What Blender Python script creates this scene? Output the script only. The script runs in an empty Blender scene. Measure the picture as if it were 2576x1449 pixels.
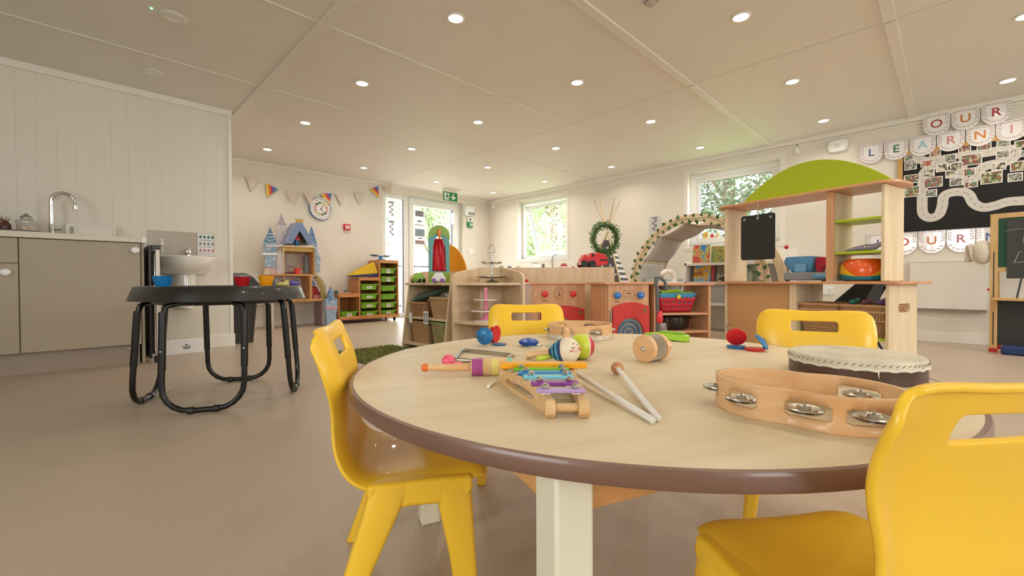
import bpy, bmesh, math, random
from mathutils import Matrix, Vector
random.seed(7)
SC = bpy.context.scene; COL = SC.collection
PI = math.pi
def R(a): return math.radians(a)
# ------------------------------------------------------------------ camera
FPX, YAW, PIT, ROL = 1100.18, 0.785773, -0.014478, -0.003945
EYE = Vector((0, 0, 0.59)); CEIL = 2.18
FW = Vector((math.cos(YAW)*math.cos(PIT), math.sin(YAW)*math.cos(PIT), math.sin(PIT)))
_r = Vector((math.sin(YAW), -math.cos(YAW), 0)); _u = _r.cross(FW)
RT = _r*math.cos(ROL)+_u*math.sin(ROL); UP = -_r*math.sin(ROL)+_u*math.cos(ROL)
cam = bpy.data.cameras.new('camera'); cam.sensor_width = 36; cam.lens = 36*FPX/2576; cam.clip_start = .02; cam.clip_end = 200
co = bpy.data.objects.new('camera', cam); COL.objects.link(co)
m = Matrix((RT, UP, -FW)).transposed().to_4x4(); m.translation = EYE; co.matrix_world = m
SC.camera = co
# ------------------------------------------------------------------ world, exposure
SC.view_settings.view_transform = 'Standard'; SC.view_settings.look = 'None'
SC.view_settings.gamma = 1; SC.view_settings.exposure = 0.4; SC.view_settings.use_curve_mapping = False
W = bpy.data.worlds.new('sky'); SC.world = W; W.use_nodes = True
bg = W.node_tree.nodes['Background']; bg.inputs[0].default_value = (.93, .97, 1.0, 1); bg.inputs[1].default_value = 9.0
LAMP_W = 2.6; LAMP_COL = (1.0, .89, .78); DISC = 9.0
FILL_W = 34
def portal(loc, rot, sx, sy):
    l = bpy.data.lights.new('window_daylight', 'AREA'); l.shape = 'RECTANGLE'; l.size = sx; l.size_y = sy; l.cycles.is_portal = True
    o = bpy.data.objects.new('window_daylight', l); COL.objects.link(o); o.location = loc; o.rotation_euler = rot
portal((0, -3.46, 1.45), (R(90), 0, 0), 1.8, 1.2); portal((3.9, -3.46, 1.45), (R(90), 0, 0), 1.8, 1.2)  # sky portals at the unseen back windows, added for daylight
portal((-2.76, .3, 1.45), (R(90), 0, R(-90)), 1.8, 1.2); portal((4.33, 6.68, 1.0), (R(-90), 0, 0), 1.65, 2.1)
portal((6.05, 1.94, 1.5), (R(90), 0, R(90)), 1.1, 1.0); portal((6.05, 5.07, 1.5), (R(90), 0, R(90)), 1.1, 1.1)
# measured geometry helpers: a photo pixel meets a plane of the room
def ray(x, y): return FW + RT*((x-1288)/FPX) + UP*((724.5-y)/FPX)
def uz(x, y, z): d = ray(x, y); return EYE + d*((z-EYE.z)/d.z)
def ux(x, y, X): d = ray(x, y); return EYE + d*(X/d.x)
def uy(x, y, Y): d = ray(x, y); return EYE + d*(Y/d.y)
def dl(D, L, z=0): return Vector((FW.x*D+_r.x*L, FW.y*D+_r.y*L, z))      # depth, lateral -> floor plan
def dpx(D, px, z=0): return dl(D, (px-1288)/FPX*D, z)
# ------------------------------------------------------------------ materials
def C(h):
    h = h.lstrip('#'); v = [int(h[i:i+2], 16)/255 for i in (0, 2, 4)]
    return tuple(((c/12.92) if c <= .04045 else ((c+.055)/1.055)**2.4) for c in v)+(1,)
_M = {}
def mat(name, hexc, rough=.5, metal=0, coat=0, noise=0, nscale=40, bump=0, bscale=200, trans=0, spec=.5, emit=0, sub=0):
    if name in _M: return _M[name]
    ma = bpy.data.materials.new(name); ma.use_nodes = True; nt = ma.node_tree; b = nt.nodes['Principled BSDF']
    b.inputs['Base Color'].default_value = C(hexc); b.inputs['Roughness'].default_value = rough; b.inputs['Metallic'].default_value = metal
    b.inputs['Coat Weight'].default_value = coat; b.inputs['Specular IOR Level'].default_value = spec
    if trans: b.inputs['Transmission Weight'].default_value = trans
    if sub: b.inputs['Subsurface Weight'].default_value = sub; b.inputs['Subsurface Scale'].default_value = .01
    if emit: b.inputs['Emission Color'].default_value = C(hexc); b.inputs['Emission Strength'].default_value = emit
    tc = nt.nodes.new('ShaderNodeTexCoord')
    if noise:
        n = nt.nodes.new('ShaderNodeTexNoise'); n.inputs['Scale'].default_value = nscale; n.inputs['Detail'].default_value = 4
        nt.links.new(tc.outputs['Object'], n.inputs['Vector'])
        mr = nt.nodes.new('ShaderNodeMapRange'); mr.inputs[1].default_value = .3; mr.inputs[2].default_value = .7; mr.inputs[3].default_value = 1-noise; mr.inputs[4].default_value = 1+noise*.4
        nt.links.new(n.outputs[0], mr.inputs[0])
        hs = nt.nodes.new('ShaderNodeHueSaturation'); hs.inputs['Color'].default_value = C(hexc); nt.links.new(mr.outputs[0], hs.inputs['Value'])
        nt.links.new(hs.outputs[0], b.inputs['Base Color'])
    if bump:
        n2 = nt.nodes.new('ShaderNodeTexNoise'); n2.inputs['Scale'].default_value = bscale; nt.links.new(tc.outputs['Object'], n2.inputs['Vector'])
        bp = nt.nodes.new('ShaderNodeBump'); bp.inputs['Strength'].default_value = bump; bp.inputs['Distance'].default_value = .002
        nt.links.new(n2.outputs[0], bp.inputs['Height']); nt.links.new(bp.outputs[0], b.inputs['Normal'])
    _M[name] = ma; return ma
def wood(name, c1, c2, rough=.42, stretch=(1, 12, 12), scale=3.0, coat=.15):
    if name in _M: return _M[name]
    ma = mat(name, c1, rough, coat=coat); nt = ma.node_tree; b = nt.nodes['Principled BSDF']
    tc = nt.nodes.new('ShaderNodeTexCoord'); mp = nt.nodes.new('ShaderNodeMapping'); mp.inputs['Scale'].default_value = stretch
    n = nt.nodes.new('ShaderNodeTexNoise'); n.inputs['Scale'].default_value = scale; n.inputs['Detail'].default_value = 6; n.inputs['Distortion'].default_value = .6
    n2 = nt.nodes.new('ShaderNodeTexNoise'); n2.inputs['Scale'].default_value = scale*9; n2.inputs['Detail'].default_value = 3
    mx = nt.nodes.new('ShaderNodeMath'); mx.operation = 'MULTIPLY_ADD'; mx.inputs[1].default_value = .35
    cr = nt.nodes.new('ShaderNodeValToRGB'); cr.color_ramp.elements[0].position = .42; cr.color_ramp.elements[0].color = C(c2)
    cr.color_ramp.elements[1].position = .72; cr.color_ramp.elements[1].color = C(c1)
    L = nt.links.new
    L(tc.outputs['Object'], mp.inputs[0]); L(mp.outputs[0], n.inputs['Vector']); L(mp.outputs[0], n2.inputs['Vector'])
    L(n2.outputs[0], mx.inputs[0]); L(n.outputs[0], mx.inputs[2])
    sb = nt.nodes.new('ShaderNodeMath'); sb.operation = 'SUBTRACT'; sb.inputs[1].default_value = .1
    L(mx.outputs[0], sb.inputs[0]); L(sb.outputs[0], cr.inputs[0]); L(cr.outputs[0], b.inputs['Base Color'])
    return ma
def glass(name='pane_glass', tint=(1, 1, 1, 1), gl=.06):
    if name in _M: return _M[name]
    ma = bpy.data.materials.new(name); ma.use_nodes = True; nt = ma.node_tree; nt.nodes.clear()
    o = nt.nodes.new('ShaderNodeOutputMaterial'); t = nt.nodes.new('ShaderNodeBsdfTransparent'); t.inputs[0].default_value = tint
    g = nt.nodes.new('ShaderNodeBsdfGlossy'); g.inputs['Roughness'].default_value = .03; mx = nt.nodes.new('ShaderNodeMixShader')
    mx.inputs[0].default_value = gl
    nt.links.new(t.outputs[0], mx.inputs[1]); nt.links.new(g.outputs[0], mx.inputs[2]); nt.links.new(mx.outputs[0], o.inputs[0])
    _M[name] = ma; return ma
def emis(name, col, s):
    if name in _M: return _M[name]
    ma = bpy.data.materials.new(name); ma.use_nodes = True; nt = ma.node_tree; nt.nodes.clear()
    o = nt.nodes.new('ShaderNodeOutputMaterial'); e = nt.nodes.new('ShaderNodeEmission'); e.inputs[0].default_value = (*col, 1); e.inputs[1].default_value = s
    nt.links.new(e.outputs[0], o.inputs[0]); _M[name] = ma; return ma
def blotch(name, cols, scale=14, rough=.4, seed=0):
    """printed picture: patches of flat colour"""
    if name in _M: return _M[name]
    ma = mat(name, cols[0], rough); nt = ma.node_tree; b = nt.nodes['Principled BSDF']; L = nt.links.new
    tc = nt.nodes.new('ShaderNodeTexCoord'); mp = nt.nodes.new('ShaderNodeMapping'); mp.inputs['Location'].default_value = (seed*1.7, seed*.9, seed*2.3)
    n = nt.nodes.new('ShaderNodeTexNoise'); n.inputs['Scale'].default_value = scale; n.inputs['Detail'].default_value = 3; n.inputs['Distortion'].default_value = .15
    cr = nt.nodes.new('ShaderNodeValToRGB'); cr.color_ramp.interpolation = 'LINEAR'
    k = len(cols); els = cr.color_ramp.elements
    els[0].position = 0; els[0].color = C(cols[0]); els[1].position = .36+.30*1/k; els[1].color = C(cols[1])
    for i in range(2, k):
        e = els.new(.36+.30*i/k); e.color = C(cols[i])
    L(tc.outputs['Object'], mp.inputs[0]); L(mp.outputs[0], n.inputs['Vector']); L(n.outputs[0], cr.inputs[0]); L(cr.outputs[0], b.inputs['Base Color'])
    return ma
# ------------------------------------------------------------------ mesh builder
class MB:
    def __init__(s): s.bm = bmesh.new()
    def _v(s, p, m): p = Vector(p); return s.bm.verts.new(m @ p if m is not None else p)
    def face(s, vs, m=None):
        try: return s.bm.faces.new([s._v(p, m) for p in vs])
        except ValueError: pass
    def box(s, x0, x1, y0, y1, z0, z1, m=None):
        v = [s._v((x, y, z), m) for z in (z0, z1) for y in (y0, y1) for x in (x0, x1)]
        for f in ((0, 2, 3, 1), (4, 5, 7, 6), (0, 1, 5, 4), (2, 6, 7, 3), (0, 4, 6, 2), (1, 3, 7, 5)): s.bm.faces.new([v[i] for i in f])
        return s
    def prism(s, pts, z0, z1, m=None):
        a = [s._v((x, y, z0), m) for x, y in pts]; b = [s._v((x, y, z1), m) for x, y in pts]; n = len(pts)
        s.bm.faces.new(a[::-1]); s.bm.faces.new(b)
        for i in range(n): j = (i+1) % n; s.bm.faces.new((a[i], a[j], b[j], b[i]))
        return s
    def ringprism(s, outer, inner, z0, z1, m=None):
        n = len(outer)
        A = [[s._v((x, y, z), m) for x, y in P] for P in (outer, inner) for z in (z0, z1)]
        o0, o1, i0, i1 = A
        for i in range(n):
            j = (i+1) % n
            s.bm.faces.new((o0[i], o0[j], o1[j], o1[i])); s.bm.faces.new((i0[j], i0[i], i1[i], i1[j]))
            s.bm.faces.new((o1[i], o1[j], i1[j], i1[i])); s.bm.faces.new((o0[j], o0[i], i0[i], i0[j]))
        return s
    def lathe(s, prof, seg=24, m=None, caps=True):
        rings = []
        for r, z in prof:
            rings.append([s._v((max(r, 1e-5)*math.cos(2*PI*i/seg), max(r, 1e-5)*math.sin(2*PI*i/seg), z), m) for i in range(seg)])
        for a, b in zip(rings, rings[1:]):
            for i in range(seg): j = (i+1) % seg; s.bm.faces.new((a[i], a[j], b[j], b[i]))
        if caps: s.bm.faces.new(rings[0][::-1]); s.bm.faces.new(rings[-1])
        return s
    def cyl(s, p0, p1, r0, r1=None, seg=16, m=None):
        if r1 is None: r1 = r0
        p0 = Vector(p0); p1 = Vector(p1); d = p1-p0; q = d.to_track_quat('Z', 'Y').to_matrix().to_4x4(); q.translation = p0
        return s.lathe([(r0, 0), (r1, d.length)], seg, (m @ q) if m is not None else q)
    def sphere(s, c, r, sc=(1, 1, 1), seg=16, m=None):
        T = Matrix.Translation(c) @ Matrix.Diagonal((*sc, 1)); n = seg//2
        return s.lathe([(r*math.sin(PI*i/n), -r*math.cos(PI*i/n)) for i in range(n+1)], seg, (m @ T) if m is not None else T)
    def tube(s, pts, r, closed=False, seg=8, m=None, rr=None, cap=True):
        P = [Vector(p) for p in pts]; n = len(P); rings = []; up = None
        for i in range(n):
            t = (P[(i+1) % n]-P[i-1]) if (closed or 0 < i < n-1) else (P[1]-P[0] if i == 0 else P[-1]-P[-2])
            t.normalize()
            if up is None:
                up = Vector((0, 0, 1)) if abs(t.z) < .9 else Vector((1, 0, 0))
            b = t.cross(up); 
            if b.length < 1e-6: b = t.cross(Vector((.3, .5, .8)))
            b.normalize(); up = b.cross(t).normalized()
            ri = rr[i] if rr else r
            rings.append([s._v(P[i]+b*ri*math.cos(2*PI*k/seg)+up*ri*math.sin(2*PI*k/seg), m) for k in range(seg)])
        pr = list(zip(rings, rings[1:]))+([(rings[-1], rings[0])] if closed else [])
        for a, c in pr:
            for k in range(seg): j = (k+1) % seg; s.bm.faces.new((a[k], a[j], c[j], c[k]))
        if not closed and cap: s.bm.faces.new(rings[0][::-1]); s.bm.faces.new(rings[-1])
        return s
    def grid(s, rows, m=None, skip=None, wrap=False):
        V = [[s._v(p, m) for p in r] for r in rows]; nc = len(rows[0])
        for i in range(len(rows)-1):
            for j in range(nc if wrap else nc-1):
                if skip and skip(i, j): continue
                k = (j+1) % nc; s.bm.faces.new((V[i][j], V[i][k], V[i+1][k], V[i+1][j]))
        return s
    def loft(s, secs, m=None):
        """secs: list of 4-point (or n-point) loops"""
        V = [[s._v(p, m) for p in r] for r in secs]; n = len(V[0])
        for a, b in zip(V, V[1:]):
            for k in range(n): j = (k+1) % n; s.bm.faces.new((a[k], a[j], b[j], b[k]))
        s.bm.faces.new(V[0][::-1]); s.bm.faces.new(V[-1]); return s
WM = {}
def wm(o): return WM.get(o.name, Matrix.Identity(4))
def mods(o, bev, solid, sub, seg=2):
    if solid:
        k = o.modifiers.new('solidify', 'SOLIDIFY'); k.thickness = solid; k.offset = 0
    if bev:
        k = o.modifiers.new('bevel', 'BEVEL'); k.width = bev; k.segments = seg; k.limit_method = 'ANGLE'; k.angle_limit = R(40)
    if sub:
        k = o.modifiers.new('subsurf', 'SUBSURF'); k.levels = sub; k.render_levels = sub
def build(name, mb, ma, parent=None, local=False, bev=0, solid=0, sub=0, smooth=True, label=None, stuff=False, recalc=True, seg=2):
    bm = mb.bm
    if recalc: bmesh.ops.recalc_face_normals(bm, faces=bm.faces)
    M_ = Matrix.Identity(4)
    if parent is not None:
        M_ = wm(parent)
        if not local: bm.transform(M_.inverted())
    me = bpy.data.meshes.new(name); bm.to_mesh(me); bm.free()
    if smooth:
        for p in me.polygons: p.use_smooth = True
        me.set_sharp_from_angle(angle=R(38))
    if ma: me.materials.append(ma)
    o = bpy.data.objects.new(name, me); COL.objects.link(o)
    if parent is not None: o.parent = parent
    WM[o.name] = M_
    mods(o, bev, solid, sub, seg)
    if label: o['label'] = label
    if stuff: o['kind'] = 'stuff'
    return o
def thing(name, label, cat, loc=(0, 0, 0), rz=0, group=None):
    o = bpy.data.objects.new(name, None); o.empty_display_size = .05; COL.objects.link(o)
    o.location = loc; o.rotation_euler = (0, 0, rz); o['label'] = label; o['category'] = cat
    if group: o['group'] = group
    WM[o.name] = Matrix.Translation(loc) @ Matrix.Rotation(rz, 4, 'Z'); return o
def solo(name, mb, ma, label, cat, group=None, **k):
    """a thing that is one mesh: origin at its base centre"""
    vs = [v.co for v in mb.bm.verts]; c = sum(vs, Vector())/len(vs); c.z = min(v.z for v in vs)
    for v in mb.bm.verts: v.co -= c
    o = build(name, mb, ma, None, **k); o.location = c; WM[o.name] = Matrix.Translation(c)
    o['label'] = label; o['category'] = cat
    if group: o['group'] = group
    return o
def struct(name, mb, ma, parent=None, **k):
    o = build(name, mb, ma, parent, **k)
    if parent is None: o['kind'] = 'structure'
    return o
def sempty(name):
    o = bpy.data.objects.new(name, None); COL.objects.link(o); o['kind'] = 'structure'; WM[o.name] = Matrix.Identity(4); return o
def dup(root, loc, rz, label=None, group=None):
    r = root.copy(); COL.objects.link(r); r.location = loc; r.rotation_euler = (0, 0, rz)
    WM[r.name] = Matrix.Translation(loc) @ Matrix.Rotation(rz, 4, 'Z')
    if label: r['label'] = label
    if group: r['group'] = group
    for ch in list(root.children):
        c = ch.copy(); COL.objects.link(c); c.parent = r; WM[c.name] = WM[r.name]
        for g in ch.children:
            d = g.copy(); COL.objects.link(d); d.parent = c; WM[d.name] = WM[r.name]
    return r
def text(name, s, size, ma, parent, M_, ext=.0008, align='CENTER', bold=0):
    cu = bpy.data.curves.new('t', 'FONT'); cu.body = s; cu.size = size; cu.extrude = ext; cu.align_x = align; cu.align_y = 'CENTER'; cu.offset = bold
    ob = bpy.data.objects.new('t', cu); COL.objects.link(ob)
    dg = bpy.context.evaluated_depsgraph_get(); me = bpy.data.meshes.new_from_object(ob.evaluated_get(dg)); bpy.data.objects.remove(ob)
    me.name = name; me.transform(M_)
    me.transform(wm(parent).inverted()); me.materials.clear(); me.materials.append(ma)
    o = bpy.data.objects.new(name, me); COL.objects.link(o); o.parent = parent; WM[o.name] = wm(parent); return o
def circ(r, n=32, cx=0, cy=0, a0=0, a1=2*PI, ry=None):
    e = 0 if abs(a1-a0-2*PI) < 1e-6 else 1
    return [(cx+r*math.cos(a0+(a1-a0)*i/(n-e)), cy+(ry or r)*math.sin(a0+(a1-a0)*i/(n-e))) for i in range(n)]
def rrect(x0, x1, y0, y1, r, n=5):
    P = []
    for cx, cy, a in ((x1-r, y1-r, 0), (x0+r, y1-r, 90), (x0+r, y0+r, 180), (x1-r, y0+r, 270)):
        P += [(cx+r*math.cos(R(a+90*i/n)), cy+r*math.sin(R(a+90*i/n))) for i in range(n+1)]
    return P
def cast(poly, c, angs):
    """points where rays from c meet the polygon"""
    out = []
    for a in angs:
        dx, dy = math.cos(a), math.sin(a); best = None
        for i in range(len(poly)):
            x0, y0 = poly[i]; x1, y1 = poly[(i+1) % len(poly)]
            ex, ey = x1-x0, y1-y0; den = dx*ey-dy*ex
            if abs(den) < 1e-12: continue
            t = ((x0-c[0])*ey-(y0-c[1])*ex)/den; u = ((x0-c[0])*dy-(y0-c[1])*dx)/den
            if t > 0 and -1e-6 <= u <= 1+1e-6 and (best is None or t > best): best = t
        out.append((c[0]+dx*best, c[1]+dy*best))
    return out
def plate_hole(mb, outer, inner, c, z0, z1, m=None):
    angs = sorted(set([round(math.atan2(y-c[1], x-c[0]) % (2*PI), 5) for x, y in list(outer)+list(inner)]))
    mb.ringprism(cast(outer, c, angs), cast(inner, c, angs), z0, z1, m); return mb
# frames: right wall (u runs to -Y, v up, n into the room), far wall (u runs to +X)
XR, YF, YL, XJ = 5.8, 6.45, 4.72, 1.03
def FR(y, z, off=0, X=XR): return Matrix(((0, 0, -1, X-off), (-1, 0, 0, y), (0, 1, 0, z), (0, 0, 0, 1)))
def FF(x, z, off=0, Y=YF): return Matrix(((1, 0, 0, x), (0, 0, -1, Y-off), (0, 1, 0, z), (0, 0, 0, 1)))
# ------------------------------------------------------------------ palette
WALL = mat('wall_paint', '#e6dfd2', .6, noise=.02, nscale=3)
CEILM = mat('ceiling_panel_white', '#ebe6de', .55, noise=.02, nscale=2)
TRIM = mat('white_trim', '#ebe6dc', .4)
PVC = mat('white_pvc', '#f1f1ee', .3)
MAPLE = wood('maple_laminate', '#e3ccab', '#d5b892', stretch=(6, 6, .8))
MAPLEH = wood('maple_laminate_top', '#e4cfad', '#d8be98', rough=.35, stretch=(1.2, 9, 9), coat=.3)
BIRCH = wood('birch_panel', '#e8d5b2', '#dcc49e', stretch=(6, 6, .6))
BEECH = wood('beech_mdf', '#d3a277', '#c8956a', stretch=(8, 8, .7))
BEECHE = wood('beech_edge', '#d79f75', '#c98c62', stretch=(2, 2, 8))
MDF = mat('brown_mdf', '#c89a68', .5, noise=.04, nscale=60)
PINE = wood('pine', '#cf935c', '#b9773f', stretch=(1.2, 10, 10))
PINEV = wood('pine_side', '#cf935c', '#b9773f', stretch=(10, 10, 1.2))
YEL = mat('yellow_plastic', '#fac834', .36, coat=.08, bump=.05, bscale=500, sub=.04)
BLKP = mat('black_plastic', '#26241f', .38, noise=.05)
BLK = mat('black_paint', '#121110', .3)
CHROME = mat('chrome', '#d9d9d6', .12, metal=1)
STEEL = mat('brushed_steel', '#bdbab2', .3, metal=1)
LIME = mat('lime_green', '#a9c01c', .4)
RED = mat('red_plastic', '#cf2023', .35)
REDP = mat('red_panel', '#c9312b', .4)
BLUE = mat('blue_plastic', '#1f6ea8', .32)
DBLUE = mat('dark_blue_plastic', '#1d4fa8', .3)
GREENT = mat('green_tray', '#79b52c', .35, sub=.03)
CREAM = mat('cream_paint', '#e9e3cb', .5)
GREYCAB = mat('grey_cabinet', '#ab9d88', .45, noise=.03)
PAPER = mat('white_paper', '#f3efea', .5)
INK = mat('dark_ink', '#3a3733', .6)
WICK = mat('wicker', '#cda676', .7, noise=.25, nscale=90, bump=.6, bscale=160)
WICKD = mat('dark_wicker', '#b88c5e', .7, noise=.3, nscale=90, bump=.6, bscale=160)
CERAM = mat('white_ceramic', '#eeeae2', .12, coat=.4)
LAMIN = mat('laminated_sheet', '#efeeee', .15, coat=.6)
GLASS = glass()
# ------------------------------------------------------------------ room shell
def wallbox(mb, axis, base, th, a0, a1, z0, z1, holes, sgn=1):
    """slab at axis=base..base+th spanning a0..a1, with rectangular holes (h0,h1,zb,zt)"""
    cuts = sorted({a0, a1, *[h[0] for h in holes], *[h[1] for h in holes]})
    for p, q in zip(cuts, cuts[1:]):
        hs = [h for h in holes if h[0] <= p+1e-6 and h[1] >= q-1e-6]
        segs = [(z0, z1)] if not hs else [(z0, hs[0][2]), (hs[0][3], z1)]
        for zb, zt in segs:
            if zt-zb < 1e-4: continue
            if axis == 'x': mb.box(base, base+th, p, q, zb, zt)
            else: mb.box(p, q, base, base+th, zb, zt)
    return mb
XL, YB = -2.6, -3.3
FLOORM = None
def floor_mat():
    ma = mat('vinyl_floor', '#b59d88', .38); nt = ma.node_tree; b = nt.nodes['Principled BSDF']; L = nt.links.new
    tc = nt.nodes.new('ShaderNodeTexCoord')
    n1 = nt.nodes.new('ShaderNodeTexNoise'); n1.inputs['Scale'].default_value = 380; n1.inputs['Detail'].default_value = 3
    n2 = nt.nodes.new('ShaderNodeTexNoise'); n2.inputs['Scale'].default_value = 1.6; n2.inputs['Detail'].default_value = 3
    vo = nt.nodes.new('ShaderNodeTexVoronoi'); vo.inputs['Scale'].default_value = 420
    cr = nt.nodes.new('ShaderNodeValToRGB'); E_ = cr.color_ramp.elements
    E_[0].position = .30; E_[0].color = C('#9f8c79'); E_[1].position = .62; E_[1].color = C('#c4b29e')
    e = E_.new(.5); e.color = C('#b7a694'); 
    hs = nt.nodes.new('ShaderNodeHueSaturation'); mr = nt.nodes.new('ShaderNodeMapRange'); mr.inputs[3].default_value = .93; mr.inputs[4].default_value = 1.05
    L(tc.outputs['Object'], n1.inputs['Vector']); L(tc.outputs['Object'], n2.inputs['Vector']); L(tc.outputs['Object'], vo.inputs['Vector'])
    ad = nt.nodes.new('ShaderNodeMath'); ad.operation = 'MULTIPLY_ADD'; ad.inputs[1].default_value = .12
    L(vo.outputs['Color'], ad.inputs[0]); sb = nt.nodes.new('ShaderNodeMath'); sb.operation = 'SUBTRACT'; sb.inputs[1].default_value = .06
    L(n1.outputs[0], sb.inputs[0]); L(sb.outputs[0], ad.inputs[2]); L(ad.outputs[0], cr.inputs[0])
    L(n2.outputs[0], mr.inputs[0]); L(cr.outputs[0], hs.inputs['Color']); L(mr.outputs[0], hs.inputs['Value']); L(hs.outputs[0], b.inputs['Base Color'])
    return ma
struct('floor', MB().box(XL-.2, XR+.25, YB-.2, YF+.3, -.12, 0), floor_mat(), smooth=False)
ceil = struct('ceiling', MB().box(XL-.2, XR+.25, YB-.2, YF+.3, CEIL+.012, CEIL+.12), CEILM, smooth=False)
PANX = [XL, -1.33, 1.105, 3.55, 5.79]; PANY = [YB, -2.17, -.95, .27, 1.495, 2.735, 3.94, 5.18, 6.44]
for i in range(4):
    for j in range(8):
        struct('ceiling_panel', MB().box(PANX[i]+.003, PANX[i+1]-.003, PANY[j]+.003, PANY[j+1]-.003, CEIL, CEIL+.012), CEILM, ceil, smooth=False)
for x, w in ((-1.33, .035), (1.105, .035)):
    struct('ceiling_batten', MB().box(x-w, x+w, YB, YL if x < XJ else YF, CEIL-.012, CEIL), TRIM, ceil, bev=.003)
for y, w in ((-.95, .03), (.27, .03), (1.495, .03), (2.735, .008), (3.94, .008)):
    for a, b in ((XL, 1.07), (1.14, 3.54), (3.56, XR)):
        struct('ceiling_batten', MB().box(a, b, y-w, y+w, CEIL-(.012 if w > .01 else .006), CEIL), TRIM, ceil, bev=.002)
# walls; openings: window_1 and window_2 in the right wall, door_1 in the far wall
W1 = (4.515, 5.63, 1.0, 2.05); W2 = (1.40, 2.48, 1.04, 2.01)
DX0, DX1, DZ = 3.51, 5.16, 2.06
struct('wall_right', wallbox(MB(), 'x', XR, .22, YB, YF, 0, CEIL, [W2, W1]), WALL, smooth=False)
struct('wall_far', wallbox(MB(), 'y', YF, .2, XJ-.1, XR+.22, 0, CEIL, [(DX0, DX1, 0, DZ)]), WALL, smooth=False)
wl = struct('wall_left', MB().box(XL, XJ-.002, YL+.01, YL+.12, 0, CEIL), WALL, smooth=False)
x = -2.609+.0
while x < XJ-.005:
    x1 = min(x+.101, XJ)
    if x1-x > .02 and x1 > XL: struct('wall_board', MB().box(max(x, XL)+.0001, x1-.0001, YL-.002, YL+.01, 0, CEIL), WALL, wl, bev=.0011, smooth=False)
    x = x1
struct('wall_return', MB().box(XJ-.1, XJ, YL+.12, YF, 0, CEIL), WALL, smooth=False)
struct('wall_side', wallbox(MB(), 'x', XL-.12, .12, YB, YL+.1, 0, CEIL, [(-.6, 1.2, .85, 2.05)]), WALL, smooth=False)
struct('wall_back', wallbox(MB(), 'y', YB-.12, .12, XL-.12, XR+.2, 0, CEIL, [(-.9, .9, .85, 2.05), (3.0, 4.8, .85, 2.05)]), WALL, smooth=False)
# three unseen windows added behind the viewpoint to daylight the near room half
for nm, M_, w_ in (('added_window_3', FF(-.9, .85, -.06, YB-.12), 1.8), ('added_window_4', FF(3.0, .85, -.06, YB-.12), 1.8), ('added_window_5', FR(1.2, .85, .06, XL), 1.8)):
    wn = MB(); plate_hole(wn, [(0, 0), (w_, 0), (w_, 1.2), (0, 1.2)], [(.06, .06), (w_-.06, .06), (w_-.06, 1.14), (.06, 1.14)], (w_/2, .6), -.03, .03, M_ @ Matrix.Translation((0, 0, -.12 if 0 else 0)))
    for k in (1.5,): wn.box(w_*k/3-.03, w_*k/3+.03, .06, 1.14, -.03, .03, M_)
    wn = struct(nm, wn, PVC, bev=.003); struct('window_pane', MB().box(.05, w_-.05, .05, 1.15, -.004, .004, M_), glass(), wn, smooth=False)
# crown trim and skirting
struct('trim_1', MB().box(XL, XJ+.018, YL-.02, YL, CEIL-.055, CEIL), TRIM, bev=.003)
struct('trim_2', MB().box(XJ, XR, YF-.03, YF, CEIL-.035, CEIL), TRIM, bev=.003)
struct('trim_3', MB().box(XR-.025, XR, YB, YF-.03, CEIL-.05, CEIL), TRIM, bev=.003)
struct('trim_4', MB().box(XJ-.018, XJ+.012, YL-.012, YL+.02, .12, CEIL-.055), TRIM, bev=.003)
struct('trim_5', MB().box(XR-.012, XR, YB, 2.0, CEIL-.075, CEIL-.052), TRIM, bev=.003)
struct('baseboard_left', MB().box(.38, XJ+.02, YL-.02, YL, 0, .12), TRIM, bev=.003)
struct('baseboard_far', MB().box(XJ, DX0, YF-.018, YF, 0, .10), TRIM, bev=.003)
struct('baseboard_corner', MB().box(DX1, XR, YF-.018, YF, 0, .10), TRIM, bev=.003)
struct('baseboard_right', MB().box(XR-.018, XR, YB, YF-.02, 0, .10), TRIM, bev=.003)
# window_1 : top hung sash pushed open
def frame_rect(mb, M_, w, h, t, d):
    plate_hole(mb, [(0, 0), (w, 0), (w, h), (0, h)], [(t, t), (w-t, t), (w-t, h-t), (t, h-t)], (w/2, h/2), -d/2, d/2, M_); return mb
XW = XR+.13
w1 = struct('window_1', frame_rect(MB(), FR(W1[1], W1[2], -.13), W1[1]-W1[0], W1[3]-W1[2], .05, .07), PVC, bev=.003)
w1['kind'] = 'structure'
sw, sh = W1[1]-W1[0]-.10, W1[3]-W1[2]-.10
Ms = FR(W1[1]-.05, W1[3]-.06, -.165) @ Matrix.Rotation(R(19), 4, 'X') @ Matrix.Translation((0, -sh, 0))
sash = struct('window_sash', frame_rect(MB(), Ms, sw, sh, .055, .05), PVC, w1, bev=.003)
struct('window_pane', MB().box(.05, sw-.05, .05, sh-.05, -.004, .004, Ms), GLASS, sash, smooth=False)
g = MB(); plate_hole(g, [(.053, .053), (sw-.053, .053), (sw-.053, sh-.053), (.053, sh-.053)], [(.06, .06), (sw-.06, .06), (sw-.06, sh-.06), (.06, sh-.06)], (sw/2, sh/2), .004, .012, Ms)
struct('gasket', g, BLK, sash)
hb = MB(); hb.box(sw*.62, sw*.80, .02, .035, .03, .045, Ms); hb.cyl((sw*.7, .03, .02), (sw*.7, .06, .05), .008, m=Ms); struct('window_handle', hb, STEEL, sash)
st = MB(); st.cyl((XW, W1[1]-.07, W1[3]-.3), (XW+.14, W1[1]-.07, W1[3]-.42), .006); struct('window_stay', st, STEEL, w1)
struct('window_sill', MB().box(XR-.01, XR+.10, W1[0]-.02, W1[1]+.02, W1[2]-.022, W1[2]), TRIM, w1, bev=.003)
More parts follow.
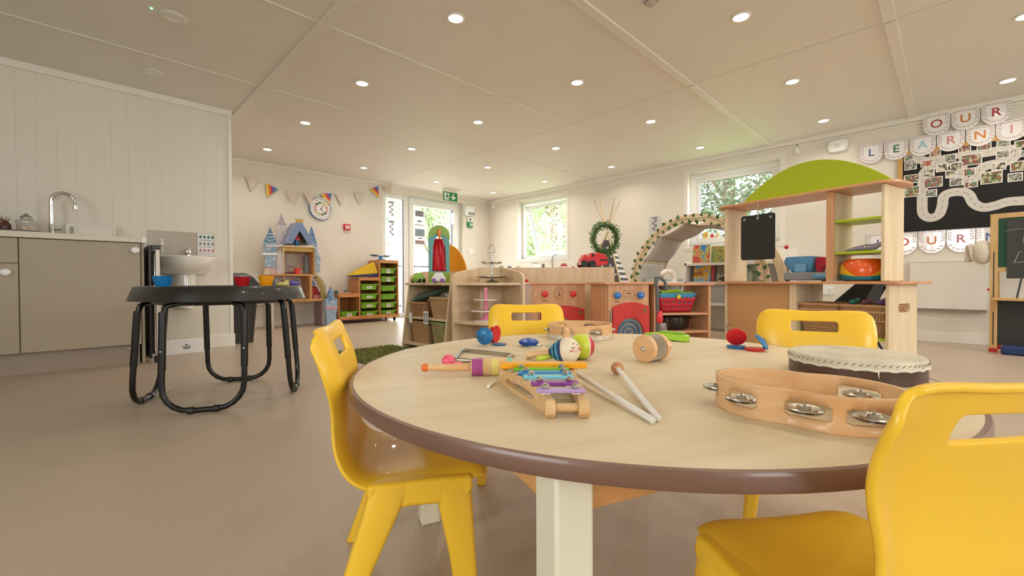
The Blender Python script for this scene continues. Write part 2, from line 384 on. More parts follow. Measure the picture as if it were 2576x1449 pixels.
cas = MB(); plate_hole(cas, [(-.05, -.05), (W1[1]-W1[0]+.05, -.05), (W1[1]-W1[0]+.05, W1[3]-W1[2]+.05), (-.05, W1[3]-W1[2]+.05)], [(0, 0), (W1[1]-W1[0], 0), (W1[1]-W1[0], W1[3]-W1[2]), (0, W1[3]-W1[2])], ((W1[1]-W1[0])/2, .5), 0, .007, FR(W1[1], W1[2]))
struct('window_casing', cas, TRIM, w1, bev=.002)
# window_2 : fixed pane
w2 = struct('window_2', frame_rect(MB(), FR(W2[1], W2[2], -.13), W2[1]-W2[0], W2[3]-W2[2], .07, .07), PVC, bev=.003)
M2 = FR(W2[1]-.07, W2[2]+.07, -.13); a, b = W2[1]-W2[0]-.14, W2[3]-W2[2]-.14
s2 = struct('window_sash', frame_rect(MB(), M2, a, b, .045, .05), PVC, w2, bev=.003)
struct('window_pane', MB().box(.04, a-.04, .04, b-.04, -.004, .004, M2), GLASS, s2, smooth=False)
g = MB(); plate_hole(g, [(.043, .043), (a-.043, .043), (a-.043, b-.043), (.043, b-.043)], [(.05, .05), (a-.05, .05), (a-.05, b-.05), (.05, b-.05)], (a/2, b/2), .004, .012, M2)
struct('gasket', g, BLK, s2)
struct('window_sill', MB().box(XR-.01, XR+.10, W2[0]-.02, W2[1]+.02, W2[2]-.022, W2[2]), TRIM, w2, bev=.003)
cas = MB(); a, b = W2[1]-W2[0], W2[3]-W2[2]; plate_hole(cas, [(-.06, -.05), (a+.06, -.05), (a+.06, b+.06), (-.06, b+.06)], [(0, 0), (a, 0), (a, b), (0, b)], (a/2, b/2), 0, .006, FR(W2[1], W2[2]))
struct('window_casing', cas, TRIM, w2, bev=.002)
# door_1 : glazed door with a side light, set back in the far wall
YD = 6.58
d1 = sempty('door_1')
xs0, xs1 = uy(967, 497, YD).x, uy(1011, 503, YD).x
xg0, xg1 = uy(1036, 515, YD).x, uy(1133, 535, YD).x
zs = uy(967, 497, YD).z; zg = uy(1036, 517, YD).z
fr = MB()
fr.box(DX0, xs0, YD-.035, YD+.035, 0, DZ); fr.box(xs0, xs1, YD-.035, YD+.035, zs, DZ); fr.box(xs0, xs1, YD-.035, YD+.035, 0, .07)
fr.box(xs1, xg0-.09, YD-.035, YD+.035, 0, DZ); fr.box(xg0-.09, xg1+.1, YD-.035, YD+.035, zg+.12, DZ); fr.box(xg1+.1, DX1, YD-.035, YD+.035, 0, DZ)
fr.box(xg0-.09, xg1+.1, YD-.035, YD+.035, 0, .02)
struct('door_frame', fr, PVC, d1, bev=.004)
lf = MB(); plate_hole(lf, [(xg0-.085, .022), (xg1+.095, .022), (xg1+.095, zg+.115), (xg0-.085, zg+.115)], [(xg0, .2), (xg1, .2), (xg1, zg), (xg0, zg)], ((xg0+xg1)/2, 1.1), -.03, .03, FF(0, 0, 0, YD-.02))
leaf = struct('door_leaf', lf, PVC, d1, bev=.004)
struct('door_pane', MB().box(xg0-.01, xg1+.01, YD-.024, YD-.016, .19, zg+.01), GLASS, leaf, smooth=False)
struct('door_pane', MB().box(xs0-.01, xs1+.01, YD-.004, YD+.004, .06, zs+.01), GLASS, d1, smooth=False)
g = MB(); g.box(xg1-.012, xg1, YD-.055, YD-.02, .2, zg); g.box(xs1-.012, xs1, YD-.04, YD-.005, .07, zs); struct('door_gasket', g, BLK, d1)
struct('door_handle', MB().box(xg1+.03, xg1+.06, YD-.10, YD-.07, 1.0, 1.02).box(xg1-.05, xg1+.05, YD-.11, YD-.09, 1.0, 1.02).box(xg1+.03, xg1+.06, YD-.07, YD-.045, .92, 1.1), STEEL, leaf, bev=.003)
cl = MB(); p = uy(1143, 548, YD-.1); cl.box(p.x-.03, p.x+.035, YD-.13, YD-.05, p.z-.12, p.z+.09); struct('door_closer', cl, PVC, d1, bev=.006)
struct('door_threshold', MB().box(DX0, DX1, YF-.01, YD+.05, 0, .02), STEEL, d1)
# ------------------------------------------------------------------ downlights
DISCM = emis('lamp_disc', (1, .93, .84), DISC)
def downlight(loc, label, lit, group):
    t = thing('ceiling_downlight', label, 'light', loc, 0, group)
    build('rim', MB().lathe([(.043, -.001), (.056, -.001), (.057, -.004), (.052, -.008), (.044, -.008)], 28, caps=False), TRIM, t, local=True)
    build('lens', MB().lathe([(.0, -.004), (.044, -.004), (.044, -.002), (0, -.002)], 28, caps=False), DISCM if lit else PVC, t, local=True)
    return t
LX = [1.641+1.2135*i for i in range(-1, 4)]; LY = [2.112+1.2135*j for j in range(-4, 4)]
proto = None
rows = 'front back'.split()
for i in range(4):
    for j in range(8):
        X_, Y_ = 1.641+1.2135*i, 2.112+1.2135*(j-4)
        # label by place: distance from the corner by the glazed door
        lab = 'lit ceiling downlight, %s from the window wall, %s from the clock wall' % (['fourth row', 'third row', 'second row', 'first row'][i], ['eighth', 'seventh', 'sixth', 'fifth', 'fourth', 'third', 'second', 'first'][j])
        if proto is None: proto = downlight((X_, Y_, CEIL), lab, True, 'lit ceiling downlights')
        else: dup(proto, (X_, Y_, CEIL), 0, lab)
        ld = bpy.data.lights.new('downlight_lamp', 'AREA'); ld.shape = 'DISK'; ld.size = .085; ld.energy = LAMP_W; ld.color = LAMP_COL; ld.spread = R(150)
        lo = bpy.data.objects.new('downlight_lamp', ld); COL.objects.link(lo); lo.location = (X_, Y_, CEIL-.012)
for (X_, Y_, lb) in ((.436, 3.284, 'unlit round white ceiling fitting nearer the camera above the sink area'), (.434, 4.247, 'unlit round white ceiling fitting close to the boarded left wall')):
    t = thing('ceiling_vent', lb, 'vent', (X_, Y_, CEIL))
    build('rim', MB().lathe([(.035, -.001), (.068, -.001), (.07, -.006), (.06, -.012), (.04, -.012), (.036, -.006)], 32, caps=False), TRIM, t, local=True)
    build('plate', MB().lathe([(.0, -.008), (.036, -.008), (.036, -.004), (0, -.004)], 28, caps=False), PVC, t, local=True)
solo('emergency_indicator', MB().sphere(uz(381, 22, CEIL-.004), .006, (1, 1, .5)), emis('green_led', (.2, 1, .6), 3), 'tiny green glowing indicator on the ceiling beside the unlit fitting', 'light')
# ------------------------------------------------------------------ outdoors
struct('ground', MB().box(-12, 40, -12, 40, -.5, -.3), mat('grass_ground', '#6f8a45', .9, noise=.3, nscale=3), smooth=False)
struct('deck', MB().box(2.5, 8.0, YF+.3, 9.0, -.2, -.03), mat('deck_boards', '#b5aca0', .6, noise=.1, nscale=8), smooth=False)
def leafmat(name, c1, c2):
    ma = mat(name, c1, .6); nt = ma.node_tree; b = nt.nodes['Principled BSDF']
    oi = nt.nodes.new('ShaderNodeTexCoord'); n = nt.nodes.new('ShaderNodeTexNoise'); n.inputs['Scale'].default_value = 2.2; n.inputs['Detail'].default_value = 5
    cr = nt.nodes.new('ShaderNodeValToRGB'); cr.color_ramp.elements[0].position = .38; cr.color_ramp.elements[0].color = C(c2); cr.color_ramp.elements[1].position = .62; cr.color_ramp.elements[1].color = C(c1)
    nt.links.new(oi.outputs['Object'], n.inputs['Vector']); nt.links.new(n.outputs[0], cr.inputs[0]); nt.links.new(cr.outputs[0], b.inputs['Base Color'])
    tr = nt.nodes.new('ShaderNodeBsdfTranslucent'); nt.links.new(cr.outputs[0], tr.inputs[0]); mx = nt.nodes.new('ShaderNodeMixShader'); mx.inputs[0].default_value = .35
    o = nt.nodes['Material Output']; nt.links.new(b.outputs[0], mx.inputs[1]); nt.links.new(tr.outputs[0], mx.inputs[2]); nt.links.new(mx.outputs[0], o.inputs[0]); return ma
BARK = mat('bark', '#6b5a48', .9, noise=.3, nscale=20, bump=.8, bscale=30)
def tree(x, y, h, rad, n, ls, lm, label, zc=None, name='tree'):
    t = thing(name, label, 'tree', (x, y, -.3), 0)
    tk = MB(); tk.tube([(0, 0, 0), (.08, .03, h*.3), (-.05, .1, h*.6), (.05, 0, h*.85)], .1, rr=[.16, .12, .09, .03], seg=8)
    cl = []
    for k in range(22):
        a = random.uniform(0, 2*PI); q = random.uniform(.2, 1)**.6*rad*.8; z = random.uniform(.22, .95)*h
        s = 1-abs(z/h-.5)*.7; cl.append(((q*s*math.cos(a), q*s*math.sin(a), z), random.uniform(.3, .5)*rad))
        if k < 9: tk.tube([(0, 0, z*.6), (q*s*.5*math.cos(a), q*s*.5*math.sin(a), z*.85), (q*s*math.cos(a), q*s*math.sin(a), z)], .02, rr=[.05, .03, .012], seg=5)
    build('trunk', tk, BARK, t, local=True)
    b = MB()
    for k in range(n):
        c, r = random.choice(cl); d = Vector((random.gauss(0, 1), random.gauss(0, 1), random.gauss(0, 1))).normalized()*r*random.uniform(.3, 1)**.5
        p = Vector(c)+d; s = ls*random.uniform(.6, 1.3)
        u = Vector((random.gauss(0, 1), random.gauss(0, 1), random.gauss(0, .6))).normalized(); v = u.cross(Vector((random.gauss(0, 1), random.gauss(0, 1), random.gauss(0, 1)))).normalized()
        b.face([p-u*s, p-v*s*.5, p+u*s, p+v*s*.5])
    build('foliage', b, lm, t, local=True, smooth=False, stuff=True, recalc=False); return t
LG1 = leafmat('leaf_pale', '#bcc8a0', '#8c9c74'); LG2 = leafmat('leaf_mid', '#93a37c', '#5f7052'); LG3 = leafmat('leaf_dark', '#66745a', '#3e4a36')
tree(9.6, 7.9, 5.4, 1.9, 14000, .06, LG1, 'pale green leafy tree outside the open awning window')
tree(14.2, 11.2, 6.5, 2.4, 8000, .09, LG2, 'green tree further behind the awning window')
tree(9.6, 3.2, 5.6, 2.1, 11000, .055, LG3, 'darker green spreading tree outside the large right window')
tree(9.0, 13.0, 5.6, 2.1, 13000, .06, LG1, 'pale sunlit tree seen through the glazed door')
tree(5.0, 13.2, 3.3, 1.7, 10000, .05, LG2, 'rounded bushy tree seen through the narrow side light')
tree(8.0, 18.6, 6.8, 2.6, 9000, .09, LG2, 'tall green tree beyond the deck railing')
ra = thing('deck_railing', 'dark metal railing outside the glazed door', 'railing', (4.6, 8.6, -.03))
for k in range(23):
    x = 2.6+k*.22; build('baluster', MB().cyl((x, 8.6, -.03), (x, 8.6, .93), .008, seg=8), BLK, ra)
build('top_rail', MB().box(2.5, 7.6, 8.58, 8.62, .93, .96), BLK, ra); build('bottom_rail', MB().box(2.5, 7.6, 8.585, 8.615, .05, .08), BLK, ra)
oy = MB(); oy.prism([(5.2, .0), (6.0, .0), (5.2, 1.35)], -.02, .02, Matrix(((0, 0, 1, 8.2), (1, 0, 0, 0.62), (0, 1, 0, 0), (0, 0, 0, 1))))
solo('garden_panel', oy, mat('orange_wood', '#d98a3c', .6), 'triangular orange timber panel outside the awning window', 'panel')
# ------------------------------------------------------------------ kitchen run
YK = 4.22
def knob(parent, x, z): 
    b = MB(); b.lathe([(.008, 0), (.008, .012), (.024, .016), (.026, .022), (.02, .027), (.0, .028)], 24, Matrix.Translation((x, YK-.018, z)) @ Matrix.Rotation(PI/2, 4, 'X') @ Matrix.Diagonal((.98, .84, 1, 1)))
    return build('knob', b, PVC, parent)
k1 = thing('base_cabinet', 'beige base cabinet with one wide door beside the folded tables', 'cabinet', (.05, YK+.25, 0))
build('carcass', MB().box(-.2525, .345, YK, YL-.005, .14, .79).box(-.2525, .345, YK, YK+.03, .79, .884), GREYCAB, k1, bev=.002)
d = build('door', MB().box(-.251, .342, YK-.018, YK-.001, .142, .882), GREYCAB, k1, bev=.003); knob(d, .313, .83)
k2 = thing('base_cabinet', 'beige base cabinet with a drawer over a door, at the left edge of the view', 'cabinet', (-.55, YK+.25, 0))
build('carcass', MB().box(-.85, -.2535, YK, YL-.005, .14, .79).box(-.85, -.2535, YK, YK+.03, .79, .884), GREYCAB, k2, bev=.002)
d = build('drawer', MB().box(-.847, -.255, YK-.018, YK-.001, .722, .882), GREYCAB, k2, bev=.003); knob(d, -.55, .80)
d = build('door', MB().box(-.847, -.255, YK-.018, YK-.001, .142, .716), GREYCAB, k2, bev=.003); knob(d, -.308, .662)
k3 = thing('base_cabinet', 'beige base cabinet mostly outside the left edge of the picture', 'cabinet', (-1.2, YK+.25, 0))
build('carcass', MB().box(-1.9, -.856, YK, YL-.005, .14, .884), GREYCAB, k3, bev=.002); build('door', MB().box(-1.5, -.859, YK-.018, YK-.001, .142, .882), GREYCAB, k3, bev=.003)
PLINTH = mat('plinth_brown_grey', '#a08f7e', .5)
solo('cabinet_plinth', MB().box(-1.9, .335, YK+.03, YK+.05, 0, .138), PLINTH, 'recessed grey brown plinth under the kitchen base cabinets', 'plinth')
solo('end_panel', MB().box(.347, .365, YK-.002, YL-.005, 0, .884), GREYCAB, 'narrow beige end panel closing the right side of the kitchen run', 'panel', bev=.002)
wt = thing('worktop', 'pale cream laminate worktop on the kitchen base cabinets', 'worktop', (-.7, YK+.25, .886))
SK = (-.62, .02, 4.30, 4.62)
wtm = MB(); plate_hole(wtm, [(-1.9, YK-.03), (.372, YK-.03), (.372, YL-.004), (-1.9, YL-.004)], [(SK[0], SK[2]), (SK[1], SK[2]), (SK[1], SK[3]), (SK[0], SK[3])], (-.3, 4.46), .886, .926)
build('slab', wtm, mat('worktop_laminate', '#d8cdbb', .35), wt, bev=.004)
build('corner_cap', MB().box(.350, .374, YK-.033, YK+.02, .884, .93), CERAM, wt, bev=.003)
sk = thing('kitchen_sink', 'stainless steel inset sink in the kitchen worktop', 'sink', (-.3, 4.46, .926))
s_ = MB(); plate_hole(s_, [(SK[0]-.015, SK[2]-.015), (SK[1]+.015, SK[2]-.015), (SK[1]+.015, SK[3]+.015), (SK[0]-.015, SK[3]+.015)], rrect(SK[0]+.03, SK[1]-.2, SK[2]+.03, SK[3]-.03, .04), (-.38, 4.46), .9265, .933)
build('rim', s_, STEEL, sk, bev=.002)
s_ = MB(); P = rrect(SK[0]+.03, SK[1]-.2, SK[2]+.03, SK[3]-.03, .04); s_.ringprism(P, [(x*.985-.006, y*.985+.067) for x, y in P], .80, .9265); s_.prism(P, .797, .80); build('bowl', s_, STEEL, sk)
tp = thing('kitchen_tap', 'tall chrome swan neck tap over the kitchen sink', 'tap', (-.115, 4.60, .933))
b = MB(); pts = [(-.115, 4.60, .935), (-.115, 4.60, 1.16)]
for k in range(11): a = PI-PI*k/10; pts.append((-.115+.0+.062+.062*math.cos(a), 4.60-.02*k/10, 1.185+.066*math.sin(a)))
pts.append((.009, 4.578, 1.155)); b.tube(pts, .0125, seg=12); build('spout', b, CHROME, tp)
build('aerator', MB().cyl((.009, 4.578, 1.165), (.009, 4.578, 1.138), .0155), CHROME, tp); build('base', MB().lathe([(.026, 0), (.026, .012), (.018, .03), (.0145, .09)], 20, Matrix.Translation((-.115, 4.6, .933))), CHROME, tp)
build('lever', MB().cyl((-.115, 4.60, .975), (-.06, 4.57, .985), .006), CHROME, tp)
jar = thing('glass_jar', 'clear glass jar with red label and stopper beside the kitchen tap', 'jar', (-.235, 4.56, .933))
build('body', MB().lathe([(.0, 0), (.042, 0), (.045, .01), (.045, .055), (.052, .075), (.05, .095), (.028, .108), (.028, .118)], 28, Matrix.Translation((-.235, 4.56, .934)), caps=False), mat('jar_glass', '#dfe0d6', .1, trans=.6), jar)
build('stopper', MB().lathe([(.03, .116), (.03, .124), (.012, .132), (.014, .14), (0, .146)], 24, Matrix.Translation((-.235, 4.56, .934))), mat('stopper_olive', '#8f8a72', .5), jar)
build('label', MB().lathe([(.0458, .012), (.0462, .052)], 28, Matrix.Translation((-.235, 4.56, .934)), caps=False), blotch('candy_label', ['#b04a3c', '#e2d3bf', '#8a6f4c', '#d9b9a0'], 60), jar)
b = MB(); b.lathe([(.02, 0), (.032, .03), (.03, .06), (.022, .075)], 24, Matrix.Translation((-.335, 4.58, .934))); solo('small_vase', b, mat('maroon_glaze', '#5c3a35', .3), 'small dark maroon pot at the far left end of the worktop', 'pot')
b = MB()
for k in range(26):
    a = random.uniform(0, 2*PI); p = Vector((-.335+random.uniform(-.015, .015), 4.58+random.uniform(-.015, .015), 1.01)); q = p+Vector((math.cos(a)*.02, math.sin(a)*.02, random.uniform(.01, .045))); n_ = Vector((0, 0, .006)); b.face([p, p+Vector((.004, .004, 0)), q+n_, q])
solo('dried_flowers', b, mat('dry_brown', '#8a6a52', .8), 'brown dried sprigs in the small maroon pot', 'flowers', smooth=False)
b = MB(); random.seed(3)
for k in range(9):
    x = -.40+k*.026; b.box(x, x+.05, 4.42+random.uniform(-.04, .04), 4.52, .934+.004*k%.02, .94+.004*(k % 4), Matrix.Identity(4))
solo('utensil_pile', b, mat('dark_olive', '#4a4a3e', .5), 'flat dark olive cloths lying on the sink drainer', 'cloth')
tr_ = MB(); tr_.box(-.045, .245, 4.66, 4.69, .932, 1.035); 
cb = thing('drainer_tray', 'white plastic tray with slot handle leaning against the boarded wall', 'tray', (.1, 4.66, .928))
b = MB(); Mx = Matrix(((1, 0, 0, 0), (0, 0, -1, 4.665), (0, 1, 0, .928), (0, 0, 0, 1))); plate_hole(b, rrect(-.045, .235, 0, .115, .012), rrect(-.022, -.002, .02, .085, .009), (-.012, .05), 0, .012, Mx); build('board', b, mat('offwhite_plastic', '#ded5c8', .35), cb, bev=.002)
b = MB(); P = rrect(.012, .222, .012, .103, .01); b.ringprism(P, [(x*.96+.005, y*.94+.003) for x, y in P], .012, .018, Mx); build('rib', b, mat('offwhite_plastic', '#ded5c8', .35), cb)
solo('chopping_board', MB().box(.245, .335, 4.655, 4.672, .927, .975), mat('grey_white_plastic', '#cfc7ba', .4), 'low pale chopping board standing on edge right of the white tray on the worktop', 'board', bev=.003)
# folded tables between kitchen and basin
ft = thing('folding_table', 'folded black table with chrome tube legs standing against the kitchen end panel', 'table', (.40, 4.5, 0))
build('top_board', MB().box(.385, .402, 4.18, 4.66, .03, .87), BLK, ft, bev=.004)
for yy in (4.22, 4.30):
    b = MB(); b.tube([(.428, yy+.10, .86), (.426, yy+.02, .83), (.424, yy, .75), (.424, yy+.02, .30), (.424, yy+.05, .05)], .0105, seg=10); build('leg', b, CHROME, ft)
b = MB(); b.tube([(.425, 4.26, .10), (.44, 4.30, .6), (.45, 4.33, .75)], .01, seg=10); build('leg', b, CHROME, ft)
f2 = ft
build('aluminium_rim', MB().box(.425, .450, 4.165, 4.195, .05, .84), mat('pale_alu', '#cfc6bb', .35, metal=.3), f2, bev=.003)
build('corner_cap', MB().box(.403, .455, 4.16, 4.20, .84, .87), BLK, f2, bev=.004); build('foot', MB().box(.41, .46, 4.16, 4.20, 0, .05), BLK, f2, bev=.003)
# basin
sp = solo('splashback', MB().box(.436, .893, YL-.012, YL-.003, .83, 1.033), mat('grey_splashback', '#b5aa9b', .25), 'grey rectangular splashback panel behind the wash basin', 'splashback')
ba = thing('wash_basin', 'white ceramic wall basin with semi pedestal under the grey splashback', 'basin', (.665, 4.6, .35))
def dshape(hw, dep, n=20): # D-shaped plan, back on the wall
    return [(.665+hw*math.cos(PI+PI*k/n), YL-.055+dep*math.sin(PI+PI*k/n)) for k in range(n+1)]+[(.665+hw, YL-.013), (.665-hw, YL-.013)]
def ring(hw, dep, z): return [(x, y, z) for x, y in dshape(hw, dep)]
b = MB(); b.loft([ring(.09, .10, .66), ring(.15, .20, .675), ring(.2, .29, .72), ring(.222, .325, .775), ring(.225, .33, .805), ring(.218, .32, .812), ring(.19, .275, .805), ring(.16, .23, .75), ring(.07, .12, .72)]); build('bowl', b, CERAM, ba)
b = MB(); b.loft([ring(.085, .10, .665), ring(.082, .11, .55), ring(.078, .105, .42), ring(.06, .08, .37)]); build('pedestal', b, CERAM, ba)
bt = thing('basin_tap', 'small chrome lever tap on the white wash basin', 'tap', (.69, 4.62, .806))
b = MB(); b.lathe([(.024, 0), (.022, .03), (.024, .06), (.02, .075)], 20, Matrix.Translation((.69, 4.63, .806))); b.cyl((.69, 4.63, .845), (.69, 4.55, .838), .011); build('body', b, CHROME, bt); build('lever', MB().box(.682, .698, 4.56, 4.65, .884, .892), CHROME, bt, bev=.003)
so = thing('soap_dispenser', 'clear pump soap bottle on the left of the wash basin', 'bottle', (.515, 4.63, .806))
build('bottle', MB().lathe([(.0, 0), (.028, 0), (.03, .02), (.03, .075), (.012, .095), (.012, .105)], 20, Matrix.Translation((.515, 4.63, .807))), mat('soap_clear', '#cfccbf', .15, trans=.4), so); build('pump', MB().lathe([(.014, .103), (.014, .115), (.004, .118), (.004, .135), (.012, .138), (.012, .145)], 16, Matrix.Translation((.515, 4.63, .807))), PVC, so)
po = thing('handwashing_poster', 'laminated hand washing poster with rows of small pictures on the splashback', 'poster', (.84, YL-.014, .83))
A_ = uy(497, 587, YL-.015); B_ = uy(537, 645, YL-.015)
build('sheet', MB().box(A_.x, B_.x, YL-.0165, YL-.0135, .832, A_.z), LAMIN, po)
PC = [mat('ink_green', '#3f7a66', .5), mat('ink_grey', '#8b8f92', .5), mat('ink_pink', '#b98a8a', .5)]
for r_ in range(3):
    b = MB()
    for c_ in range(4):
        xx = A_.x+.020+c_*.030; zz = 1.0-.06*r_
        b.prism([(xx+px_*.012, zz+pz_*.016) for px_, pz_ in ((-1, -.4), (-.5, .7), (.1, 1), (.9, .2), (.6, -.9), (-.3, -1))], YL-.0172, YL-.0165, Matrix(((1, 0, 0, 0), (0, 0, 1, 0), (0, 1, 0, 0), (0, 0, 0, 1))))
    b.box(A_.x+.01, B_.x-.01, YL-.0172, YL-.0165, zz-.032, zz-.027); build('picture_row', b, PC[r_], po)
bx = thing('step_box', 'low white box with green leaf patterned top edge under the wash basin', 'box', (.67, 4.6, 0))
b = MB(); plate_hole(b, [(.43, 4.50), (.83, 4.54), (.86, 4.69), (.43, 4.69)], [(.445, 4.515), (.82, 4.553), (.845, 4.677), (.445, 4.677)], (.65, 4.6), 0, .125); build('walls', b, PVC, bx); 
build('top', MB().prism([(.445, 4.515), (.82, 4.553), (.845, 4.677), (.445, 4.677)], .118, .122), blotch('leaf_pattern', ['#b7bf6a', '#e9e6cf', '#8f9a4a', '#dcdab0'], 45), bx)
b = MB(); b.box(.625, .685, 4.519, 4.5205, .058, .062); b.prism([(.645, .068), (.665, .068), (.655, .08)], 4.5195, 4.521, Matrix(((1, 0, 0, 0), (0, 0, 1, 0), (0, 1, 0, 0), (0, 0, 0, 1))))
for k in range(5): b.box(.636+k*.009, .641+k*.009, 4.519, 4.5215, .038, .052)
build('printed_emblem', b, INK, bx)
# bin
bi = thing('waste_bin', 'tall black plastic waste bin with hood lid beside the end of the boarded wall', 'bin', (1.17, 4.97, 0))
def rq(x0, x1, y0, y1, z): return [(x, y, z) for x, y in rrect(x0, x1, y0, y1, .025)]
b = MB(); b.loft([rq(1.045, 1.245, 4.86, 5.08, 0), rq(1.036, 1.292, 4.85, 5.12, .53), rq(1.034, 1.296, 4.848, 5.124, .54)]); build('body', b, BLKP, bi, bev=.002)
b = MB(); b.loft([rq(1.034, 1.306, 4.842, 5.13, .54), rq(1.034, 1.306, 4.842, 5.13, .575), rq(1.04, 1.25, 4.86, 5.12, .65), rq(1.06, 1.20, 4.92, 5.1, .685)]); build('lid', b, BLKP, bi, bev=.004)
# ------------------------------------------------------------------ water tray table
wt = thing('water_tray_table', 'round black plastic tray table on looped tube legs', 'table', (.55, 2.70, 0), R(-25))
lob = lambda r, k=0: [(r*(1+.03*math.cos(4*a))*math.cos(a), r*(1+.03*math.cos(4*a))*math.sin(a)) for a in [2*PI*i/96 for i in range(96)]]
def lr(r, z): return [(x, y, z) for x, y in lob(r)]
b = MB(); V = [lr(.377, .505), lr(.381, .505), lr(.371, .535), lr(.360, .566), lr(.352, .574), lr(.336, .575), lr(.325, .566), lr(.30, .51), lr(.28, .485), lr(.05, .482)]
b.grid([r for r in V], wrap=True); b.face(V[-1]); b.grid([lr(.377, .505), lr(.366, .535), lr(.354, .562), lr(.334, .569)], wrap=True); build('tray', b, mat('tray_black', '#1f1f1d', .32, coat=.2), wt, local=True, recalc=True)
for k in range(4):
    Mr = Matrix.Rotation(PI/2*k, 4, 'Z') @ Matrix.Translation((0, -.338, 0)) @ Matrix.Rotation(R(-4), 4, 'X')
    pts = [(-.11, .02, .498), (-.150, .006, .485), (-.16, 0, .44), (-.16, 0, .13)]
    for q in range(1, 6): a = PI+PI/2*q/5; pts.append((-.16+.11+.11*math.cos(a), 0, .124+.11*math.sin(a)))
    pts += [(-x, y, z) for x, y, z in pts[::-1]]
    b = MB(); b.tube(pts, .0125, seg=12, m=Mr); lg = build('leg', b, BLK, wt, local=True)
    for s in (-1, 1):
        build('sleeve', MB().cyl((s*.16, 0, .20), (s*.16, 0, .46), .0150, m=Mr), BLK, lg, local=True)
        build('foot_clip', MB().cyl((s*.05-.012, 0, .0145), (s*.05+.012, 0, .0145), .0165, m=Mr), BLKP, lg, local=True)
        build('bolt', MB().sphere((s*.16, -.016, .285), .005, m=Mr), CHROME, lg, local=True)
def cup(D, px, z, h, rt, ma, label, name='play_cup'):
    p = dpx(D, px, z); b = MB(); b.lathe([(0, 0), (rt*.70, 0), (rt*.72, .002), (rt, h), (rt*.93, h), (rt*.66, .004), (0, .004)], 28, Matrix.Translation(p), caps=False)
    return solo(name, b, ma, label, 'cup')
cup(2.08, 410, .572, .052, .041, mat('cup_blue', '#1878b8', .35), 'blue plastic cup at the left end of the black water tray')
cup(2.30, 610, .572, .048, .0385, mat('cup_red', '#c01822', .35), 'red plastic cup in the middle of the black water tray')
cup(2.30, 670, .572, .055, .0375, mat('cup_orange', '#f3a010', .35), 'yellow orange plastic cup on the black water tray')
p = dpx(2.45, 712, .572); b = MB(); b.sphere(p+Vector((0, 0, .008)), .03, (1.2, .7, .45)); b.sphere(p+Vector((.02, .0, .022)), .012, (1, .7, .8)); solo('toy_boat', b, mat('pale_yellow_toy', '#d9d07a', .4), 'pale yellow toy lying in the black tray beside the orange cup', 'toy')
p = dpx(2.5, 738, .572); b = MB(); b.sphere(p+Vector((0, 0, .012)), .03, (1.1, .7, .5)); solo('toy_shape', b, mat('purple_toy', '#5b49a8', .4), 'purple toy lying in the black tray beside the yellow toy', 'toy')
# ------------------------------------------------------------------ far wall: bunting, clock, call point
bu = thing('bunting_string', 'string of floral and rainbow triangle flags along the far wall', 'bunting', (2.3, YF-.03, 1.8))
FL = [(635, 448, 0), (684, 468, 1), (735, 482, 0), (779, 487, 0), (821, 487, 1), (857, 488, 0), (903, 486, 0), (941, 472, 1), (973, 465, 0)]
SP = [uy(566, 425, YF-.03), uy(600, 441, YF-.03)]+[uy(a, b, YF-.03) for a, b, c in FL]; b = MB(); b.tube(SP, .0015, seg=5); build('string', b, PVC, bu)
STR = [mat('stripe_green', '#4fa05a', .6), mat('stripe_blue', '#4f86c0', .6), mat('stripe_purple', '#6a5aa8', .6), mat('stripe_red', '#c8404c', .6), mat('stripe_orange', '#e08a3a', .6), mat('stripe_yellow', '#e8c84a', .6)]
FLOR = blotch('floral_print', ['#e6dccd', '#e4dacb', '#d3bcae', '#c6cdb8', '#e6dccd', '#cfa598'], 60, .7)
for k, (a_, b_, c_) in enumerate(FL):
    p = uy(a_, b_, YF-.032); tilt = R([8, 22, 4, 2, -12, 0, 2, -28, -18][k]); Mf = FF(p.x, p.z, .032) @ Matrix.Rotation(-tilt, 4, 'Z')
    w, h = .085, .17
    if c_ == 0:
        f = build('flag', MB().prism([(-w, 0), (w, 0), (0, -h)], 0, .004, Mf @ Matrix.Rotation(R(-7), 4, 'X')), FLOR, bu, smooth=False)
        e = MB()
        for q in range(9): e.prism([(-w+.01+q*.0186, 0), (-w+.016+q*.0186, 0), (-w+.013+q*.0186, -.006)], .0015, .003, Mf)
        build('stitching', e, mat('coral_thread', '#d9887a', .7), f)
    else:
        f = build('flag', MB().prism([(-w, 0), (w, 0), (0, -h)], 0, .0015, Mf), STR[0], bu, smooth=False)
        for q in range(6):
            t0, t1 = q/6, (q+1)/6
            # diagonal stripes
            def cut(t): return (w-(w)*t*1.0, -h*t*1.0), (w-2*w*t, 0)
            (x0, y0), (x1, y1) = cut(t0); (x2, y2), (x3, y3) = cut(t1)
            build('stripe', MB().prism([(x0, y0), (x1, y1), (x3, y3), (x2, y2)] if q else [(x0, y0), (x3, y3), (x2, y2)], .0016, .003, Mf), STR[q], f, smooth=False)
ck = thing('wall_clock', 'round children\'s wall clock with coloured ring and blue white rim under the bunting', 'clock', (2.53, YF-.02, 1.5))
c = uy(808, 525, YF-.03); Mc = FF(c.x, c.z, .003)
build('case', MB().lathe([(.15, 0), (.165, .006), (.165, .026), (.152, .036), (.145, .036), (.142, .026)], 48, Mc, caps=False), mat('clock_blue', '#3f79b5', .3), ck)
build('rim', MB().lathe([(.145, .0355), (.158, .034), (.152, .041), (.142, .040)], 48, Mc, caps=False), PVC, ck)
fa = build('dial', MB().lathe([(0, .02), (.146, .02), (.146, .024), (0, .024)], 48, Mc, caps=False), PAPER, ck)
